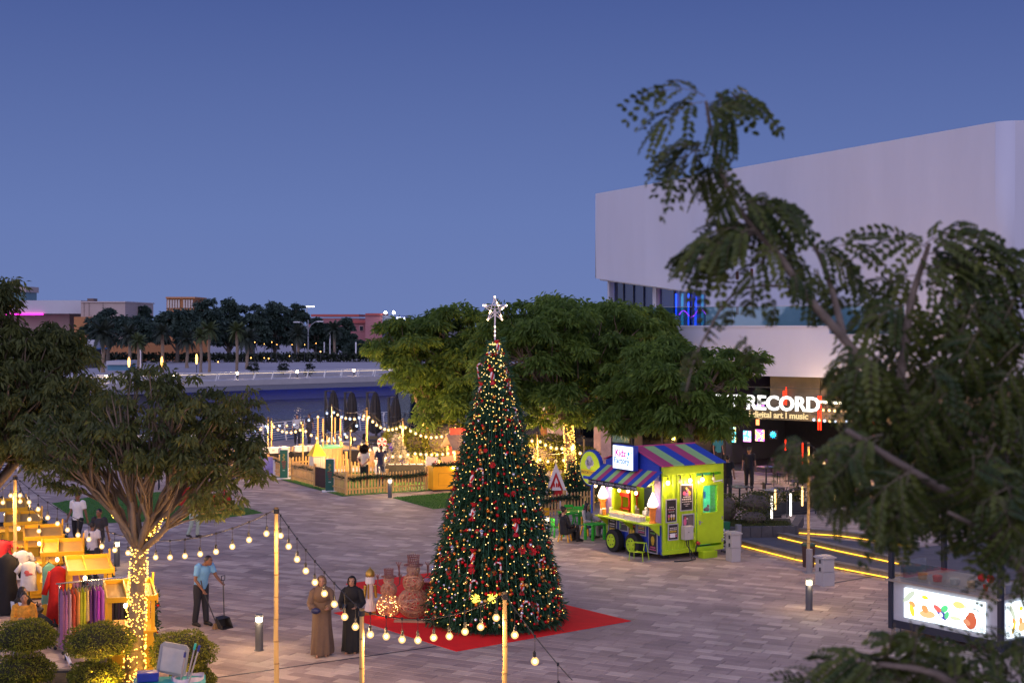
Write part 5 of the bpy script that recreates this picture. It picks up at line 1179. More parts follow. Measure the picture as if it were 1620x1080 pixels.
for a_ in ((779,735,1.0),(843,872,1.25),(826,870,1.25),(760,715,.7),(808,868,1.2),(746,902,1.1),(781,905,1.0),(704,883,1.1),(838,862,1.0),(734,868,.8),(845,958,1.1),(755,840,.8),(812,780,.8),(768,712,.7),(796,560,.6),(852,865,.9),(670+40,905,.9)): bow(*a_)
for px, py in ((752,945),(779,945)):
    p = surf(px,py); m_ = MB()
    for k in range(8): a = math.pi*k/4; m_.bar(p+Vector((0,-.05,0)), p+Vector((math.cos(a)*.10,-.06,math.sin(a)*.10)), .012)
    for k in range(22): octa(m_, p+Vector((random.uniform(-.10,.10),-.08,random.uniform(-.10,.10))), .014)
    m_.build('snowflake', ME('gold_glow', (1,.7,.08), 3), XT)
for px, py in ((762,843),(716,868),(686,900)):
    p = surf(px,py); m_ = MB(); m_.ball(p+Vector((0,-.05,0)), (.035,.035,.05), 8, 6); m_.lathe([(.07,.05),(.02,.09)], 8, tuple(p+Vector((0,-.05,0)))); m_.lathe([(.02,-.09),(.07,-.05)], 8, tuple(p+Vector((0,-.05,0)))); m_.build('silver_candy', bm[2], XT)
# star
st = MB(); zc = 7.20; R1, R2 = .29, .115; pts = []
sp = []
for k in range(10):
    a = math.pi/2+k*math.pi/5; r = R1 if k % 2 == 0 else R2; sp.append(Vector((r*math.cos(a),0,zc+r*math.sin(a)*1.05)))
st.tube([(0,0,6.45),(0,0,zc)], .018, 6)
for k in range(5): st.bar(sp[(2*k) % 10], sp[(2*k+4) % 10], .018); 
for k in range(5): st.bar(Vector((0,-.05,zc)), sp[2*k], .012); st.bar(Vector((0,.05,zc)), sp[2*k], .012)
so = st.build('star', M('star_white', (.62,.6,.66), .4, emit=(.5,.45,.6), es=.0), XT)
sl_ = MB()
for k in range(26):
    a_, b_ = random.choice([(sp[(2*k_) % 10], sp[(2*k_+4) % 10]) for k_ in range(5)]); octa(sl_, a_.lerp(b_, random.choice((random.random(),.02,.98)))+Vector((0,-.025,0)), .018)
for k in range(3): octa(sl_, (0,-.02,6.6+.1*k), .016)
tag(sl_.build('star_light', ME('star_light', (1,.66,.34), 14), so), kind='stuff')
# ================================================================== wire snowmen and nutcracker
wire_c = M('copper_wire', (.58,.32,.20), .45, .2, metal=.3); wire_g = M('brown_wire', (.23,.09,.08), .5, .2)
def wire_ball(mb, c, r, n, w, squash=.95):
    c = Vector(c)
    for _ in range(n):
        ax = Vector(unit(1)[0]); u = ax.orthogonal().normalized(); v = ax.cross(u); rr = r*random.uniform(.55,1); off = math.sqrt(max(0,r*r-rr*rr))*random.choice((-1,1))
        pts = []
        for i in range(15):
            a = 2*math.pi*i/14; p = ax*off+u*rr*math.cos(a)+v*rr*math.sin(a); p.z *= squash; pts.append(c+p)
        mb.tube(pts, w, 3, False)
def snowman(label, px, py, H_, lit):
    t = thing('wire_snowman', label, 'snowman figure', G(px,py), 0, 'woven wire snowmen'); s = H_/1.45
    for nm, z, r, n, mt in (('lower_ball',.36,.37,54,wire_c),('middle_ball',.83,.245,42,wire_c),('head',1.12,.155,32,M('pale_copper_wire', (.48,.30,.22), .45, .2))):
        b = MB(); wire_ball(b, (0,0,z*s), r*s, n, .0075); b.build(nm, mt, t)
    b = MB(); 
    for k in range(5): 
        b.tube([(.17*s*math.cos(a*.5236)*(1.3 if k == 0 else .78), .17*s*math.sin(a*.5236)*(1.3 if k == 0 else .78), (1.22+.055*k)*s) for a in range(13)], .008, 3, False)
    for k in range(16): a = k*.393; b.bar((.13*s*math.cos(a),.13*s*math.sin(a),1.22*s),(.14*s*math.cos(a+.5),.14*s*math.sin(a+.5),1.47*s),.010)
    for k in range(22): a = k*.2856; b.bar((.12*s*math.cos(a),.12*s*math.sin(a),1.23*s),(.23*s*math.cos(a+.3),.23*s*math.sin(a+.3),1.24*s),.008)
    b.build('hat', wire_g, t)
    for sx in (-1,1):
        b = MB()
        for k in range(7): b.tube([(sx*.2*s,random.uniform(-.02,.02),.9*s),(sx*(.33+random.uniform(-.02,.02))*s,random.uniform(-.02,.02),1.0*s),(sx*(.34+random.uniform(-.04,.04))*s,0,1.22*s)], .009, 3)
        for k in range(3): b.bar((sx*.34*s,0,1.18*s),(sx*(.28+.06*k)*s,0,1.30*s),.02)
        b.build('arm', wire_g, t)
    b = MB(); b.lathe([(.09*s,1.0*s),(.13*s,1.03*s),(.09*s,1.06*s)], 12); b.build('scarf', M('scarf_rose', (.4,.2,.2)), t)
    if lit:
        b = MB()
        for _ in range(150): u = Vector(unit(1)[0]); octa(b, Vector((0,0,.36*s))+Vector((u.x,u.y,u.z*.95))*.36*s, random.uniform(.006,.012))
        tag(b.build('light', ME('snowman_light', (1,.5,.15), 16), t), kind='stuff')
    return t
snowman('smaller woven wire snowman with a lit lower ball', 615, 976, 1.13, True)
snowman('taller woven wire snowman in a wire top hat', 654, 977, 1.46, False)
t = thing('wire_bin', 'red lattice drum behind the taller snowman', 'drum', G(679,958)); b = MB()
for k in range(14):
    a = k*.4488
    for s_ in (1,-1): b.bar((.22*math.cos(a),.22*math.sin(a),0),(.22*math.cos(a+s_*.9),.22*math.sin(a+s_*.9),.62),.012)
b.build('lattice', M('lattice_red', (.3,.03,.04), .6), t); MB().lathe([(.22,.6),(.23,.61),(.23,.64)], 16).build('rim', M('rim_pink', (.45,.2,.22)), t)
b = MB(); b.lathe([(.19,0),(.19,.55)], 12); b.build('liner', M('liner_red', (.22,.015,.02), .8), t)
t = thing('nutcracker_figure', 'gold-helmeted white nutcracker figure beside the snowmen', 'nutcracker figure', G(585.5,972), .3)
gold = M('gold_paint', (.42,.26,.05), .35, .15, metal=.6); nw = M('nut_white', (.62,.58,.56), .6, .08)
MB().box((0,0,.05),(.24,.2,.1)).build('base', gold, t)
b = MB(); b.lathe([(.14,.10),(.13,.16),(.09,.35),(.06,.44)], 12); b.build('trousers', nw, t); b = MB(); b.tube([(0,0,.42),(0,0,.74)], [.075,.08], 12); b.build('coat', nw, t)
for sx in (-1,1): b = MB(); b.tube([(sx*.115,0,.70),(sx*.14,-.01,.40)], [.04,.035], 8); b.build('arm', gold, t)
b = MB(); b.tube([(-.06,-.09,.40),(-.06,-.09,.74)], .02, 6); b.build('sash', gold, t)
b = MB(); b.lathe([(.09,.72),(.115,.76),(.11,.92)], 12); b.build('beard_hair', M('beard_white', (.7,.67,.66), .9), t)
b = MB(); b.lathe([(.11,.90),(.115,.95),(.105,1.02),(.05,1.08),(.015,1.10),(.015,1.13)], 14); b.build('helmet', gold, t, smooth=True)
t = thing('display_board', 'bare wooden plank lying on the carpet before the snowmen', 'board', (G(650,983)+G(662,986))/2, R(-6)); MB().box((0,0,.035),(.95,.14,.04)).build('plank', M('plank_wood', (.38,.24,.15), .7, .2, 8), t)
# ================================================================== picket fences
pine = M('pine_wood', (.62,.38,.14), .65, .18, 5, obj=.12); pine_d = M('pine_post', (.60,.36,.13), .65, .18, 5)
dkwood = M('stained_gate', (.05,.02,.012), .6, .3, 6)
garl = MLEAF('garland_needles', (.008,.030,.014), (.03,.075,.035), .1)
pk = MB(); pk.prism([(-.035,0),(.035,0),(.035,.74),(.02,.79),(0,.805),(-.02,.79),(-.035,.74)], -.009, .009, FR((0,0,.04),(1,0,0),(0,0,1))); PICK = pk.mesh('picket', pine)
pk = MB(); pk.prism([(-.035,0),(.035,0),(.035,.74),(.02,.79),(0,.805),(-.02,.79),(-.035,.74)], -.009, .009, FR((0,0,.04),(1,0,0),(0,0,1))); PICKD = pk.mesh('picket', dkwood)
def picket_fence(label, a, c, step=.135, h=1.0, garland=None, posts=2.2, me=PICK, grp='picket fences', tall=1.0):
    a = Vector(a); c = Vector(c); d = c-a; L = d.length; rz = math.atan2(d.y, d.x)
    t = thing('picket_fence', label, 'fence', a, rz, grp)
    n = int(L/step)
    for i in range(1, n): o = link('picket', me, t, (i*L/n, -.035 if True else 0, 0)); o.scale = (1,1,h*random.uniform(.985,1.015))
    for z in (.22, .60): b = MB(); b.b2((0,-.02,z*h-.03),(L,.012,z*h+.03)); b.build('rail', pine_d if me is PICK else dkwood, t)
    m = max(1, round(L/posts))
    for i in range(m+1): b = MB(); b.b2((i*L/m-.045,-.05,0),(i*L/m+.045,.04,.93*h)); b.b2((i*L/m-.055,-.06,.93*h),(i*L/m+.055,.05,.955*h)); b.build('post', pine_d if me is PICK else dkwood, t)
    if garland:
        g0, g1 = garland; k = int((g1-g0)*420); s = RNG.uniform(g0,g1,k); pos = np.stack([s, np.full(k,-.09)+RNG.normal(0,.035,k), .66*h-.035*np.cos(s*2.6)+RNG.normal(0,.03,k)], 1)
        gt = thing('garland', 'green garland on '+label, 'garland', a, rz, 'garlands on the picket fences'); link('needles', leaf_mesh('needles', pos, unit(k), unit(k), .12, .025, RNG.random(k), garl, .1), gt)
        b = MB(); b.bar((g0,-.08,.66*h),(g1,-.08,.66*h),.02); b.build('stem', garl, gt)
        mb = MB()
        for j in range(int((g1-g0)*1.6)): x = random.uniform(g0,g1); mb.mi = random.choice((0,1)); mb.ball((x,-.15,.64*h+random.uniform(-.04,.04)), .03, 6, 4)
        mb.build('bauble', [bm[0],bm[1]], gt)
    return t
FW = 5.2
F = lambda u, v: F0+fu*u+fv*v
picket_fence('the front picket fence facing the turf, left of the yellow chest', F(0,0), F(3.55,0), garland=(.1,3.5))
picket_fence('the short picket fence between the yellow chest and the Christmas tree', F(4.75,0), F(7.2,0), garland=(.05,1.2))
picket_fence('the picket fence side between the corner post and the dark gate', F(0,0), F(0,1.55), step=.12, garland=(.05,1.5))
picket_fence('the picket fence side beyond the dark gate', F(0,3.4), F(0,6.1), step=.12, garland=(.2,2.6))
picket_fence('the far left picket fence behind the purple board', F(0,7.0), F(0,9.2), garland=(.1,2.0))
picket_fence('picket fence at the back by the canal side tables', F(-1.4,13), F(5.2,13), step=.15)
picket_fence('right rear picket fence sloping down past the black umbrellas', F(5.2,13), F(5.2,4.6), step=.15)
picket_fence('right picket fence beside the wooden cabin', F(5.2,4.4), F(5.4,.3), step=.15)
picket_fence('inner picket fence behind the yellow-roofed house', F(.1,7.9), F(3.3,7.9), step=.15, h=1.02)
picket_fence('inner picket fence behind the two standing visitors', F(2.2,5.1), F(4.2,5.1), step=.16, h=.95)
gate = thing('garden_gate', 'dark stained wooden gate standing open in the picket fence', 'gate', F(0,3.35), math.atan2(-fv.y,-fv.x)+.12, None)
for i in range(11): o = link('board', PICKD, gate, (.08+i*.105 if i < 4 else .50+.085*(i-4), -.02 if i < 4 else -.08, 0)); o.scale = (1.25,1,1.02)
for z in (.2,.6): b = MB(); b.b2((0,-.01,z-.035),(1.1,.012,z+.035)); b.build('rail', dkwood, gate)
picket_fence('the picket fence in front of the gingerbread house board', G(846,820), G(938,808), step=.16, h=.92, garland=(.05,2.2), posts=1.2)
# ---- totem signs
tot = M('totem_green', (.012,.10,.075), .4, .05); tink = M('totem_ink', (.35,.15,.05), .5, 0); tred = M('totem_red', (.25,.02,.03), .5, 0)
def totem(label, px, py, h):
    t = thing('totem_sign', label, 'sign', G(px,py), R(10), 'green totem signs'); b = MB(); b.box((0,0,.02),(.62,.45,.04)); b.build('base', paint_white, t)
    b = MB(); b.b2((-.17,-.05,.04),(.17,.05,h)); b.build('panel', tot, t); b = MB(); b.b2((.171,-.055,.04),(.205,.055,h)); b.b2((-.17,-.055,h),(.205,.055,h+.02)); b.build('edge', paint_white, t)
    b = MB()
    for k in range(9): z = h*.84-.035*k; b.b2((-.05+.03*math.sin(k*1.3),-.056,z),(.03+.03*math.sin(k*1.3),-.051,z+.02))
    b.build('emblem', M('totem_gold', (.35,.28,.05), .5, 0), t); b = MB()
    for k in range(4): z = h*.58-.09*k; b.b2((-.10+.02*k,-.056,z),(.10-.015*k,-.051,z+.035))
    b.build('print', tred, t); b = MB(); b.b2((-.05,-.056,h*.28),(.05,-.051,h*.31)); b.build('print', M('totem_pale', (.3,.4,.38), .5, 0), t)
totem('green totem sign beside the dark gate', 521.5, 777, 1.32); totem('green totem sign with a lamp glowing behind it', 449, 757, 1.28); totem('green totem sign half hidden by the market tree leaves', 410, 748, 1.2)
t = thing('path_lamp', 'round white lamp glowing beside the left green totem', 'lamp', G(454,755)); MB().bar((0,0,0),(0,0,1.12),.03).build('post', steel, t); MB().ball((0,0,1.18), .07, 10, 7).build('bulb', ME('path_glow', (1,.8,.5), 60), t)
t = thing('purple_board', 'lilac printed board on a white base left of the left totem', 'board', G(424,752), R(20)); MB().box((0,0,.42),(.42,.12,.82)).build('panel', M('lilac_print', (.26,.22,.5), .5, .5, 5), t); MB().box((.26,.02,.35),(.1,.3,.7)).build('side', paint_white, t); MB().box((0,0,.02),(.6,.4,.04)).build('base', paint_white, t)
# white stage floor
b = MB(FR(F(0,8.1), fu, fv)); b.prism([(-.6,.0),(4.9,0),(4.9,4.7),(-.6,4.7)], .001, .03); tag(b.build('floor', M('white_stage', (.55,.50,.46), .6, .1, 2)), 'pale floor inside the fenced market', None, None, 'structure')
# ---- furniture in the enclosure
blk_cloth = M('black_cloth', (.012,.012,.016), .85, .2, 8)
wbox = M('white_box', (.70,.68,.68), .5, .06)
def cloth_table(label, p, rz, L, W, h=.74):
    t = thing('cloth_table', label, 'table', p, rz, 'tables with black cloths'); vs = []; n = 40
    b = MB(); per = []
    for i in range(n):
        f = i/n*4; s = int(f); q = f-s
        x, y = ((-L/2+L*q, -W/2),(L/2,-W/2+W*q),(L/2-L*q,W/2),(-L/2,W/2-W*q))[s]; per.append((x,y))
    top = [(x,y,h) for x,y in per]; bot = [(x*(1.02+.03*math.sin(i*1.9)), y*(1.04+.05*math.sin(i*1.9)), .02) for i,(x,y) in enumerate(per)]
    b.add(top+bot, [tuple(range(n))]+[(i,(i+1)%n,n+(i+1)%n,n+i) for i in range(n)]); b.build('cloth', blk_cloth, t)
    b = MB()
    for sx in (-1,1):
        for sy in (-1,1): b.bar((sx*(L/2-.08),sy*(W/2-.08),0),(sx*(L/2-.08),sy*(W/2-.08),h-.02),.03)
    b.build('leg', steel, t); return t
ga = math.atan2(fu.y,fu.x)
cloth_table('long black-clothed table near the flocked white tree', F(4.1,3.4), ga-.35, 1.9, .8); cloth_table('black-clothed table in the rear left of the fenced market', F(.9,11.3), ga, 1.6, .7); cloth_table('black-clothed table in front of the white boxes', F(2.7,11.4), ga, 1.5, .7); cloth_table('black-clothed table right of the round wooden booth', F(4.55,11.0), ga-.2, 1.5, .8)
for k, (u, v, lb) in enumerate(((.3,11.2,'white catering box at the far left of the rear tables'),(.9,11.2,'white catering box beside the leftmost one on the rear tables'),(2.4,11.3,'white catering box left of the yellow-roofed house'),(3.0,11.3,'white catering box right above the yellow roof'),(1.45,11.2,'pale folded box at the end of the rear left table'))):
    t = thing('catering_box', lb, 'box', F(u,v)+Vector((0,0,.742)), ga+.1*k, 'white catering boxes'); MB().box((0,0,.12),(.5,.36,.24)).build('body', wbox, t, bevel=.01); MB().box((0,0,.255),(.54,.4,.03)).build('lid', wbox, t); MB().box((0,-.185,.14),(.12,.01,.03)).build('handle', black_plastic, t)
for k in range(5):
    p_ = F(3.6+.28*k,3.55-.12*k); t = thing('menu_card', ('white card at the left end of the black table','second white card on the black table','third white card on the black table','fourth white card on the black table','white card at the right end of the black table')[k], 'card', p_+Vector((0,0,.742)), ga-.35); MB().box((0,0,.012),(.22,.3,.02)).build('sheet', wbox, t); MB().box((0,0,.03),(.12,.12,.02)).build('stand', M('card_brown', (.2,.12,.07), .6), t)
# folding chairs
def fold_chair(label, p, rz, grp='white folding chairs in the fenced market', mt=None):
    mt = mt or wbox; t = thing('folding_chair', label, 'chair', p, rz, grp)
    b = MB(); b.box((0,0,.44),(.42,.40,.03)); b.build('seat', mt, t, bevel=.01); b = MB(); b.box((0,.20,.70),(.42,.02,.30), rot=(-.12,0,0)); b.build('backrest', mt, t, bevel=.01)
    for sx in (-1,1): b = MB(); b.bar((sx*.2,.22,.84),(sx*.2,-.2,0),.025); b.build('leg', steel, t); b = MB(); b.bar((sx*.18,-.18,.43),(sx*.18,.22,0),.025); b.build('leg', steel, t)
    return t
fold_chair('white folding chair left of the black-clothed table', F(2.9,2.9), 1.2); fold_chair('white folding chair tipped towards the front pickets', F(2.5,1.9), 1.6); fold_chair('white folding chair right of the black-clothed table', F(5.0,2.3), -1.5); fold_chair('white folding chair nearest the yellow chest', F(5.0,1.6), -1.6)
# yellow-roofed little house
t = thing('toy_house', 'small white-picketed house with a bright yellow pyramid roof', 'play house', F(1.35,6.6), ga)
b = MB(); b.add([(-.33,-.33,.98),(.33,-.33,.98),(.33,.33,.98),(-.33,.33,.98),(-.07,-.05,1.50),(.07,-.05,1.50),(.07,.05,1.50),(-.07,.05,1.50)], [(0,1,5,4),(1,2,6,5),(2,3,7,6),(3,0,4,7),(3,2,1,0),(4,5,6,7)]); b.build('roof', M('roof_yellow', (.78,.50,.015), .5, .08), t); MB().box((0,0,1.56),(.1,.1,.1)).build('finial', pine_d, t)
for i in range(5): MB().box((-.22+.11*i,-.27,.5),(.095,.03,.95)).build('board', M('house_white', (.58,.52,.47), .7, .08), t)
b = MB(); b.b2((-.26,-.25,.02),(.26,.26,.97)); b.build('body', M('house_white', (.58,.52,.47)), t)
# round wooden booth with green top
t = thing('wooden_booth', 'round wooden booth with a pale green counter top', 'booth', F(3.55,10.6), ga)
for i in range(20): a = i*math.pi/10; o = MB().box((0,0,.48),(.19,.03,.95)).build('board', pine, t); o.location = (.62*math.cos(a), .62*math.sin(a), 0); o.rotation_euler = (0,0,a+math.pi/2)
MB().lathe([(.60,.90),(.66,.955),(.66,1.02),(.60,1.03)], 24).build('counter', M('mint_top', (.16,.62,.25), .5, .1), t)
for i in range(4): a = .7+i*math.pi/2; MB().bar((.6*math.cos(a),.6*math.sin(a),.9),(.6*math.cos(a),.6*math.sin(a),2.35),.06).build('post', pine_d, t)
# white candy chimney, flocked tree
t = thing('candy_tower', 'white and red candy tower cut-out board with a striped lollipop on top', 'decoration', F(3.55,4.7), .1)
b = MB()
prof = [(-.24,.0),(.24,0),(.20,.75),(.25,.78),(.25,.86),(.19,.9),(.24,1.28),(.29,1.3),(.29,1.42),(-.29,1.42),(-.29,1.3),(-.24,1.28),(-.19,.9),(-.25,.86),(-.25,.78),(-.20,.75)]
b.prism(prof, -.06, .06, FR((0,0,0),(1,0,0),(0,0,1))); b.build('tower', M('tower_white', (.72,.66,.66), .6, .05), t)
b = MB(); b.box((.05,-.065,1.06),(.2,.015,.13)); b.box((.05,-.065,.66),(.18,.015,.11)); b.build('window', M('tower_red', (.5,.03,.04), .5), t)
b = MB(); b.tube([(.1,-.05,1.62),(.1,.05,1.62)], .21, 18); lp = b.build('lollipop', M('tower_white', (.72,.66,.66)), t)
b = MB()
for k in range(5): a = k*1.2566; b.add([(.1,-.056,1.62),(.1+.2*math.cos(a),-.056,1.62+.2*math.sin(a)),(.1+.2*math.cos(a+.62),-.056,1.62+.2*math.sin(a+.62))], [(0,1,2)])
b.build('stripe', M('tower_red', (.5,.03,.04)), lp)
t = thing('flocked_tree', 'white flocked Christmas tree with purple-blue ribbons', 'Christmas tree', F(4.25,4.35)); n = 3500
z = 1.95*(1-np.sqrt(RNG.random(n))); an = RNG.uniform(0,6.28,n); r = (.62*(1-z/1.95)+.03)*(.7+.3*RNG.random(n))*(1+.15*np.sin(z*16)); pos = np.stack([r*np.cos(an), r*np.sin(an), z+.12], 1); ax = np.stack([np.cos(an),np.sin(an),RNG.uniform(-.7,.3,n)],1)
link('foliage', leaf_mesh('foliage', pos, ax, unit(n), .16, .05, RNG.random(n), MLEAF('flocked', (.30,.28,.20), (.62,.58,.48), .1), .1), t); MB().lathe([(.5,.15),(.02,1.9)], 10).build('core', M('flock_core', (.25,.24,.18), .9), t); MB().tube([(0,0,0),(0,0,.2)], .06, 6).build('trunk', bark_far, t)
b = MB()
for (x,z_) in ((-.35,.9),(-.25,1.35),(.38,.45),(-.45,.4),(.22,.75),(-.3,1.5)):
    for k in range(5): a = k*1.2566; b.add([(x,-.36,z_),(x+.12*math.cos(a)-.03,-.40,z_+.12*math.sin(a)),(x+.12*math.cos(a)+.05,-.40,z_+.12*math.sin(a)+.05)], [(0,1,2)])
b.build('ribbon', M('ribbon_violet', (.07,.03,.35), .5), t)
# market cabin with roof
t = thing('market_cabin', 'small open wooden cabin with grey roof, red chimney board and yellow gable', 'market cabin', F(6.7,2.2), ga-R(8)); roofm = M('roof_grey_brown', (.23,.17,.14), .85, .15, 6)
for x in (-.8,.8):
    for y in (-.55,.55): b = MB(); b.b2((x-.045,y-.045,0),(x+.045,y+.045,1.5)); b.build('post', pine_d, t)
for s_ in (-1,1):
    for k in range(6):
        b = MB(); x0 = -1.05+k*.35; vs = [(x0,s_*.85,1.42),(x0+.343,s_*.85,1.42),(x0+.343,0,2.02),(x0,0,2.02)]; b.add(vs+[(v[0],v[1],v[2]+.03) for v in vs], [(0,1,2,3),(7,6,5,4),(0,4,5,1),(1,5,6,2),(2,6,7,3),(3,7,4,0)]); b.build('roof_sheet', roofm, t)
b = MB(); b.box((-.3,.0,2.16),(1.2,.06,.30)); b.build('chimney_board', M('chimney_red', (.42,.03,.03), .6), t)
b = MB(); b.bar((1.08,-.9,1.40),(1.08,0,2.06),.09); b.bar((1.08,.9,1.40),(1.08,0,2.06),.09); b.build('gable_trim', M('market_yellow', (.70,.36,.012), .5, .1, 3), t); b = MB(); b.add([(1.0,-.8,1.44),(1.0,.8,1.44),(1.0,0,1.98)], [(0,1,2)]); b.build('gable', M('market_yellow', (.70,.36,.012)), t)
for k in range(8): b = MB(); x = -.7+.2*k; b.box((x,.50,1.0),(.12,.04,.9)); b.build('hanging_cloth', [M('cloth_red', (.40,.03,.03), .8), M('cloth_cream', (.6,.42,.25), .8), M('cloth_brown', (.25,.10,.06), .8)][k % 3], t)
b = MB(); b.b2((-.85,-.5,.7),(.85,.5,.75)); b.build('worktop', pine_d, t)
MB().box((0,.0,1.38),(.3,.1,.05)).build('lamp', ME('cabin_lamp', (1,.6,.2), 14), t)
for k, (u, v, rz_) in enumerate(((5.15,1.0,.4),(5.75,1.0,-.2))):
    t = thing('open_book', ('large open white book prop on the yellow chest side','cream card prop right of the open white book')[k], 'sign', F(u-.9+.15*k,.9)+Vector((0,0,.0)), ga); b = MB(); b.box((0,0,1.05),(.55,.05,.42), rot=(-.25,rz_*.4,0)); b.build('board', wbox if k == 0 else M('cream_card', (.6,.38,.24), .7), t); MB().bar((0,.05,0),(0,.05,.9),.05).build('stand', pine_d, t)
# yellow chest planter
myel = M('market_yellow', (.70,.36,.012), .5, .1, 3)
t = thing('yellow_chest', 'big yellow panelled chest in front of the fence with garland on top', 'chest', F(4.18,-.35), ga-R(7)); b = MB(); b.b2((-.58,-.32,.06),(.58,.32,.98)); b.build('body', myel, t, bevel=.012)
b = MB(); z0_, z1_ = .22,.74
for q_ in (((-.36,-.335,z0_),(.36,-.322,z0_+.02)),((-.36,-.335,z1_-.02),(.36,-.322,z1_)),((-.36,-.335,z0_+.021),(-.34,-.322,z1_-.021)),((.34,-.335,z0_+.021),(.36,-.322,z1_-.021))): b.b2(*q_)
b.build('panel_moulding', M('market_yellow_dark', (.5,.24,.01), .5), t); MB().box((0,0,.03),(1.1,.58,.06)).build('plinth', dark_metal, t); b = MB(); b.b2((-.60,-.34,.98),(.60,.34,1.01)); b.build('lid', myel, t)
MB().ball((.28,-.36,.93), .035, 8, 6).build('spotlight', ME('chest_spot', (1,.7,.35), 50), t)
k = 600; pos = np.stack([RNG.uniform(-.55,.55,k), RNG.normal(-.2,.08,k), 1.06+RNG.normal(0,.03,k)], 1); g_ = thing('garland', 'garland with red bows lying on top of the yellow chest', 'garland', t.location, ga-R(7), None); link('needles', leaf_mesh('needles', pos, unit(k), unit(k), .13, .03, RNG.random(k), garl, .1), g_)
b = MB()
for x in (-.42,.42):
    for q in range(6): a = q*1.047; b.add([(x,-.26,1.14),(x+.14*math.cos(a)-.03,-.3,1.14+.10*math.sin(a)),(x+.14*math.cos(a)+.04,-.3,1.14+.10*math.sin(a)+.04)], [(0,1,2)])
b.build('bow', bow_m, g_)
t = thing('loudspeaker', 'black loudspeaker on a thin stand beside the Christmas tree', 'loudspeaker', F(6.0,.9)); MB().box((0,0,1.32),(.42,.36,.72)).build('cabinet', black_plastic, t, bevel=.02); MB().box((0,-.185,1.3),(.34,.01,.6)).build('grille', dark_metal, t); b = MB(); b.tube([(0,0,0.3),(0,0,.97)], .02, 8); b.build('pole', dark_metal, t)
for k in range(3): MB().bar((0,0,.4),(.3*math.cos(k*2.1),.3*math.sin(k*2.1),0),.02).build('leg', dark_metal, t)
# ---- closed black parasols
pcl = M('parasol_cloth', (.022,.022,.027), .85, .25, 6)
def parasol(label, px, top, px2, d):
    base = Vector(((px-CX)*d/FPX, d, 0)); hz = EYE-(top-HY)*d/FPX; dx = (px2-px)*d/FPX; t = thing('closed_parasol', label, 'parasol', base, 0, 'closed black cantilever parasols')
    MB().tube([(0,0,0),(0,0,hz)], .075, 8).build('mast', dark_metal, t); MB().box((0,0,.05),(.8,.8,.1)).build('base', conc, t)
    b = MB(); b.bar((0,0,hz-.1),(dx*.55,-.1,hz*.45),.06); b.bar((0,0,hz-.02),(dx,-.1,hz+.02),.05); b.build('arm', dark_metal, t)
    b = MB(); b.lathe([(.05,hz*1.0),(.14,hz*.96),(.24,hz*.80),(.30,hz*.55),(.36,hz*.30),(.30,hz*.24),(.12,hz*.2)][::-1], 24, (dx,-.1,0), fold=lambda f, a: 1+.14*math.sin(a*8)); b.build('canopy', pcl, t)
    b = MB(); b.lathe([(.31,hz*.58),(.31,hz*.61)], 16, (dx,-.1,0)); b.build('strap', dark_metal, t)
parasol('closed black parasol farthest left of four by the canal', 515, 618, 528, 82); parasol('closed black parasol second from the left of four', 546, 620, 557, 82); parasol('closed black parasol third from the left of four', 581, 620, 594, 81); parasol('closed black parasol nearest the light-wrapped tree', 615, 628, 626, 80)
def cafe_table(label, p, mt=None, h=.74, r=.38, sq=False, grp='dark cafe tables by the canal'):
    t = thing('cafe_table', label, 'table', p, GA, grp); mt = mt or dark_metal
    (MB().box((0,0,h-.015),(r*2,r*2,.03)) if sq else MB().lathe([(r,h-.03),(r,h)], 18)).build('tabletop', mt, t); MB().tube([(0,0,.02),(0,0,h-.03)], .035, 8).build('column', dark_metal, t); MB().lathe([(.25,0),(.25,.02)], 14).build('foot', dark_metal, t); return t
def cafe_chair(label, p, rz, mt=None, grp='dark cafe chairs by the canal'):
    t = thing('cafe_chair', label, 'chair', p, rz, grp); mt = mt or black_plastic
    MB().box((0,0,.45),(.44,.42,.04)).build('seat', mt, t); MB().box((0,.21,.70),(.44,.03,.36)).build('backrest', mt, t)
    for sx in (-1,1):
        for sy in (-1,1): MB().bar((sx*.19,sy*.18,0),(sx*.19,sy*.18,.43),.03).build('leg', dark_metal, t)
    return t
ct = ((603,712,'dark cafe table between the two middle parasols'),(622,706,'dark cafe table under the rightmost parasol'),(650,708,'dark cafe table behind the wooden cabin'),(585,718,'dark cafe table behind the picket fence corner'))
for i, (px, py, lb) in enumerate(ct):
    p = G(px,py); cafe_table(lb, p)
    for k, (dx, dy, rz_) in enumerate(((-.75,.1,1.4),(.75,-.1,-1.5),(.1,.75,0))):
        cafe_chair(('dark cafe chair left of the ','dark cafe chair right of the ','dark cafe chair beyond the ')[k]+lb[5:], p+Vector((dx,dy,0)), rz_)
# ---- rounded bushes along the beds
bg_ = 'rounded topiary bushes behind the fences'
for (px, py, rx, rz_, h0, lb) in ((632,735,.75,.55,.75,'dome bush on a stem left of the wooden cabin'),(662,738,.7,.5,.7,'dome bush right behind the cabin roof'),(710,742,1.2,1.0,.35,'large dark green bush left of the Christmas tree'),(640,745,1.3,.35,.1,'low green hedge bush in front of the parasols'),
    (853,772,.95,.6,.75,'amber-lit dome bush left of the gingerbread house board'),(872,763,.95,.55,.95,'amber-lit dome bush above the gingerbread house roof'),(890,770,.85,.55,.8,'amber-lit dome bush right of the gingerbread house peak'),(918,768,.8,.5,.65,'amber-lit dome bush next to the wrapped trunk'),(845,758,.8,.55,.8,'dark dome bush under the ice cream cone'),(925,795,.9,.7,.05,'brown low bush between fence and trailer')):
    bush_at(lb, G(px,py), (rx,rx,rz_), h0, 1900, topi_leaf, 'topiary_bush', .12, .07, bg_, 'bush')
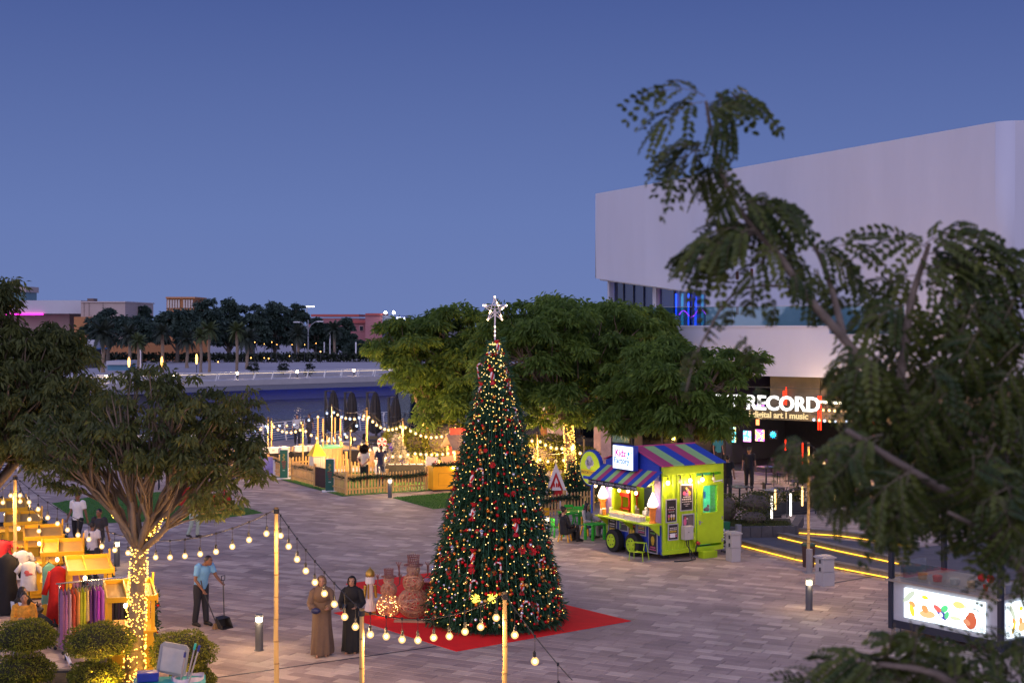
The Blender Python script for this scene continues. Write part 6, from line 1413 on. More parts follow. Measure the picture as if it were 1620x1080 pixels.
for k, (px, py, hgt) in enumerate(((876,765,.35),(905,768,.35),(848,778,.3),(924,786,.3),(690,748,.3))):
    t = thing('ground_spotlight', ('amber spotlight in the bed left of the gingerbread board','amber spotlight in the bed at the wrapped trunk','amber spotlight in the bed by the Christmas tree edge','amber spotlight in the bed beside the trailer','amber spotlight under the cabin-side trunk')[k], 'spotlight', G(px,py), 0, 'amber spotlights in the planting beds')
    MB().tube([(0,0,0),(0,0,.12)], .05, 8).build('case', dark_metal, t); MB().ball((0,0,.16), .06, 8, 6).build('lens', ME('bed_glow', (1,.55,.05), 850 if k < 4 else 600), t)
# ---- gingerbread house board and little trees
gw = M('icing_white', (.74,.66,.60), .6, .06); gred = M('gingerbread_red', (.50,.012,.012), .55, .1)
t = thing('gingerbread_board', 'tall red gingerbread house board with white icing roof and windows', 'decoration', G(879,806), R(12)); fr_ = FR((0,0,0),(1,0,0),(0,0,1))
b = MB(); b.prism([(-.52,0),(.52,0),(.52,.85),(.0,2.0),(-.52,.85)], -.04, .04, fr_); b.build('wall', gred, t)
b = MB(); b.prism([(-.84,.55),(-.68,.50),(-.50,.86),(0,1.90),(.50,.86),(.68,.50),(.84,.55),(0,2.32)], .045, .09, fr_); b.build('roof_icing', gw, t)
b = MB(); b.prism([(-.30,.98),(.30,.98),(.30,1.08),(.24,1.08),(0,1.62),(-.24,1.08),(-.30,1.08)], .092, .12, fr_); gd = b.build('dormer', gw, t)
b = MB()
for x in (-.13,.02,.13): b.prism([(x-.045,1.14),(x+.045,1.14),(x+.045,1.30),(x,1.38),(x-.045,1.30)], .122, .13, fr_)
b.build('dormer_pane', gred, gd)
b = MB(); b.prism([(-.48,.20),(-.14,.20),(-.14,.72),(-.22,.86),(-.31,.90),(-.40,.86),(-.48,.72)], .046, .07, fr_); wv = b.build('window', gw, t)
b = MB()
for x in (-.40,-.23):
    for z in (.28,.46,.64): b.prism([(x-.055,z),(x+.055,z),(x+.055,z+.13),(x-.055,z+.13)], .072, .08, fr_)
b.build('pane', gred, wv); b = MB(); b.prism([(.08,.0),(.42,0),(.42,.34),(.35,.46),(.25,.50),(.15,.46),(.08,.34)], .046, .07, fr_); b.build('door', gw, t)
b = MB(); b.lathe([(.06,2.30),(.04,2.45)], 8); b.build('finial', M('finial_yellow', (.6,.4,.1), .6), t); b = MB(); b.bar((-.3,.05,0),(-.3,.7,0),.05); b.bar((.3,.05,0),(.3,.7,0),.05); b.bar((0,.7,0),(0,.06,1.2),.05); b.build('prop', pine_d, t); t.scale = (.62,.8,.74)
def small_xmas(label, px, py, h, r):
    t = thing('small_christmas_tree', label, 'Christmas tree', G(px,py), 0, 'small decorated Christmas trees'); n = 2600
    z = h*(1-np.sqrt(RNG.random(n))); an = RNG.uniform(0,6.28,n); q = (r*(1-z/h)+.03)*(.7+.3*RNG.random(n))*(1+.18*np.sin(z*14+an)); pos = np.stack([q*np.cos(an), q*np.sin(an), z+.12], 1); ax = np.stack([np.cos(an),np.sin(an),RNG.uniform(-.8,.3,n)],1)
    link('foliage', leaf_mesh('foliage', pos, ax, unit(n), .15, .03, RNG.random(n), needle, .1), t); MB().lathe([(r*.75,.12),(.02,h*.97)], 10).build('core', M('tree_core', (.008,.02,.014)), t); MB().tube([(0,0,0),(0,0,.2)], .05, 6).build('trunk', bark_far, t)
    b = MB(); lb_ = MB()
    for _ in range(38): z_ = random.uniform(.2,h*.95); a = random.uniform(0,6.28); q = r*(1-z_/h)*1.08+.04; b.mi = random.choice((0,0,1)); b.ball((q*math.cos(a), q*math.sin(a), z_+.1), .03, 6, 4)
    for _ in range(60): z_ = random.uniform(.2,h*.97); a = random.uniform(0,6.28); q = r*(1-z_/h)*1.1+.05; octa(lb_, (q*math.cos(a), q*math.sin(a), z_+.1), .016)
    tag(b.build('baubles', [bm[0],bm[1]], t), kind='stuff'); tag(lb_.build('light', ME('tree_light', (1,.58,.12), 2.6), t), kind='stuff')
small_xmas('small decorated tree left of the gingerbread board, beside the big tree', 854, 806, 1.75, .52); small_xmas('small decorated tree right of the gingerbread board', 907, 803, 1.75, .55)
# ---- children tables and chairs
kg = M('kids_green', (.03,.42,.03), .4, .06); ky = M('kids_yellow', (.72,.36,.01), .4, .06)
def kid_chair(label, p, rz, mt):
    t = thing('child_chair', label, 'chair', p, rz, 'children plastic chairs'); MB().box((0,0,.30),(.32,.30,.025)).build('seat', mt, t, bevel=.01); b = MB(); b.b2((-.16,.13,.34),(.16,.16,.46)); b.b2((-.16,.13,.50),(.16,.165,.60)); b.b2((-.16,.132,.46),(-.11,.158,.5)); b.b2((.11,.132,.46),(.16,.158,.5)); b.build('backrest', mt, t, bevel=.01)
    for sx in (-1,1):
        for sy in (-1,1): MB().bar((sx*.14,sy*.12,.29),(sx*.18,sy*.17,0),.04).build('leg', mt, t)
def kid_table(label, p, rz, mt, w=.9, d=.6):
    t = thing('child_table', label, 'table', p, rz, 'children plastic tables'); MB().box((0,0,.50),(w,d,.035)).build('tabletop', mt, t, bevel=.015)
    for sx in (-1,1):
        for sy in (-1,1): MB().bar((sx*(w/2-.07),sy*(d/2-.07),0),(sx*(w/2-.07),sy*(d/2-.07),.49),.07).build('leg', mt, t)
kid_table('green low table in front of the long-haired woman', G(941,853), KA+.1, kg, .62, .5); kid_table('green low table behind the man in black', G(907,832), KA, kg, .95, .6); 
kid_chair('green child chair left of the man in black', G(881,848), 1.9, kg); kid_chair('yellow child chair under the man in black', G(893.5,856), 1.25, ky); kid_chair('green child chair nearest the picket fence', G(901,826), .2, kg); kid_chair('green child chair between table and picket fence', G(914,829), -.1, kg); kid_chair('green child chair farthest right by the fence', G(926,826), -.4, kg); kid_chair('green child chair beside the lit bollard', G(858,836), 1.2, kg); kid_chair('yellow child chair under the long-haired woman', G(930,846), .8, ky); kid_chair('yellow child chair behind the lit bollard', G(866,832), .5, ky)
t = thing('ice_cream_sculpture', 'giant ice cream cone sculpture beside the pink pillar', 'sculpture', G(864,742)); MB().lathe([(.04,.55),(.25,1.7),(.40,2.35),(.44,2.42)], 16).build('cone', M('waffle_cone', (.42,.19,.06), .6, .3, 12), t, smooth=True); MB().lathe([(.44,2.42),(.47,2.5),(.40,2.75)], 16).build('cup', M('custard_yellow', (.75,.48,.02), .4), t); b = MB(); b.lathe([(.38,2.75),(.42,2.86),(.30,3.02),(.31,3.08),(.18,3.25),(.17,3.3),(.03,3.5)], 16); b.build('cream', M('cream_white', (.75,.72,.66), .5), t, smooth=True); b = MB(); b.tube([(0,0,0),(0,0,.6)], .05, 8); b.lathe([(.4,0),(.4,.04)], 14); b.build('stand', steel, t)
# red sleigh on the left turf
t = thing('red_sleigh', 'red photo sleigh on the left turf, half hidden by leaves', 'sleigh', G(322,812), .35); sred = M('sleigh_red', (.45,.012,.012), .4, .1)
for s_ in (-1,1):
    b = MB(); b.prism([(-.85,.28),(.75,.28),(.95,.55),(.85,.85),(.60,.62),(.1,.58),(-.35,.72),(-.6,1.10),(-.95,1.12)], s_*.42, s_*.46, fr_); b.build('side', sred, t)
    b = MB(); b.tube([(-.95,s_*.42,.05),(.7,s_*.42,.05),(1.0,s_*.42,.2),(1.0,s_*.42,.4)], .035, 6); b.bar((-.5,s_*.42,.05),(-.5,s_*.42,.3),.04); b.bar((.4,s_*.42,.05),(.4,s_*.42,.3),.04); b.build('runner', M('sleigh_gold', (.5,.3,.06), .4), t)
b = MB(); b.box((-.72,0,.75),(.1,.82,.75), rot=(0,-.25,0)); b.box((-.2,0,.45),(.9,.82,.1)); b.box((.72,0,.5),(.1,.82,.5)); b.build('seat', sred, t)
t = thing('pumpkin_lantern', 'orange round lantern hanging beyond the sleigh', 'lantern', G(321,790)); MB().ball((0,0,.9), (.2,.2,.22), 14, 9).build('globe', M('lantern_orange', (.7,.16,.01), .5, .15, 8), t, smooth=True); MB().bar((0,.0,0),(0,0,.72),.03).build('post', dark_metal, t)
t = thing('picnic_table', 'low table with grey top on the far left paving', 'table', G(275,772), .2)
for k in range(5): MB().box((0,-.32+.16*k,.72),(1.6,.15,.04)).build('plank', M('grey_plank', (.3,.25,.24), .8, .2), t)
for x in (-.6,.6): b = MB(); b.bar((x,-.35,0),(x,.35,.7),.06); b.bar((x,.35,0),(x,-.35,.7),.06); b.build('leg', dark_metal, t)
t = thing('high_table', 'thin-legged dark bar table at the right end of the left turf', 'table', G(367,800)); MB().lathe([(.25,1.0),(.25,1.03)], 14).build('tabletop', dark_metal, t)
for k in range(3): MB().bar((.1*math.cos(k*2.1),.1*math.sin(k*2.1),1.0),(.3*math.cos(k*2.1),.3*math.sin(k*2.1),0),.025).build('leg', dark_metal, t)
# ---- bar terrace furniture
tm = M('bar_violet_top', (.06,.05,.07), .25, .2)
tb = [(1170,800,'dark cafe table at the left front of the bar terrace'),(1222,806,'dark cafe table left of the lit tubes'),(1262,790,'dark cafe table in the middle of the bar terrace'),(1212,765,'dark table beyond the man in black T-shirt'),(1290,770,'dark table at the rear of the bar terrace'),(1330,795,'dark table at the right of the bar terrace')]
for i, (px, py, lb) in enumerate(tb):
    p = G(px,py); cafe_table(lb, p, tm, sq=True, grp='dark tables on the bar terrace')
    for k, (dx, dy, rz_) in enumerate(((-.7,.1,1.4),(.72,0,-1.5))): cafe_chair(('black chair left of the ','black chair right of the ')[k]+lb, p+Vector((dx,dy,0)), rz_, grp='black chairs on the bar terrace')
for i, (px, py) in enumerate(((1235,752),(1268,748),(1300,745))):
    t = thing('lounge_seat', ('low dark lounge seat nearest the video panels','low dark lounge seat in the middle of the bar','low dark lounge seat at the right of the bar')[i], 'armchair', G(px,py), .6*i, 'dark lounge seats inside the bar'); MB().box((0,0,.25),(.8,.75,.3)).build('seat', M('plum_fabric', (.06,.02,.06), .7), t, bevel=.05); MB().box((0,.35,.55),(.8,.14,.5)).build('backrest', M('plum_fabric', (.06,.02,.06)), t, bevel=.05)
    for s_ in (-1,1): MB().box((s_*.4,0,.42),(.14,.75,.3)).build('armrest', M('plum_fabric', (.06,.02,.06)), t, bevel=.04)
b = MB(ft); b.b2((xo+1.5,2.38,sg*-3.0),(xo+7.0,2.40,sg*-3.2)); b.build('violet_strip', ME('violet_light', (.45,.08,1), 7), bar)
b = MB(ft)
for k in range(4): b.b2((xo+2.5+2.2*k,4.38,sg*-2.2),(xo+3.3+2.2*k,4.42,sg*-2.4))
b.build('downlight', ME('fascia_light', (1,.7,.4), 30), bar)
rope = thing('terrace_barrier', 'low black tube barrier with white light tubes round the bar terrace', 'barrier', G(1215,822))
ends = [G(1215,822), G(1245,818), G(1290,812), G(1325,808)]
for i, p in enumerate(ends):
    q = p-ends[0]; MB().bar(q, q+Vector((0,0,.95)), .035).build('post', dark_metal, rope)
    if i in (0,1,3): m_ = MB(); m_.bar(q+Vector((.12,-.05,.06)), q+Vector((.12,-.05,.85)), .06); m_.build('light_tube', ME('tube_white', (1,.9,.75), 2.5), rope)
for i in range(3):
    for z in (.95,.12): MB().bar(ends[i]-ends[0]+Vector((0,0,z)), ends[i+1]-ends[0]+Vector((0,0,z)), .03).build('rail', dark_metal, rope)
for i, (px, py, lb) in enumerate(((1210,818,'black trough planter at the left end of the terrace barrier'),(1253,812,'black trough planter behind the lit tubes'),(1305,802,'black trough planter at the right end of the terrace barrier'))):
    t = thing('trough_planter', lb, 'planter', G(px,py), .2, 'black planters on the bar terrace'); MB().box((0,0,.22),(1.1,.4,.44)).build('trough', black_plastic, t, bevel=.01); m = 400; pos = np.stack([RNG.uniform(-.5,.5,m), RNG.uniform(-.15,.15,m), .42+.45*RNG.random(m)], 1); link('foliage', leaf_mesh('foliage', pos, unit(m)+np.array([0,0,.8]), unit(m), .16, .05, RNG.random(m), shrub_leaf, .2), t)
    m_ = MB(); m_.bar((.3,-.22,.3),(.3,-.22,1.0),.05); m_.build('light_tube', ME('tube_amber', (1,.62,.2), 2.5), t)
# ================================================================== yellow market carts
sy = M('cart_yellow', (.66,.36,.012), .5, .1, 3); syi = M('cart_yellow_inner', (.42,.26,.06), .6, .12, 3)
CA = math.atan2(.8,.6)*1.0     # tray short side direction
def market_cart(label, p, rz):
    """x = width across the tray, y = along the row"""
    t = thing('market_cart', label, 'market cart', p, rz, 'yellow market carts in a row')
    W, L = .95, 1.25
    b = MB(); b.b2((-W/2+.06,-L/2+.08,.04),(W/2-.06,L/2-.08,.86)); b.build('cabinet', sy, t, bevel=.01)
    for s_ in (-1,1):
        b = MB(); x = s_*(W/2-.045)
        for (y0,y1,z0,z1) in ((-.40,.40,.14,.17),(-.40,.40,.68,.71),(-.40,-.37,.171,.679),(.37,.40,.171,.679)): b.b2((x-.012,y0,z0),(x+.012,y1,z1))
        b.build('panel_moulding', sy, t)
    for s_ in (-1,1):
        b = MB(); y = s_*(L/2-.065)
        for (x0,x1,z0,z1) in ((-.28,.28,.14,.17),(-.28,.28,.68,.71),(-.28,-.25,.171,.679),(.25,.28,.171,.679)): b.b2((x0,y-.012,z0),(x1,y+.012,z1))
        b.build('panel_moulding', sy, t)
    b = MB(); b.b2((-W/2,-L/2,.862),(W/2,L/2,.90)); b.build('worktop', sy, t, bevel=.008)
    for x in (-W/2+.07,W/2-.07):
        for y in (-L/2+.1,L/2-.1): b = MB(); b.b2((x-.035,y-.035,.902),(x+.035,y+.035,1.52)); b.build('post', sy, t)
    b = MB(); z0, z1 = 1.522, 1.625
    b.b2((-W/2,-L/2,z0),(-W/2+.035,L/2,z1)); b.b2((W/2-.035,-L/2,z0),(W/2,L/2,z1)); b.b2((-W/2+.036,-L/2,z0),(W/2-.036,-L/2+.035,z1)); b.b2((-W/2+.036,L/2-.035,z0),(W/2-.036,L/2,z1)); tr_ = b.build('roof_tray', sy, t); tr_.matrix_local = Matrix.Translation((0,0,z0+.03)) @ Matrix.Rotation(R(6.5),4,'X') @ Matrix.Translation((0,0,-z0))
    b = MB(); b.b2((-W/2+.036,-L/2+.036,z0),(W/2-.036,L/2-.036,z0+.02)); b.build('tray_floor', syi, tr_)
    b = MB(); b.b2((-.1,-L/2+.036,z0+.021),(-.07,L/2-.036,z1-.01)); b.build('crossbar', sy, tr_)
    b = MB(); b.b2((W/2-.0,L/2-.16,z0-.1),(W/2+.035,L/2-.08,z1+.22)); b.b2((W/2-.0,-L/2+.06,z0-.1),(W/2+.03,-L/2+.14,z1-.02)); b.build('upright', sy, t)
    b = MB(); b.tube([(-.1,-L/2+.25,1.52),(-.1,-L/2+.25,1.42)], .02, 6); sk = b.build('socket', black_plastic, t); b = MB(); b.ball((-.1,-L/2+.25,1.37), (.042,.042,.052), 10, 7); b.build('bulb', bulbg, sk); lamp(sk, (-.1,-L/2+.25,1.30), 9, (1,.60,.26))
    for x in (-W/2+.14,W/2-.14):
        for y in (-L/2+.16,L/2-.16): MB().box((x,y,.02),(.06,.06,.04)).build('foot', black_plastic, t)
    k = 420; s = RNG.uniform(.0,1.5,k); pos = np.stack([np.full(k,W/2+.05)+RNG.normal(0,.04,k), np.full(k,L/2-.05)+RNG.normal(0,.04,k), .2+s*.85], 1); link('garland', leaf_mesh('garland', pos, unit(k), unit(k), .12, .035, RNG.random(k), garl, .1), t)
    b = MB(); b.ball((W/2+.12,L/2-.06,1.15),.035,8,6); b.ball((W/2+.1,L/2-.08,.6),.03,8,6); b.build('bauble', bm[0], t)
    return t
CROT = R(19)
carts = [G(208,1062), G(150,1000), G(108,958), G(78,925), G(46,900), G(20,876)]
clab = ['nearest yellow market cart, beside the light-wrapped trunk','second nearest yellow market cart, behind the rail of clothes','third nearest yellow market cart, behind the long red dress','fourth nearest yellow market cart, behind the white T-shirts','fifth nearest yellow market cart, left of the walking man in white','yellow market cart farthest away at the left edge']
c0 = [(205,1050,28.2),(140,0,31.2),(98,0,33.6),(68,0,36.0),(36,0,38.6),(14,0,41.4)]
cpos = []
for (px, _, d) in c0: cpos.append(Vector(((px-CX)*d/FPX, d, 0)))
first = market_cart(clab[0], cpos[0], CROT)
for i in range(1,6): dup(first, cpos[i], CROT+R((2,-2,1,-1,2)[i-1]), clab[i])
# ---- clothes
def garment(name, label, cat, loc, rz, col, h, w, sleeves=.0, flare=1.25, folds=5, thick=.09, grp=None, hook=True, pr=None, mt=None):
    t = thing(name, label, cat, loc, rz, grp); mt = mt or M('cloth_%s' % name+str(len(bpy.data.objects)), col, .85, .15, 10)
    b = MB(); n = 22; prof = [(0,.16,.10),(-.04,.5,.5),(-.10,.86,.75),(-.22,.84,.9),(-.5,.80,1),(-.78,.9*flare*.92,1),(-1,flare*.95,1)]; rings = []
    for (zf, wf, tf) in prof:
        ring = []
        for j in range(n):
            a = 2*math.pi*j/n; am = 1+.16*max(0,-zf-.1)*math.sin(a*folds+zf*3); ring.append((math.cos(a)*w/2*wf*am, math.sin(a)*thick*tf*am, zf*h))
        rings.append(ring)
    vs = [v for r in rings for v in r]; fs = [(i*n+j,i*n+(j+1)%n,(i+1)*n+(j+1)%n,(i+1)*n+j) for i in range(len(rings)-1) for j in range(n)]; b.add(vs, fs); body = b.build('cloth', mt, t, smooth=True)
    if sleeves:
        for s_ in (-1,1): b = MB(); b.tube([(s_*w*.36,0,-.09*h),(s_*w*.46,0,-.10*h-sleeves*.4),(s_*(w*.5+.07),-.02,-.09*h-sleeves)], [.05,.062,.066], 9); b.build('sleeve', mt, t, smooth=True)
    if hook:
        b = MB(); b.tube([(-w*.38,0,-.085*h),(0,0,.02),(w*.38,0,-.085*h)], .012, 5); b.tube([(0,0,.02),(0,0,.07),(.025,0,.10),(.0,0,.13)], .006, 5); b.build('hanger', black_plastic, t)
    if pr:
        b = MB()
        for (x,z,rx,rz_) in pr: b.ball((x,-thick*.98,z*h), (rx,.012,rz_), 8, 5)
        b.build('print', M('print_rose', (.5,.10,.10), .8), t)
    return t
rk = thing('clothes_rail', 'chrome clothes rail on castors in front of the second cart', 'clothes rail', Vector(((150-CX)*30.2/FPX, 30.2, 0)), R(34)); chrome = M('chrome_tube', (.6,.58,.58), .2, .05, metal=.9); RH = 1.44
rb = MB(); rb.tube([(-.82,0,RH),(.82,0,RH)], .016, 8); rb.build('bar', chrome, rk)
for s_ in (-.75,.75):
    MB().tube([(s_,0,.1),(s_,0,RH)], .016, 8).build('upright', chrome, rk); MB().bar((s_,-.3,.1),(s_,.3,.1),.03).build('foot', chrome, rk)
    for y in (-.28,.28): MB().ball((s_,y,.04), .04, 8, 6).build('castor', black_plastic, rk)
MB().bar((-.75,0,.14),(.75,0,.14),.025).build('lower_bar', chrome, rk)
rm_ = Matrix.Translation(rk.location) @ Matrix.Rotation(R(34),4,'Z')
gar = [((.30,.12,.22),1.25,'dusty rose'),((.45,.18,.32),1.30,'mauve'),((.5,.30,.30),1.15,'pale pink'),((.60,.10,.04),1.2,'coral'),((.70,.30,.06),.9,'apricot'),((.42,.46,.03),1.1,'chartreuse'),((.50,.50,.02),.95,'lime yellow'),((.55,.40,.16),.70,'gold sequin'),((.10,.03,.14),1.0,'aubergine'),((.14,.04,.20),1.0,'dark violet'),((.38,.05,.45),1.05,'magenta'),((.35,.10,.40),1.0,'lilac'),((.45,.30,.14),.95,'bronze'),((.45,.02,.03),1.05,'red'),((.03,.015,.02),.95,'near-black'),((.015,.015,.018),1.0,'black'),((.02,.012,.03),.95,'ink'),((.03,.03,.03),1.0,'charcoal'),((.012,.012,.015),.9,'jet black'),((.02,.02,.025),1.0,'soft black')]
for i, (c, h, nm) in enumerate(gar):
    p = rm_ @ Vector((-.70+1.42*i/(len(gar)-1), 0, RH-.12)); a_ = 'first from the left' if i == 0 else ''
    garment('hanging_dress', nm+' garment on the clothes rail'+(', at its right end' if i == len(gar)-1 else ', at its left end' if i == 0 else ''), 'dress', p, R(34)+R(90)+R(random.uniform(-12,12)), c, min(h,1.22), .40, 0, 1.1, 4, .045, 'garments on the clothes rail')
red_c = M('red_dress', (.60,.015,.008), .7, .12, 14)
def at_d(px, d, z=0): return Vector(((px-CX)*d/FPX, d, z))
garment('long_dress', 'long red sequinned dress with wide sleeves hanging before the third cart', 'dress', at_d(92,31.6,1.50), R(20), None, 1.30, .46, .50, 1.2, 5, .12, None, mt=red_c)
garment('hanging_tunic', 'mint green tunic behind the long red dress', 'dress', at_d(77,32.2,1.46), R(60), (.16,.42,.30), .9, .40, 0, 1.1); garment('hanging_tunic', 'lilac top on a hanger right of the long red dress', 'dress', at_d(112,31.9,1.50), R(30), (.40,.22,.45), .6, .44, .3, 1.05)
garment('t_shirt', 'white T-shirt with a rose print on a display stand', 'T-shirt', at_d(46,33.3,1.32), R(8), (.62,.58,.55), .68, .44, .20, .98, 3, .13, None, pr=[(-.03,-.36,.06,.05),(.04,-.42,.07,.03),(-.02,-.46,.05,.02)])
garment('t_shirt', 'plain white T-shirt behind the one with the rose print', 'T-shirt', at_d(36,34.4,1.40), R(-5), (.58,.56,.58), .70, .44, .2, .98, 3, .13)
garment('red_shawl', 'bright red shawl at the left edge above the black abaya', 'shawl', at_d(3,35.0,1.55), R(20), (.55,.02,.03), .55, .55, .2, 1.3, 5, .15)
garment('display_abaya', 'long black abaya on a display at the left edge', 'abaya', at_d(12,33.6,1.45), R(15), (.012,.012,.014), 1.4, .50, .45, 1.5, 6, .2)
for k, (px, d, h) in enumerate(((46,33.42,.75),(36,34.5,.8),(92,31.72,.35),(12,33.75,.2),(3,35.1,1.05),(77,32.3,.65),(112,32.0,.95))):
    t = thing('display_stand', ('thin black stand under the printed T-shirt','thin black stand under the plain T-shirt','stand behind the long red dress','stand behind the black abaya','stand behind the red shawl','stand behind the mint tunic','stand behind the lilac top')[k], 'stand', at_d(px,d), 0, 'display stands for clothes'); MB().tube([(0,0,.02),(0,0,(1.32,1.4,1.5,1.45,1.55,1.46,1.5)[k])], .014, 6).build('pole', black_plastic, t); MB().lathe([(.18,0),(.18,.02)], 14).build('foot', black_plastic, t)
# ---- nearest planting bed: cloud-pruned bushes
bed = thing('planter', 'dark planter bed along the bottom left edge', 'planter', (0,0,0)); b = MB(); b.b2((-12.5,24.6,0),(-7.2,24.75,.24)); b.b2((-12.5,27.25,0),(-7.2,27.4,.24)); b.b2((-7.2,24.6,0),(-7.05,27.4,.24)); b.build('kerb', M('planter_stone', (.075,.07,.075)), bed); b = MB(); b.b2((-12.5,24.76,0),(-7.21,27.24,.20)); b.build('soil', M('planter_soil', (.06,.05,.03)), bed)
def topiary(label, px, d, tiers, n=5200):
    base = at_d(px, d, .15); t = thing('cloud_pruned_bush', label, 'bush', base, 0, 'cloud-pruned bushes in the nearest bed'); k = d/FPX
    for (cy_, rx, rz_, dx) in tiers:
        zc = EYE-(cy_-HY)*k-.15; x0 = dx*k; a, c = rx*k, rz_*k; u = unit(n); u[:,2] = np.where(u[:,2] < -.55, -.55+.1*RNG.random(n), u[:,2]); r = (RNG.uniform(.9,1.05,n)+.10*(RNG.random(n) < .05)*RNG.random(n))[:,None]*(1+.07*np.sin(u[:,:1]*7+px)+.06*np.cos(u[:,1:2]*9+px)+.05*np.sin(u[:,2:]*11+px))
        pos = u*r*np.array([a,a,c])+np.array([x0,0,zc]); link('foliage', leaf_mesh('foliage', pos, u*.7+unit(n)*.8, unit(n), RNG.uniform(.03,.06,n), RNG.uniform(.018,.03,n), RNG.random(n)**1.3, topi_leaf, .1), t)
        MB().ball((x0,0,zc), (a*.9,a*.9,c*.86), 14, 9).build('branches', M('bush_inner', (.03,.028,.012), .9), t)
    top = max(EYE-(q[0]-HY)*k-.15 for q in tiers); b = MB(); b.tube([(0,0,-.02),(.03,0,top*.5),(tiers[0][3]*k,0,top)], [.06,.05,.04], 7); b.tube([(0,0,.15),(-.14,.02,top*.8)], [.035,.02], 5); b.tube([(0,0,.15),(.15,-.02,top*.8)], [.035,.02], 5); b.build('trunk', M('pale_stem', (.24,.2,.15), .9, .2), t); return t
topiary('two-tiered green bush at the bottom left corner, below the woman in yellow', 38, 26.0, [(1007,44,26,2),(1060,46,25,-2)])
topiary('two-tiered green bush lit by a floor lamp, left of the wrapped trunk', 158, 26.0, [(1014,49,29,0),(1068,38,24,-6)])
topiary('two-tiered golden bush behind the cleaning cart', 289, 26.4, [(1030,48,31,0),(1076,34,26,14)])
t = thing('ground_spotlight', 'bright floor lamp under the middle cloud-pruned bush', 'spotlight', at_d(171,25.45,.2)); MB().tube([(0,0,0),(0,0,.10)], .05, 8).build('case', dark_metal, t); MB().ball((0,0,.13), .045, 8, 6).build('lens', ME('bed_glow_near', (1,.56,.08), 900), t)
t = thing('ground_spotlight', 'floor lamp glimmering between cleaning cart and golden bush', 'spotlight', at_d(266,25.9,.2)); MB().tube([(0,0,0),(0,0,.10)], .05, 8).build('case', dark_metal, t); MB().ball((0,0,.13), .04, 8, 6).build('lens', ME('bed_glow_near', (1,.56,.08), 900), t)
# ---- cleaning trolley
teal = M('trolley_teal', (.02,.36,.36), .4, .06); gl_ = M('grey_lid', (.28,.28,.27), .5, .1); bag = M('liner_bag', (.50,.45,.55), .4, .2, 12)
t = thing('cleaning_trolley', 'turquoise cleaning trolley with open grey lid and white bag', 'cleaning trolley', at_d(268,25.0), R(12)); zt = EYE-(1072-HY)*25/FPX
b = MB(); b.b2((-.62,-.28,zt-.08),(.62,.3,zt-.04)); b.build('frame', teal, t); b = MB(); b.b2((.0,-.27,.25),(.02,.29,zt-.08)); b.b2((.60,-.27,.25),(.62,.29,zt-.08)); b.b2((-.62,-.27,.25),(-.60,.29,zt-.08)); b.b2((-.62,-.27,.2),(.62,.29,.25)); b.build('upright', teal, t)
b = MB(); n = 20; top = []; 
for j in range(n): a = 2*math.pi*j/n; top.append((.31+.29*math.cos(a)*(1+.04*math.sin(a*5)), .01+.26*math.sin(a)*(1+.05*math.sin(a*7)), zt+.03+.02*math.sin(a*4)))
inn_ = [(.31+.24*math.cos(2*math.pi*j/n), .01+.2*math.sin(2*math.pi*j/n), zt-.3) for j in range(n)]; out_ = [(.31+.27*math.cos(2*math.pi*j/n), .01+.24*math.sin(2*math.pi*j/n), zt-.035) for j in range(n)]
b.add(top+inn_+out_, [(j,(j+1)%n,n+(j+1)%n,n+j) for j in range(n)]+[(j,2*n+j,2*n+(j+1)%n,(j+1)%n) for j in range(n)]+[tuple(range(n,2*n))]); b.build('bag', bag, t, smooth=True)
lid = MB(); fr_l = FR((.02,.18,zt+.02),(.72,-.2,-.12),(-.28,.1,.92)); lid.M = fr_l; lid.prism([(-.22,.02),(.22,0),(.26,.06),(.26,.50),(.20,.56),(-.20,.56),(-.26,.50),(-.26,.06)], 0, .05); lo = lid.build('lid', gl_, t); l2 = MB(fr_l); l2.prism([(-.19,.06),(.19,.06),(.2,.48),(-.2,.48)], .051, .075); l2.build('lid_inset', M('grey_lid_light', (.4,.39,.37), .5, .1), lo)
MB().b2((-.55,-.1,zt-.03),(-.18,.15,zt+.13)).build('blue_box', M('box_blue', (.012,.03,.26), .4), t, bevel=.015)
for (x,y) in ((-.55,-.22),(.55,-.22),(-.55,.24),(.55,.24)): b = MB(); b.tube([(x,y-.02,.1),(x,y+.02,.1)], .09, 12); b.bar((x,y,.12),(x,y,.22),.04); b.build('castor', black_plastic, t)
for k, (px0, py0, px1, py1, hc, lb) in enumerate(((284,1072,293,1031,(.02,.03,.2),'short mop handle with blue grip, leftmost in the trolley'),(293,1072,309.5,1017,(.03,.45,.36),'long mop handle with turquoise grip in the trolley'),(296,1072,316,1020,(.02,.03,.2),'long mop handle with blue grip, rightmost in the trolley'))):
    d_ = 24.9-.06*k; a = P(px0,py0+16,d_); c = P(px1,py1,d_); m_ = thing('mop', lb, 'mop', a, 0, 'mop handles in the trolley'); v = c-a; MB().tube([(0,0,0), v], .014, 8).build('handle', M('alu_tube', (.45,.42,.42), .3, .1, metal=.7), m_); MB().tube([v*.86, v*1.0], .021, 8).build('grip', M('grip%d' % k, hc, .4), m_)
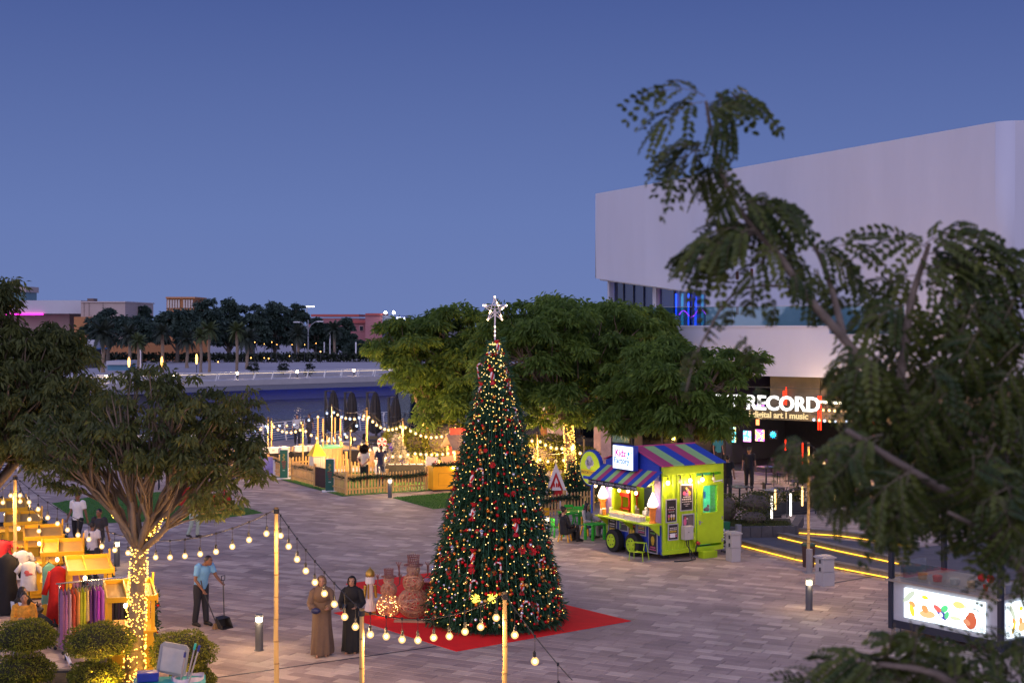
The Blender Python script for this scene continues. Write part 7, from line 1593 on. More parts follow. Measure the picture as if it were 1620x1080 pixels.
# ---- bright food counter at the lower right
fc = thing('food_counter', 'dark-framed snack counter with glowing food photographs, partly behind leaves', 'food stall', Vector((8.42,31.7,0)), 0)
fx = (Vector((10.1,29.35,0))-Vector((8.42,31.7,0))); FL = fx.length; fx.normalize(); fy = Vector((-fx.y,fx.x,0)); fc.rotation_euler = (0,0,math.atan2(fx.y,fx.x))
navy = M('counter_navy', (.022,.026,.042), .4, .1); alu = M('counter_alu', (.42,.43,.46), .45, .08)
b = MB(); b.b2((0,.0,.14),(FL,1.9,.30)); b.build('base', navy, fc); b = MB(); b.b2((.05,.03,.302),(FL-.05,1.85,1.16)); b.build('body', alu, fc); b = MB(); b.b2((-.04,-.12,1.17),(FL+.02,1.9,1.21)); b.build('counter', M('counter_top', (.30,.25,.2), .4, .1), fc)
for x in (.03,FL-.03):
    for y in (.02,1.86): b = MB(); b.b2((x-.05,y-.05,.1),(x+.05,y+.05,3.0)); b.build('post', navy, fc)
b = MB(); b.b2((-.1,-.1,3.0),(FL+.1,2.0,3.14)); b.build('roof', navy, fc)
for x in (.15,FL-.15,FL/2):
    for y in (.1,1.8): b = MB(); b.tube([(x,y-.02,.07),(x,y+.02,.07)], .065, 12); b.build('castor', steel, fc)
lit_w = ME('lightbox_white', (.80,.92,1), 2.0)
def food_print(parent, x0, x1, z0, z1, y, axis):
    """flat printed food pictures on the light box"""
    def disc(nm, c, u, v, ru_, rv_, rot=0, lay=0):
        n = 14; vs = []
        for j in range(n):
            a = 2*math.pi*j/n; p, q = math.cos(a)*ru_*1.45, math.sin(a)*rv_*1.35; uu = u+p*math.cos(rot)-q*math.sin(rot); vv = v+p*math.sin(rot)+q*math.cos(rot)
            X = x0+(x1-x0)*uu; Z = z0+(z1-z0)*vv; vs.append((X, y-.004-.0015*lay, Z) if axis == 'x' else (y+.004+.0015*lay, X, Z))
        MB().add(vs, [tuple(range(n))]).build(nm, ME('food_%d_%d_%d' % tuple(int(q*50) for q in c), c, 1.2), parent)
    for a in ((( .85,.55,.06),.10,.28,.022,.16),((.75,.30,.10),.10,.50,.028,.08),((.45,.5,.4),.06,.75,.03,.18),((.85,.6,.05),.27,.82,.03,.05),((.80,.42,.2),.30,.25,.07,.10),((.65,.28,.10),.27,.42,.03,.10),((.85,.12,.10),.43,.52,.03,.09),((.10,.55,.2),.52,.55,.03,.10),((.06,.05,.30),.48,.38,.035,.16),((.85,.9,1),.48,.33,.015,.06),((.1,.5,.2),.55,.35,.02,.1),((.75,.55,.2),.70,.78,.05,.09),((.6,.65,.5),.76,.76,.03,.05),((.45,.10,.05),.85,.30,.05,.20),((.55,.22,.12),.80,.25,.03,.08),((.45,.12,.06),.86,.55,.03,.05),((.55,.6,.4),.66,.30,.05,.05)): disc('picture', a[0], a[1], a[2], a[3], a[4], random.uniform(-.3,.3), random.randint(0,3))
b = MB(); b.b2((.42,-.03,.42),(FL-.40,.028,1.06)); lb_ = b.build('lightbox', lit_w, fc); food_print(lb_, .44, FL-.42, .43, 1.05, -.03, 'x')
b = MB(); b.b2((FL-.05,.22,.36),(FL+.02,1.7,1.08)); lb2 = b.build('lightbox', lit_w, fc); food_print(lb2, .25, 1.66, .38, 1.06, FL+.02, 'y')
b = MB(); b.b2((.2,.2,1.22),(.22,1.0,1.6)); b.b2((.2,.1,1.22),(FL-.7,.115,1.62)); b.build('glass_guard', MGLASS('guard_glass', (.9,.95,.95)), fc)
for k, x in enumerate((.5,.9,1.35,1.8,2.2)):
    b = MB(); b.lathe([(.09,1.215),(.11,1.34),(.08,1.36)], 12, (x,.5,0)); b.build('tub', M('tub%d' % (k%3), ((.5,.3,.12),(.5,.05,.04),(.4,.38,.33))[k%3], .5), fc)
for k in range(2): b = MB(); b.tube([(FL-.75+.22*k,.35,1.50),(FL-.75+.22*k,.38,1.50)], .09, 14); b.build('red_disc', M('disc_red', (.55,.02,.03), .4), fc)
b = MB(); b.b2((FL-.95,.42,1.22),(FL-.2,.9,1.40)); b.build('machine', M('machine_grey', (.3,.3,.32), .3, .1, metal=.5), fc)
b = MB(); b.b2((.3,1.0,2.90),(FL-.3,1.1,2.94)); b.build('lamp', ME('stall_lamp', (1,.72,.42), 9), fc)
# ================================================================== bamboo poles and festoon lights
bamboo = M('bamboo_cane', (.56,.36,.12), .5, .18, 3, stretch=(1,1,.3)); bamd = M('bamboo_node', (.30,.18,.06), .6, .2)
cordm = M('festoon_cord', (.025,.022,.02), .6)
def bamboo_pole(label, px, top, d, r=.045, zb=0):
    base = Vector(((px-CX)*d/FPX, d, zb)); hz = EYE-(top-HY)*d/FPX-zb; t = thing('bamboo_pole', label, 'pole', base, 0, 'bamboo poles carrying the festoon lights')
    n = max(4, int(hz/.38)); pts = [(0,0,0)]; rs = [r*1.05]
    b = MB(); nb = MB(); ln = Vector((random.uniform(-.02,.02), 0, 0))
    for i in range(n):
        z0, z1 = hz*i/n, hz*(i+1)/n; f = 1-.25*i/n; w_ = Vector((random.uniform(-.006,.006),0,0)); b.tube([Vector((0,0,z0+.004))+w_, Vector((0,0,(z0+z1)/2))+w_, Vector((0,0,z1-.004))+w_], [r*f, r*f*.94, r*f*.97], 9); nb.tube([Vector((0,0,z1-.012))+w_, Vector((0,0,z1))+w_, Vector((0,0,z1+.012))+w_], [r*f*1.0, r*f*1.10, r*f*.98], 9)
    b.build('cane', bamboo, t, smooth=False); nb.build('node', bamd, t)
    b = MB(); b.tube([(0,0,hz-.10),(0,0,hz-.02)], r*1.12, 8); b.build('cable_tie', black_plastic, t); return base+Vector((0,0,hz-.02))
POLE = {}
def bp(key, label, px, top, d, r=.045, zb=0): POLE[key] = bamboo_pole(label, px, top, d, r, zb)
bp('L', 'bamboo pole at the left, among the yellow carts', 24, 752, 34.5, .055)
bp('1', 'tall bamboo pole left of the two walking women', 437, 803, 25.5, .048)
bp('2', 'short-looking bamboo pole in front of the woman in black', 572, 963, 21.2, .044)
bp('3', 'bamboo pole in front of the Christmas tree', 798.5, 937, 21.5, .044)
bp('R', 'bamboo pole in the grey sleeve at the right', 1279, 700, 39.4, .045)
bp('a', 'bamboo pole at the far left of the fenced market', 424, 660, 74); bp('b', 'bamboo pole just right of the far-left one of the fenced market', 429.5, 662, 70); bp('c', 'bamboo pole behind the yellow-roofed house', 479, 667, 66); bp('d', 'pale bamboo pole in front of the leftmost parasol', 525, 640, 75); bp('e', 'tallest bamboo pole of the fenced market, left of the candy tower', 580, 645, 64, .06); bp('f', 'bamboo pole between the two standing visitors', 554, 676, 60); bp('g', 'bamboo pole left of the wooden cabin', 637, 662, 64); bp('h', 'bamboo pole behind the loudspeaker', 720, 671, 62.5); bp('i', 'bamboo pole between Christmas tree and ice cream sculpture', 850, 683, 58); bp('j', 'bamboo pole beside the wrapped trunk near the trailer', 924, 690, 55)
bp('k', 'bamboo pole of the round booth, left of the mint top', 501, 686, 71); bp('l', 'bamboo pole standing in the round booth', 517.5, 686, 69)
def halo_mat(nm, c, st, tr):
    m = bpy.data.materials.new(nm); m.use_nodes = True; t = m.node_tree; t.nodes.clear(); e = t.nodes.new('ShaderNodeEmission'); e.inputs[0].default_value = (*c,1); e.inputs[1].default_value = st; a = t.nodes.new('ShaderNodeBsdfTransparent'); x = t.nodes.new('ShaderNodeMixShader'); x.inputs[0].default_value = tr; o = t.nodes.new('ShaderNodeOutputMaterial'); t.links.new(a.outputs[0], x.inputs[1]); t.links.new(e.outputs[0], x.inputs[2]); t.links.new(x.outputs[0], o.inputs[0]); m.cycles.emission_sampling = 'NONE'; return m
HALO = {'n': halo_mat('bulb_halo', (1,.55,.20), 1.5, .50), 'f': halo_mat('bulb_halo_far', (1,.56,.20), 1.7, .55), 'w': halo_mat('bulb_halo_cool', (.5,.66,1), 1.2, .5)}  # glowing see-through shells stand in for the halo round each bulb
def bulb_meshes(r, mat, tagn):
    b = MB(); b.ball((0,0,0), r*.62, 10, 7); b.mi = 1; b.lathe([(r*.5,r*1.35),(r*.9,r*.85),(r*1.2,r*.35),(r*1.25,0),(r*1.08,-r*.6),(r*.6,-r*1.08),(r*.02,-r*1.22)][::-1], 12); me = b.mesh('bulb', [mat, HALO[tagn]], True)
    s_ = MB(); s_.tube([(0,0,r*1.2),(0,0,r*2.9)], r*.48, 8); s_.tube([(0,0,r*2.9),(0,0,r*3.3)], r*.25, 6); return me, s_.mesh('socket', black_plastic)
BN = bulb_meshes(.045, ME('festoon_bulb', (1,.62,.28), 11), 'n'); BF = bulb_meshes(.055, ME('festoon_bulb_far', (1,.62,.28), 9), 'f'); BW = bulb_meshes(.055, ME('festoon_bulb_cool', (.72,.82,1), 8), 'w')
LW = {BN[0].name: (21,(1,.58,.24)), BF[0].name: (38,(1,.56,.21)), BW[0].name: (20,(.75,.84,1))}
def festoon(label, spans, bm_=BN, drop=.20, alt=None):
    """spans: (start, end, sag, number of bulbs)"""
    o0 = Vector(spans[0][0]); t = thing('festoon_lights', label, 'string lights', o0, 0, 'festoon light strings')
    for (a, c, sag, n) in spans:
        a = Vector(a)-o0; c = Vector(c)-o0; cp = lambda f: a.lerp(c,f)-Vector((0,0,4*sag*f*(1-f)))
        b = MB(); b.tube([cp(i/20) for i in range(21)], .009 if bm_ is BN else .012, 4, False)
        for i in range(n):
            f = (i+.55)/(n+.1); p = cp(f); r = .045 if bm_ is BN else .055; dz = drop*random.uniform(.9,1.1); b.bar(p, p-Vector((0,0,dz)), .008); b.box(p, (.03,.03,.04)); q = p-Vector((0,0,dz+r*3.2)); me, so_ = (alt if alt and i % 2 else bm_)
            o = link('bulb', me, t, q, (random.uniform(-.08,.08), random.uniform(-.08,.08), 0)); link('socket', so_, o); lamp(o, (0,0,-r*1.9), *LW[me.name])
        b.build('cord', cordm, t)
Lp, p1, p2, p3, pR = POLE['L'], POLE['1'], POLE['2'], POLE['3'], POLE['R']
midL = P(235, 843, 28.5)
festoon('festoon from the left pole sagging past the wrapped trunk to the tall pole', [(Lp, P(150,833,30.5), .12, 8), (P(150,833,30.5), p1, .42, 12)])
festoon('festoon sagging from the tall pole down to the pole by the woman in black', [(p1, p2, .10, 9)])
festoon('festoon sagging across the red carpet in front of the Christmas tree', [(p2, p3, .24, 9)], drop=.16)
festoon('festoon running from the tree-side pole down to the lower right', [(p3, P(905,1075,17.5), .05, 3)], drop=.22)
festoon('short festoon from the left pole out of the left edge', [(Lp, P(-40,800,34.5), .1, 5)])
festoon('festoon along the front of the yellow carts', [(Lp, P(70,822,33), .15, 3)])
g = POLE
festoon('festoon of warm and cool bulbs from the far-left pole along the canal side', [(g['a'], P(495,652,74), .25, 6), (P(495,652,74), g['d'], .05, 2)], BF, .12, BW)
festoon('festoon of mixed bulbs between the pale pole and the tallest market pole', [(g['d'], g['e'], .30, 8)], BW, .12, BF)
festoon('second festoon below it, between the parasols', [(P(516,684,74), g['e'], .35, 7)], BF, .12, BW)
festoon('festoon from the far-left pair of poles to the pole behind the yellow-roofed house', [(g['b'], g['c'], .28, 7)], BF, .12)
festoon('festoon of cool bulbs at the left end under the market tree leaves', [(P(385,662,73), g['a'], .35, 5)], BW, .12, BF)
festoon('long front festoon from the yellow-roofed house to the standing visitors', [(g['c'], g['f'], .40, 8)], BF, .12)
festoon('long front festoon from the visitors across the cabin gable to the loudspeaker pole', [(g['f'], P(652,706,60.5), .45, 8), (P(652,706,60.5), P(722,704,61.5), .08, 8)], BF, .12)
festoon('festoon from the tallest market pole to the pole left of the cabin', [(g['e'], g['g'], .40, 9)], BF, .12)
festoon('festoon from the pole left of the cabin to the loudspeaker pole', [(g['g'], g['h'], .38, 10)], BF, .12)
festoon('festoon from the loudspeaker pole behind the Christmas tree', [(g['h'], g['i'], .30, 9)], BF, .12)
festoon('festoon from the ice cream side pole to the wrapped trunk', [(g['i'], P(912,690,55.5), .28, 7)], BF, .12)
festoon('lower festoon between the ice cream side pole and the trailer', [(P(836,708,58.5), P(925,700,55), .35, 7)], BF, .12)
festoon('festoon of five bulbs from the right pole down towards the counter', [(pR, P(1345,742,37.5), .03, 4), (P(1345,742,37.5), P(1400,765,36), .03, 2)], BN, .12)
festoon('row of small bulbs under the bar sign rail', [(P(1283,655,62), P(1370,657,60), .06, 10)], BW, .05, BF); festoon('upper row of small bulbs on the bar rail', [(P(1298,640,62), P(1372,641,60), .03, 8)], BF, .05)
b = MB(); b.bar(P(1296,635.5,61.9), P(1330,637,61), .10); b.bar(P(1331,637,61), P(1362,635,60.2), .07); tag(b.build('light_bar', ME('bar_rail_light', (1,.88,.6), 6)), 'warm white light bar right of the bar sign letters', 'light')
# ================================================================== people
skins = {'tan': M('skin_tan', (.36,.19,.12), .55, .06, 20), 'brown': M('skin_brown', (.20,.095,.055), .55, .06, 20), 'dark': M('skin_dark', (.075,.04,.028), .55, .06, 20)}
hair_m = M('black_hair', (.012,.010,.010), .5, .2, 30); shoe_m = M('dark_shoes', (.02,.018,.018), .5, .2); eye_m = M('eye_dark', (.02,.015,.012), .3); lip_m = M('lips', (.30,.10,.08), .5)
def V3(*a): return Vector(a)
def lerp(a, b, f): return a.lerp(b, f)
STAND = dict(pel=(0,0,.93), neck=(0,.01,1.43), head=(0,-.015,1.58), shL=(.18,0,1.40), shR=(-.18,0,1.40), elL=(.235,.03,1.12), elR=(-.235,.03,1.12), wrL=(.245,-.05,.88), wrR=(-.245,-.05,.88), hipL=(.09,0,.90), hipR=(-.09,0,.90), knL=(.10,-.02,.49), knR=(-.10,-.02,.49), anL=(.10,.02,.08), anR=(-.10,.02,.08), toeL=(.11,-.14,.03), toeR=(-.11,-.14,.03))
SIT = dict(STAND, pel=(0,.05,.42), neck=(0,.10,.92), head=(0,.06,1.07), shL=(.18,.09,.89), shR=(-.18,.09,.89), elL=(.24,.0,.62), elR=(-.24,.0,.62), wrL=(.16,-.22,.58), wrR=(-.16,-.22,.58), hipL=(.09,.0,.42), hipR=(-.09,0,.42), knL=(.12,-.40,.47), knR=(-.12,-.40,.47), anL=(.12,-.36,.08), anR=(-.12,-.36,.08), toeL=(.13,-.52,.03), toeR=(-.13,-.52,.03))
def hand(mb, wr, el, side, pal=None):
    d = (wr-el).normalized(); up = Vector(pal) if pal else Vector((0,-1,0)); s_ = d.cross(up); s_ = s_.normalized() if s_.length > .1 else Vector((1,0,0)); n_ = s_.cross(d)
    mb.tube([wr-d*.02, wr+d*.03, wr+d*.085], [(.026,.02),(.038,.018),(.036,.014)], 8, ref=s_)
    for k, (o_, l) in enumerate(((-.028,.062),(-.010,.075),(.010,.070),(.028,.055))):
        a = wr+d*.08+s_*o_; mb.tube([a, a+d*l*.5+n_*.008, a+d*l*.85+n_*.03], [.0095,.009,.008], 6)
    a = wr+d*.03+s_*(-.03)*side; mb.tube([a, a+d*.03-s_*.025*side+n_*.01, a+d*.06-s_*.028*side+n_*.025], [.011,.011,.009], 6)
def remesh(o, vox, sm=3):
    m_ = o.modifiers.new('remesh', 'REMESH'); m_.mode = 'VOXEL'; m_.voxel_size = vox; m_.use_smooth_shade = True
    s_ = o.modifiers.new('smooth', 'SMOOTH'); s_.iterations = sm; s_.factor = .5
def person(label, loc, rz, h=1.70, base=STAND, skin='brown', top=(.5,.5,.5), sleeve='short', pants=(.03,.03,.035), hair='short', vox=.014, shoes=True, cap=None, extra=None, J=None, topless_coat=False, skirt=False, slim=1.0, top_mat=None, pants_mat=None):
    t = thing('person', label, 'person', loc, rz); k = h/1.70; j = {a: Vector(b)*k for a, b in {**base, **(J or {})}.items()}; sk = skins[skin]; r = lambda v: v*k*slim
    b = MB(); up = (j['neck']-j['pel']).normalized()
    b.tube([j['pel']-up*.06*k, lerp(j['pel'],j['neck'],.15), lerp(j['pel'],j['neck'],.4), lerp(j['pel'],j['neck'],.72), lerp(j['pel'],j['neck'],.92), j['neck']], [(r(.14),r(.10)),(r(.15),r(.105)),(r(.125),r(.095)),(r(.155),r(.105)),(r(.12),r(.08)),(r(.055),r(.055))], 12, ref=(1,0,0))
    b.tube([j['neck']-up*.02*k, lerp(j['neck'],j['head'],.65)], [r(.055),r(.052)], 10)
    hd = j['head']; hv = (hd-j['neck']).normalized()
    b.ball(hd, (.074*k,.092*k,.108*k), 14, 10); b.ball(hd+V3(0,-.035,-.055)*k, (.052*k,.055*k,.055*k), 10, 7); b.ball(hd+V3(0,-.098,-.012)*k, (.014*k,.022*k,.024*k), 8, 6)
    for s_ in (1,-1): b.ball(hd+V3(s_*.076,.0,-.01)*k, (.012*k,.022*k,.03*k), 6, 5)
    for s_, q in ((1,'L'),(-1,'R')):
        b.tube([lerp(j['sh'+q],j['neck'],.25), j['sh'+q], lerp(j['sh'+q],j['el'+q],.5), j['el'+q], lerp(j['el'+q],j['wr'+q],.35), j['wr'+q]], [r(.06),r(.056),r(.046),r(.038),r(.038),r(.026)], 9); hand(b, j['wr'+q], j['el'+q], s_)
        b.tube([j['hip'+q]+up*.03, lerp(j['hip'+q],j['kn'+q],.3), j['kn'+q], lerp(j['kn'+q],j['an'+q],.3), j['an'+q]], [r(.088),r(.082),r(.054),r(.054),r(.034)], 10); b.tube([j['an'+q]+V3(0,.03*k,-.02*k), lerp(j['an'+q],j['toe'+q],.6), j['toe'+q]], [r(.035),r(.036),r(.026)], 8)
    body = b.build('body', sk, t); remesh(body, vox*k)
    f = MB()
    for s_ in (1,-1): f.ball(hd+V3(s_*.030,-.088,.012)*k, (.011*k,.006*k,.006*k), 8, 5); f.box(hd+V3(s_*.030,-.092,.030)*k, (.030*k,.006*k,.006*k))
    f.build('eyes', eye_m, t); f = MB(); f.ball(hd+V3(0,-.090,-.058)*k, (.022*k,.008*k,.007*k), 8, 5); f.build('mouth', lip_m, t)
    nm = len(bpy.data.materials)
    if top is not None or top_mat:
        tm_ = top_mat or M('top_%d' % nm, top, .85, .12, 12); b = MB(); b.tube([j['pel']-up*.07*k, j['pel'], lerp(j['pel'],j['neck'],.35), lerp(j['pel'],j['neck'],.7), lerp(j['pel'],j['neck'],.90), lerp(j['pel'],j['neck'],.98)], [(r(.175),r(.13)),(r(.172),r(.128)),(r(.15),r(.118)),(r(.178),r(.125)),(r(.15),r(.10)),(r(.075),r(.07))], 14, ref=(1,0,0))
        for q in 'LR':
            pts = [lerp(j['sh'+q],j['neck'],.35), j['sh'+q], lerp(j['sh'+q],j['el'+q],.72)]; rs = [r(.078),r(.074),r(.066)]
            if sleeve == 'long': pts += [j['el'+q], lerp(j['el'+q],j['wr'+q],.9)]; rs = [r(.078),r(.074),r(.062),r(.054),r(.044)]
            b.tube(pts, rs, 10)
        o = b.build('shirt', tm_, t); remesh(o, .02*k, 2)
    if pants is not None or pants_mat:
        pm_ = pants_mat or M('pants_%d' % nm, pants, .85, .15, 14); b = MB(); b.tube([j['pel']+up*.05*k, j['pel']-up*.08*k], [(r(.158),r(.115)),(r(.17),r(.125))], 12, ref=(1,0,0))
        for q in 'LR': b.tube([j['hip'+q]+up*.02*k, lerp(j['hip'+q],j['kn'+q],.3), j['kn'+q], lerp(j['kn'+q],j['an'+q],.5), lerp(j['kn'+q],j['an'+q],1.0)], [r(.104),r(.102),r(.078),r(.072),r(.066)], 10)
        o = b.build('trousers', pm_, t); remesh(o, .02*k, 2)
    if shoes:
        for q in 'LR': b = MB(); b.tube([j['an'+q]+V3(0,.05*k,-.035*k), lerp(j['an'+q],j['toe'+q],.5), j['toe'+q]+V3(0,-.02,0)], [r(.042),r(.046),r(.034)], 9); b.build('shoe', shoe_m if shoes is True else shoes, t, smooth=True)
    if hair == 'short': b = MB(); b.ball(hd+V3(0,.018,.022)*k, (.082*k,.094*k,.100*k), 14, 9); hm = b.build('hair', hair_m, t, smooth=True); 
    elif hair == 'afro': b = MB(); b.ball(hd+V3(0,.03,.03)*k, (.19*k,.17*k,.17*k), 14, 10); n = 1400; u = unit(n); hm = link('hair', leaf_mesh('hair', np.array(hd)+np.array([0,.03,.03])*k+u*.165*k, u+unit(n)*.7, unit(n), .06, .03, RNG.random(n), MLEAF('curly_hair', (.012,.008,.007), (.05,.02,.015), 0), .2), t); b.build('hair_core', hair_m, t)
    elif hair == 'long':
        b = MB(); b.ball(hd+V3(0,.022,.02)*k, (.088*k,.098*k,.104*k), 14, 9); b.tube([hd+V3(0,.06,.02)*k, hd+V3(0,.09,-.12)*k, hd+V3(0,.11,-.34)*k], [(.088*k,.05*k),(.11*k,.05*k),(.08*k,.03*k)], 12, ref=(1,0,0)); 
        for s_ in (1,-1): b.tube([hd+V3(s_*.07,.0,.02)*k, hd+V3(s_*.10,.0,-.14)*k, hd+V3(s_*.10,-.02,-.32)*k], [.035*k,.04*k,.022*k], 8)
        b.build('hair', hair_m, t, smooth=True)
    elif hair == 'bun': b = MB(); b.ball(hd+V3(0,.018,.022)*k, (.082*k,.094*k,.100*k), 14, 9); b.ball(hd+V3(0,.08,.09)*k, (.05*k,.05*k,.05*k), 10, 7); b.build('hair', hair_m, t, smooth=True)
    if cap: 
        cm = M('cap_%d' % nm, cap, .8); b = MB(); b.lathe([(.092*k,.035*k),(.092*k,.075*k),(.07*k,.115*k),(.01*k,.13*k)], 14, tuple(hd)); b.prism([(-.06*k,-.17*k),(.06*k,-.17*k),(.075*k,-.06*k),(-.075*k,-.06*k)], .035*k, .045*k, Matrix.Translation(hd)); b.build('cap', cm, t, smooth=False)
    return t, j, k
def abaya(label, loc, rz, h, col, skin, scarf, item=True, stride=.1):
    t = thing('person', label, 'person', loc, rz); k = h/1.62; cm = M('abaya_cloth_%d' % len(bpy.data.materials), col, .8, .12, 9); scm = M('scarf_cloth_%d' % len(bpy.data.materials), scarf, .8, .1, 9); sk = skins[skin]
    hd = V3(0,-.03,1.50)*k
    elR, elL = V3(-.225,.0,1.05)*k, V3(.22,.0,1.05)*k; wrR, wrL = V3(-.15,-.24,.99)*k, V3(.12,-.25,1.00)*k
    b = MB(); b.tube([V3(0,0,.9)*k, V3(0,0,1.34)*k, V3(0,-.01,1.42)*k], [(.12,.09),(.13,.08),(.05,.05)], 10); b.ball(hd, (.074*k,.09*k,.108*k), 14, 10); b.ball(hd+V3(0,-.035,-.055)*k, (.05*k,.052*k,.055*k), 10, 7); b.ball(hd+V3(0,-.096,-.012)*k, (.013*k,.02*k,.022*k), 8, 6)
    for s_, q, w_ in ((1,elL,wrL),(-1,elR,wrR)): b.tube([V3(s_*.15,0,1.32)*k, q, w_], [.05*k,.036*k,.024*k], 8); hand(b, w_, q, s_, (0,0,1)); b.tube([V3(s_*.08,0,.95)*k, V3(s_*.08,-.02,.45)*k, V3(s_*.08,.0,.07)*k], [.08*k,.05*k,.03*k], 8); b.tube([V3(s_*.08,.03,.05)*k, V3(s_*.09,-.08-stride*(s_ < 0),.035)*k, V3(s_*.09,-.16-stride*(s_ < 0),.025)*k], [.032*k,.032*k,.022*k], 8)
    o = b.build('body', sk, t); remesh(o, .014*k)
    f = MB()
    for s_ in (1,-1): f.ball(hd+V3(s_*.028,-.087,.012)*k, (.011*k,.006*k,.006*k), 8, 5); f.box(hd+V3(s_*.028,-.089,.030)*k, (.028*k,.006*k,.006*k))
    f.build('eyes', eye_m, t); f = MB(); f.ball(hd+V3(0,-.087,-.055)*k, (.02*k,.008*k,.007*k), 8, 5); f.build('mouth', lip_m, t)
    # robe with vertical folds
    n = 44; prof = [(.04,.215,.17),(.10,.22,.18),(.25,.21,.17),(.5,.195,.155),(.8,.185,.145),(1.0,.185,.14),(1.15,.195,.14),(1.28,.195,.125),(1.36,.16,.10),(1.42,.07,.07)]; vs = []; fs = []
    for z, rx, ry in prof:
        am = max(0,(1.15-z)/1.15)
        for q in range(n): a = 2*math.pi*q/n; w_ = 1+am*(.11*math.sin(a*6+z*2.6)+.08*math.sin(a*11-z*3)); vs.append(((rx*w_*math.cos(a)+.02*am*math.sin(z*3))*k, (ry*w_*math.sin(a)-.04*am*max(0,-math.sin(a)))*k, (z+.012*am*math.sin(a*5))*k))
    for i in range(len(prof)-1):
        for q in range(n): fs.append((i*n+q,i*n+(q+1)%n,(i+1)*n+(q+1)%n,(i+1)*n+q))
    b = MB(); b.add(vs, fs); b.build('robe', cm, t, smooth=True)
    for s_, q, w_ in ((1,elL,wrL),(-1,elR,wrR)): b = MB(); b.tube([V3(s_*.11,0,1.34)*k, V3(s_*.165,.0,1.28)*k, q, lerp(q,w_,.5)-V3(0,0,.02), lerp(q,w_,.95)], [.065*k,.08*k,.08*k,(.075*k,.075*k),(.07*k,.065*k)], 12); b.build('sleeve', cm, t, smooth=True)
    # headscarf, open round the face
    nu, nv = 22, 12; vs = []; keep = []
    for i in range(nv+1):
        th = math.pi*(i/nv)
        for q in range(nu): a = 2*math.pi*q/nu; vs.append(hd+V3(.093*math.sin(th)*math.cos(a), .112*math.sin(th)*math.sin(a)+.012, .128*math.cos(th)-.004)*k)
    fs = []
    for i in range(nv):
        for q in range(nu):
            c = (vs[i*nu+q]+vs[(i+1)*nu+(q+1)%nu])/2-hd
            if c.y < -.03*k and abs(c.x) < .068*k and -.10*k < c.z < .078*k: continue
            fs.append((i*nu+q,i*nu+(q+1)%nu,(i+1)*nu+(q+1)%nu,(i+1)*nu+q))
    b = MB(); b.add(vs, fs); b.lathe([(.085,-.10),(.10,-.14),(.17,-.21),(.215,-.30),(.205,-.36)], 22, (0,0,0), fold=lambda f_, a: (1+.06*math.sin(a*5)*f_)*(1-.25*abs(math.sin(a)))) if False else None
    ring = [(.080,.085,-.095),(.086,.092,-.135),(.125,.10,-.17),(.165,.112,-.22),(.178,.125,-.31)]; v2 = []; f2 = []
    for (rx,ry,z) in ring:
        for q in range(nu): a = 2*math.pi*q/nu; v2.append(hd+V3(rx*math.cos(a)*(1+.04*math.sin(a*6)), ry*math.sin(a)+.01, z-(.10 if z < -.3 and math.sin(a) < 0 else 0)*max(0,-math.sin(a)))*k)
    for i in range(len(ring)-1):
        for q in range(nu): f2.append((i*nu+q,i*nu+(q+1)%nu,(i+1)*nu+(q+1)%nu,(i+1)*nu+q))
    b.add(v2, f2); o = b.build('headscarf', scm, t, smooth=True); so = o.modifiers.new('solid','SOLIDIFY'); so.thickness = .006
    for s_ in (1,-1): b = MB(); b.tube([V3(s_*.085,.04,.012)*k, V3(s_*.09,-.17-stride*(s_ < 0),.012)*k], [(.04*k,.012),(.035*k,.012)], 8, ref=(1,0,0)); b.build('sandal', M('sandal_tan', (.25,.14,.09), .6), t)
    return t, k, wrR, wrL
wpos = G(509,1036); th = .12
t, k, wr, wl_ = abaya('woman in a brown robe and headscarf walking left of the woman in black', wpos, .12, 1.66, (.135,.085,.055), 'tan', (.15,.095,.06), stride=.10)
bg1 = thing('clutch_bag', 'small dark blue purse held by the woman in brown', 'purse', wpos, .12); MB().ball((-.12,-.34,.99), (.10,.045,.065), 12, 8).build('pouch', M('navy_leather', (.02,.025,.08), .4), bg1, smooth=True)
w2 = G(557,1031); t, k, wr, wl_ = abaya('woman in a black robe and headscarf looking at her phone', w2, -.08, 1.60, (.010,.010,.011), 'tan', (.010,.010,.012), stride=.05)
ph = thing('phone', 'phone held by the woman in black', 'phone', w2, -.08); MB().box((-.10,-.33,1.02), (.08,.14,.01), rot=(.5,0,0)).build('case', black_plastic, ph); MB().box((-.10,-.332,1.027), (.068,.125,.004), rot=(.5,0,0)).build('screen', M('phone_screen', (.02,.03,.04), .1), ph)
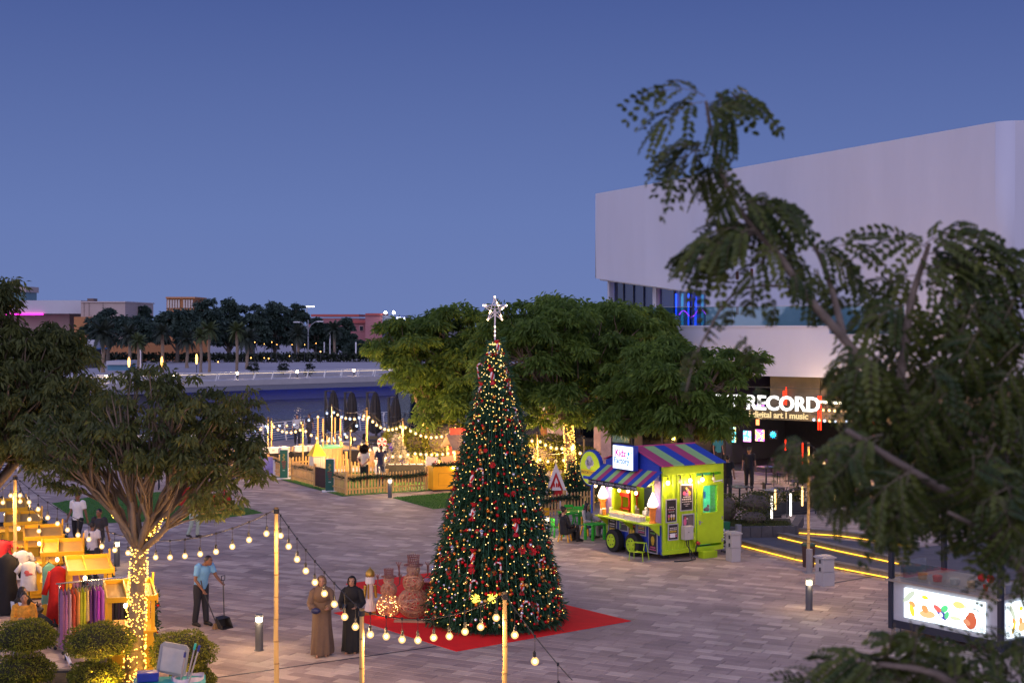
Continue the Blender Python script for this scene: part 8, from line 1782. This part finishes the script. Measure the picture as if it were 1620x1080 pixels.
# sweeper
sp_ = G(318,989); J = dict(neck=(0,-.13,1.38), head=(.0,-.26,1.47), shL=(.18,-.12,1.35), shR=(-.18,-.10,1.35), elL=(.24,-.22,1.10), wrL=(.20,-.45,.98), elR=(-.24,-.10,1.06), wrR=(-.16,-.26,.84), pel=(0,0,.92), anL=(.11,-.05,.08), toeL=(.12,-.2,.03), anR=(-.11,.08,.08), toeR=(-.12,-.08,.03), knR=(-.11,.0,.49))
t, j, k = person('man in a light blue polo shirt and dark trousers sweeping the paving', sp_, R(52), 1.74, J=J, skin='brown', top=(.15,.36,.62), pants=(.018,.02,.030), hair='short')
rm2 = Matrix.Translation(sp_) @ Matrix.Rotation(R(52),4,'Z')
wl2 = j['wrL']; wr2 = j['wrR']
bt = thing('dustpan', 'long-handled dark dustpan held by the sweeper', 'dustpan', sp_, R(52)); pb = V3(.15,-.62,.05); b = MB(); b.tube([wl2+V3(0,-.06,.04), pb+V3(0,0,.18)], .014, 7); b.tube([wl2+V3(-.05,-.06,.06), wl2+V3(-.05,-.06,.16), wl2+V3(.05,-.06,.16), wl2+V3(.05,-.06,.06), wl2+V3(-.05,-.06,.06)], .012, 6); b.build('handle', dark_metal, bt); b = MB(); b.add([pb+V3(-.15,-.14,-.045), pb+V3(.15,-.14,-.045), pb+V3(.15,.12,-.03), pb+V3(-.15,.12,-.03), pb+V3(-.12,.14,.20), pb+V3(.12,.14,.20), pb+V3(.16,.0,.16), pb+V3(-.16,.0,.16)], [(0,1,2,3),(3,2,5,4),(4,5,6,7),(0,3,4,7),(1,6,5,2)]); o = b.build('pan', black_plastic, bt); so = o.modifiers.new('solid','SOLIDIFY'); so.thickness = .012
bt = thing('broom', 'broom held low by the sweeper', 'broom', sp_, R(52)); q = V3(.02,-.50,.12); b = MB(); b.tube([wr2+V3(-.02,.05,.22), wr2, q], .013, 7); b.build('handle', dark_metal, bt); b = MB(); b.add([q+V3(-.05,-.02,0), q+V3(.05,-.02,0), q+V3(.05,.02,0), q+V3(-.05,.02,0), q+V3(-.11,-.10,-.115), q+V3(.13,-.10,-.115), q+V3(.13,.02,-.115), q+V3(-.11,.02,-.115)], [(0,1,2,3),(4,7,6,5),(0,4,5,1),(1,5,6,2),(2,6,7,3),(3,7,4,0)]); b.build('bristles', M('broom_straw', (.18,.11,.05), .9, .3, 30), bt)
# left side walkers
WALK = dict(knL=(.10,-.14,.50), anL=(.10,-.10,.09), toeL=(.11,-.27,.05), knR=(-.10,.02,.49), anR=(-.10,.18,.12), toeR=(-.10,.04,.04), wrL=(.26,.08,.88), wrR=(-.26,-.14,.90))
person('man in white T-shirt, black trousers and black cap walking past the carts', G(123,868), R(-12), 1.74, J=WALK, skin='brown', top=(.66,.64,.64), pants=(.015,.015,.018), cap=(.015,.015,.018))
person('man in dark shirt behind the lit bollard, near the yellow carts', G(157,897), R(-15), 1.66, J=WALK, skin='brown', top=(.025,.025,.032), pants=(.03,.03,.04))
person('person in white T-shirt with dark hair seen from behind beside the third cart', G(146,915), R(170), 1.55, skin='brown', top=(.62,.58,.60), pants=(.04,.04,.05))
person('child in mint trousers half hidden by the leaves near the red sleigh', G(306,850), R(70), 1.45, J=WALK, skin='tan', top=(.50,.46,.40), pants=(.36,.44,.36), hair='long')
person('person at the left edge with dark hair behind the farthest cart', G(3,868), R(20), 1.62, skin='dark', top=(.35,.36,.42), pants=(.04,.04,.05))
# seated women by the carts
def stool_chair(label, p, rz):
    fold_chair(label, p, rz, 'white chairs by the carts')
p_ = at_d(40,31.0); stool_chair('white folding chair under the woman in black by the carts', p_, R(150)); 
person('woman in black sitting with a bag on her lap, looking at her phone', p_+Vector((0,0,.02)), R(75), 1.62, base=SIT, skin='tan', top=(.014,.014,.017), sleeve='long', pants=(.03,.04,.065), hair='long', J=dict(wrL=(.05,-.32,.78), elL=(.25,-.08,.66), knR=(-.05,-.42,.55), anR=(.10,-.62,.35), toeR=(.12,-.75,.30)))
hbag = thing('handbag', 'dark blue-grey bag on the lap of the woman in black', 'handbag', p_, R(75)); MB().box((.0,-.26,.66),(.34,.24,.12), rot=(.4,0,.2)).build('bag', M('slate_bag', (.05,.06,.085), .6, .1), hbag, bevel=.03); b = MB(); b.tube([(-.1,-.2,.7),(-.08,-.26,.82),(.08,-.26,.82),(.1,-.2,.7)], .01, 5); b.build('strap', black_plastic, hbag)
p_ = at_d(38,29.9); person('woman in an orange patterned dress sitting behind the corner bush with a phone', p_+Vector((0,0,.06)), R(18), 1.66, base=SIT, skin='tan', top_mat=M('orange_print', (.62,.28,.03), .85, .45, 16), sleeve='long', pants_mat=M('orange_print', (.62,.28,.03)), hair='bun', J=dict(wrL=(.05,-.24,.66), wrR=(-.08,-.24,.68)))
fold_chair('white folding chair under the woman in the orange dress', p_+Vector((0,.02,0)), R(18), 'white chairs by the carts')
MBx = thing('loading_trolley', 'long folded white-legged rail lying on the paving by the corner bush', 'folded frame', G(72,975)); q = G(112,1058)-MBx.location; b = MB(); b.tube([(0,0,.45), q*.2+Vector((0,0,.42))], .03, 6); b.tube([q*.85+Vector((0,0,.12)), q+Vector((0,0,.10))], .035, 6); b.build('sleeve', paint_white, MBx); b = MB(); b.tube([q*.2+Vector((0,0,.42)), q*.85+Vector((0,0,.12))], .022, 6); b.tube([q*.85+Vector((-.02,0,.12)), q*.85+Vector((-.02,0,.0))], .02, 6); b.tube([(0,0,0),(0,0,.45)], .02, 6); b.build('tube', dark_metal, MBx)
t = thing('white_tray', 'white flat tray on the paving left of the middle bush', 'tray', at_d(131,27.9)); MB().box((0,0,.03),(.32,.26,.06), rz=.4).build('tray', paint_white, t, bevel=.02); MB().box((0,0,.065),(.26,.2,.01), rz=.4).build('sheet', wbox, t)
# enclosure visitors, canal walkers, bar people, children area
person('woman with big curly hair in a cream top standing with her back turned, hands behind', F(1.9,2.6), R(165), 1.66, skin='tan', top=(.60,.52,.42), pants=(.02,.02,.02), hair='afro', vox=.02, J=dict(wrL=(.04,.16,.92), wrR=(-.03,.17,.94), elL=(.26,.12,1.12), elR=(-.26,.12,1.12)))
person('man in navy polo shirt and jeans standing with folded arms', F(2.55,2.3), R(200), 1.72, skin='dark', top=(.018,.022,.06), pants=(.04,.05,.10), vox=.02, J=dict(wrL=(.02,-.2,1.10), wrR=(-.02,-.22,1.06), elL=(.25,-.08,1.12), elR=(-.25,-.08,1.12)))
person('person in dark trousers walking by the canal railing, left of two', G(470,703), R(10), 1.72, J=WALK, skin='tan', top=(.35,.38,.46), pants=(.02,.02,.03), vox=.025); person('person in dark clothes by the canal railing, right of two', G(489,701), R(-20), 1.70, J=WALK, skin='tan', top=(.05,.045,.05), pants=(.05,.04,.045), vox=.025)
person('man in black T-shirt and cap walking out of the bar', G(1185,776), R(-8), 1.78, J=WALK, skin='tan', top=(.012,.012,.014), pants=(.013,.013,.016), cap=(.03,.035,.03), vox=.02)
person('man in black standing at the bar with his back turned, beside the trailer', G(1151,790), R(160), 1.74, skin='tan', top=(.012,.012,.014), pants=(.03,.03,.032), vox=.02, J=dict(wrL=(.28,-.1,.86)))
person('person in a teal shirt deep in the bar behind the trailer roof', G(1136,745), R(20), 1.7, skin='tan', top=(.03,.18,.22), pants=(.02,.02,.03), vox=.025)
person('man in black sitting on the yellow child chair with his back turned', G(895,857), R(120), 1.76, base={**SIT, **{a: (v[0], v[1], v[2]-.10) for a, v in SIT.items() if a in ('pel','neck','head','shL','shR','elL','elR','wrL','wrR','hipL','hipR')}}, skin='tan', top=(.016,.016,.019), sleeve='long', pants=(.015,.015,.018), hair='bun', J=dict(knL=(.12,-.36,.45), knR=(-.12,-.36,.45)))
person('woman with long dark hair in a grey shirt and jeans at the green table', G(930,847), R(55), 1.62, base={**SIT, **{a: (v[0], v[1]-.04, v[2]-.08) for a, v in SIT.items() if a in ('pel','neck','head','shL','shR','elL','elR','wrL','wrR','hipL','hipR')}}, skin='tan', top=(.28,.26,.28), sleeve='long', pants=(.03,.045,.09), hair='long', shoes=M('white_shoes', (.6,.58,.56), .5))
person('person in grey trousers half hidden behind the trailer corner', G(957,849), R(-60), 1.6, base={**SIT, **{a: (v[0], v[1], v[2]-.08) for a, v in SIT.items() if a in ('pel','neck','head','shL','shR','elL','elR','wrL','wrR','hipL','hipR')}}, skin='tan', top=(.30,.42,.10), pants=(.22,.21,.23), hair='short')
kid_chair('green child chair under the person behind the trailer corner', G(957,849), R(-60), kg)
# ================================================================== leafy branch close to the camera
fleaf = MLEAF('silk_tree_leaves', (.030,.055,.013), (.145,.165,.030), .3, .4); ftwig = M('green_twig', (.13,.10,.06), .7, .3, 20); fbark = M('branch_bark', (.20,.15,.11), .85, .3, 25, bump=.5)
def bipinnate(seed, npin=5, nl=13, L=.26, pin=.155, pods=False):
    """a feathery leaf: rachis, paired drooping pinnae, small leaflets"""
    rd = random.Random(seed); V = []; Fs = []; tone = []; mi = []
    def tri_tube(pts, r):
        m_ = MB(); m_.tube(pts, [r*(1-.6*i/(len(pts)-1)) for i in range(len(pts))], 3, False); b0 = len(V); V.extend(m_.v); Fs.extend([tuple(i+b0 for i in f) for f in m_.f]); tone.extend([.5]*len(m_.v)); mi.extend([1]*len(m_.f))
    rach = [Vector((L*t*(1-.10*t), 0, L*(.18*t-.42*t*t))) for t in [i/8 for i in range(9)]]; tri_tube(rach, .0028)
    def leaflet(p, d, s_, l, w_, tn):
        n_ = d.cross(s_).normalized(); b0 = len(V); q = [p, p+d*l*.35+s_*w_*.5-n_*w_*.12, p+d*l*.8+s_*w_*.42-n_*w_*.25, p+d*l-n_*w_*.3, p+d*l*.8-s_*w_*.42-n_*w_*.25, p+d*l*.35-s_*w_*.5-n_*w_*.12, p+d*l*.5+n_*w_*.05]; V.extend([tuple(a) for a in q]); tone.extend([tn]*7); Fs.extend([(b0,b0+1,b0+6),(b0+1,b0+2,b0+6),(b0+2,b0+3,b0+6),(b0+3,b0+4,b0+6),(b0+4,b0+5,b0+6),(b0+5,b0,b0+6)]); mi.extend([0]*6)
    for i in range(npin):
        f = .28+.72*i/(npin-1); base = rach[min(8,int(f*8))]; ax = (rach[min(8,int(f*8))]-rach[max(0,int(f*8)-1)]).normalized()
        for s_ in (-1,1):
            pl_ = pin*(.72+.45*math.sin(math.pi*(.25+.6*f)))*rd.uniform(.85,1.1); dr = .75+rd.uniform(-.25,.35); rol = rd.uniform(-.9,.9); d0 = (ax*(.35+.5*f)+Vector((0,s_*(1.0-.55*f),.12))).normalized(); pts = [base+d0*pl_*t-Vector((0,0,dr*pl_*t*t)) for t in [k/6 for k in range(7)]]; tri_tube(pts, .0018); tn0 = rd.uniform(.1,.75)
            for k in range(1, nl+1):
                t = k/nl*.98; p = base+d0*pl_*t-Vector((0,0,dr*pl_*t*t)); tg = (d0-Vector((0,0,2*dr*t))).normalized(); sd = tg.cross(Vector((0,0,1))); sd = Matrix.Rotation(rol,3,tg) @ (sd.normalized() if sd.length > .1 else Vector((0,1,0))); l = .030*(1-.30*abs(t-.5)*2)*rd.uniform(.85,1.1)
                for q in (-1,1):
                    if rd.random() < .04: continue
                    dd = (sd*q+tg*rd.uniform(.3,.5)+Vector((rd.uniform(-.1,.1),rd.uniform(-.1,.1),rd.uniform(-.2,.06)))).normalized(); leaflet(p, dd, (tg+sd*rd.uniform(-.25,.25)).normalized(), l*rd.uniform(1.1,1.35), rd.uniform(.023,.031), min(1,max(0,tn0+rd.uniform(-.15,.2)+(.35 if t > .9 and rd.random() < .3 else 0))))
    me = bpy.data.meshes.new('leaf'); me.from_pydata(V, [], Fs); me.materials.append(fleaf); me.materials.append(ftwig); me.polygons.foreach_set('material_index', mi); a = me.attributes.new('tone','FLOAT','POINT'); a.data.foreach_set('value', tone); return me
LV = [bipinnate(s_, n_, 8, l_, p_) for s_, n_, l_, p_ in ((1,3,.20,.15),(2,3,.16,.13),(3,4,.22,.125),(4,3,.18,.165),(5,3,.15,.15),(6,4,.20,.11),(7,3,.17,.14),(8,3,.18,.16))]
LVS = [bipinnate(11,3,5,.16,.06), bipinnate(12,2,4,.12,.05)]
FD = 3.45
ft_ = thing('silk_tree', 'out-of-focus leafy tree branch close to the camera at the right', 'tree', P(1640,1500,FD+.3))
o0 = ft_.location.copy()
def br(pts, r0, r1, nm='branch'):
    n = len(pts); dns = []; 
    P_ = [P(x,y,FD+dz)-o0 for x,y,dz in pts]; sub = []
    for i in range(n-1):
        for q in range(4): sub.append(P_[i].lerp(P_[i+1], q/4)+Vector((0,0,0)))
    sub.append(P_[-1]); 
    for _ in range(2): sub = [sub[0]]+[(sub[i-1]+sub[i]*2+sub[i+1])/4 for i in range(1,len(sub)-1)]+[sub[-1]]
    b = MB(); m = len(sub); b.tube(sub, [r0+(r1-r0)*i/(m-1) for i in range(m)], 8); b.build(nm, fbark, ft_, smooth=True); return sub
trunkp = br([(1660,1500,.3),(1670,1250,.25),(1675,1050,.2),(1640,900,.1),(1560,800,.05),(1490,740,.05)], .045, .028, 'trunk')
mainb = br([(1490,740,.05),(1420,640,0),(1335,535,-.02),(1290,485,-.03),(1262,450,-.02),(1235,405,0),(1195,365,.02),(1160,320,.04),(1138,265,.03),(1124,205,.02),(1117,160,.02)],   .013, .004)
br([(1335,535,-.02),(1320,470,.05),(1300,410,.1),(1285,385,.1)], .010, .005); br([(1420,640,0),(1432,540,.05),(1442,470,.08),(1462,410,.1),(1470,385,.1)], .013, .005); br([(1490,760,.05),(1500,620,.1),(1520,520,.15),(1540,450,.15),(1560,425,.15)], .014, .005); br([(1580,820,.07),(1500,780,-.15),(1400,720,-.25),(1340,680,-.3)], .014, .006); br([(1650,940,.1),(1600,880,-.1),(1560,840,-.2),(1500,810,-.3)], .011, .004); br([(1640,1250,.25),(1560,1120,-.1),(1480,1060,-.2),(1390,1050,-.2)], .016, .006); br([(1195,365,.02),(1150,390,-.03),(1105,410,-.05)], .006, .003); br([(1265,455,-.02),(1190,450,.0),(1150,470,.02),(1100,560,.02),(1085,620,.02)], .004, .002)
leaf_rng = random.Random(5)
def leaf(px, py, ang, dz=0, s=1.0, tilt=.25, me=None, roll=0.0):
    """ang: picture-plane heading of the rachis in degrees (0 right, 90 up); world-space placement"""
    o = link('leaf', me or leaf_rng.choice(LV), ft_, P(px,py,FD+dz)-o0); s *= leaf_rng.uniform(.9,1.1)
    a = R(ang); hx, hz = math.cos(a), math.sin(a); hy = leaf_rng.uniform(-tilt,tilt)
    d = Vector((hx,hy,hz)).normalized(); up = Vector((0,-.8+roll,1)); sd = up.cross(d)
    if sd.length < .15: sd = Vector((0,1,0)).cross(d) if abs(d.y) < .9 else Vector((1,0,0))
    sd.normalize(); u2 = d.cross(sd); m_ = Matrix((d, sd, u2)).transposed(); o.rotation_euler = m_.to_euler(); o.scale = (s,)*3
def whorl(px, py, angs, dz=0, s=1.0):
    for a in angs:
        if 50 < a < 130: a = 38 if a <= 90 else 142
        leaf(px+leaf_rng.uniform(-10,10), py+leaf_rng.uniform(-8,8), a+leaf_rng.uniform(-9,9), dz+leaf_rng.uniform(-.08,.08), s)
whorl(1120,160,(15,165,-20,200,30),0,.56); whorl(1124,185,(-40,30),.02,.45)
whorl(1126,232,(175,190,210,-115),.02,.56); whorl(1138,268,(-75,-120),.02,.38)
whorl(1150,300,(-10,-125),.03,.40); whorl(1170,330,(0,-30,22,8),.04,.58); whorl(1195,360,(185,200,-20,170),.02,.58)
whorl(1160,388,(185,205,195),-.03,.58); whorl(1225,392,(-35,-150,165),-.02,.52); whorl(1252,420,(-30,-10),-.04,.5); whorl(1288,395,(20,-20,150),.1,.52); whorl(1312,440,(-10,-70),.05,.5)
for (px,py,a) in ((1150,470,-80),(1190,452,-100),(1105,550,-130),(1090,600,-90),(1170,530,-60),(1200,560,-95),(1205,610,-100),(1215,470,-70),(1130,500,-110)): leaf(px,py,a,.02,.36,me=LVS[0] if py < 560 else LVS[1])
# middle right cluster
whorl(1466,395,(40,80,15,-20,160),.1,.58); whorl(1450,440,(190,210,-30,30),.08,.58); whorl(1440,480,(200,230,-60,-100),.05,.65); whorl(1500,440,(10,40,-20,-60),.12,.6); whorl(1560,430,(5,25,-15,-50,150),.15,.62); whorl(1540,480,(-30,-80,0,-120),.12,.7); whorl(1600,480,(-20,20,-70,-110),.15,.7)
def mass(n, x0, x1, y0, y1, s, dz=.28):
    for i in range(n): whorl(leaf_rng.uniform(x0,x1), leaf_rng.uniform(y0,y1), [leaf_rng.choice((-155,-125,-95,-65,-30)) for _ in range(2)], leaf_rng.uniform(-dz,dz), s*leaf_rng.uniform(.85,1.15))
mass(8,1420,1625,505,600,.66); mass(6,1430,1625,590,690,.7); mass(6,1430,1630,690,770,.7); mass(5,1480,1630,760,800,.52)
whorl(1400,560,(205,230,-100),-.1,.66); whorl(1440,600,(215,240,-80),-.1,.7); whorl(1355,560,(215,235),-.1,.55)
whorl(1365,715,(200,222,-100),-.3,.52); whorl(1332,735,(215,235),-.3,.4); whorl(1390,690,(205,225),-.25,.7); whorl(1440,740,(205,225,-100),-.3,.7); whorl(1430,775,(215,240),-.3,.5); whorl(1372,770,(220,250),-.3,.42); whorl(1268,705,(190,225,-110),-.28,.34)
whorl(1390,1062,(180,200,160),-.2,.55); whorl(1440,1080,(185,165),-.2,.6); whorl(1500,1075,(170,20),-.2,.6); whorl(1560,1090,(150,30,180,100),-.1,.7); whorl(1610,1075,(160,120,80),0,.7); whorl(1330,1095,(170,150),-.2,.55); whorl(1632,905,(-120,190),0,.4); whorl(1632,1020,(200,150),0,.4)
for (px,py,a) in ((1415,985,-100),(1440,980,-80),(1450,990,-95)): leaf(px,py,a,-.2,.8,me=LVS[0])
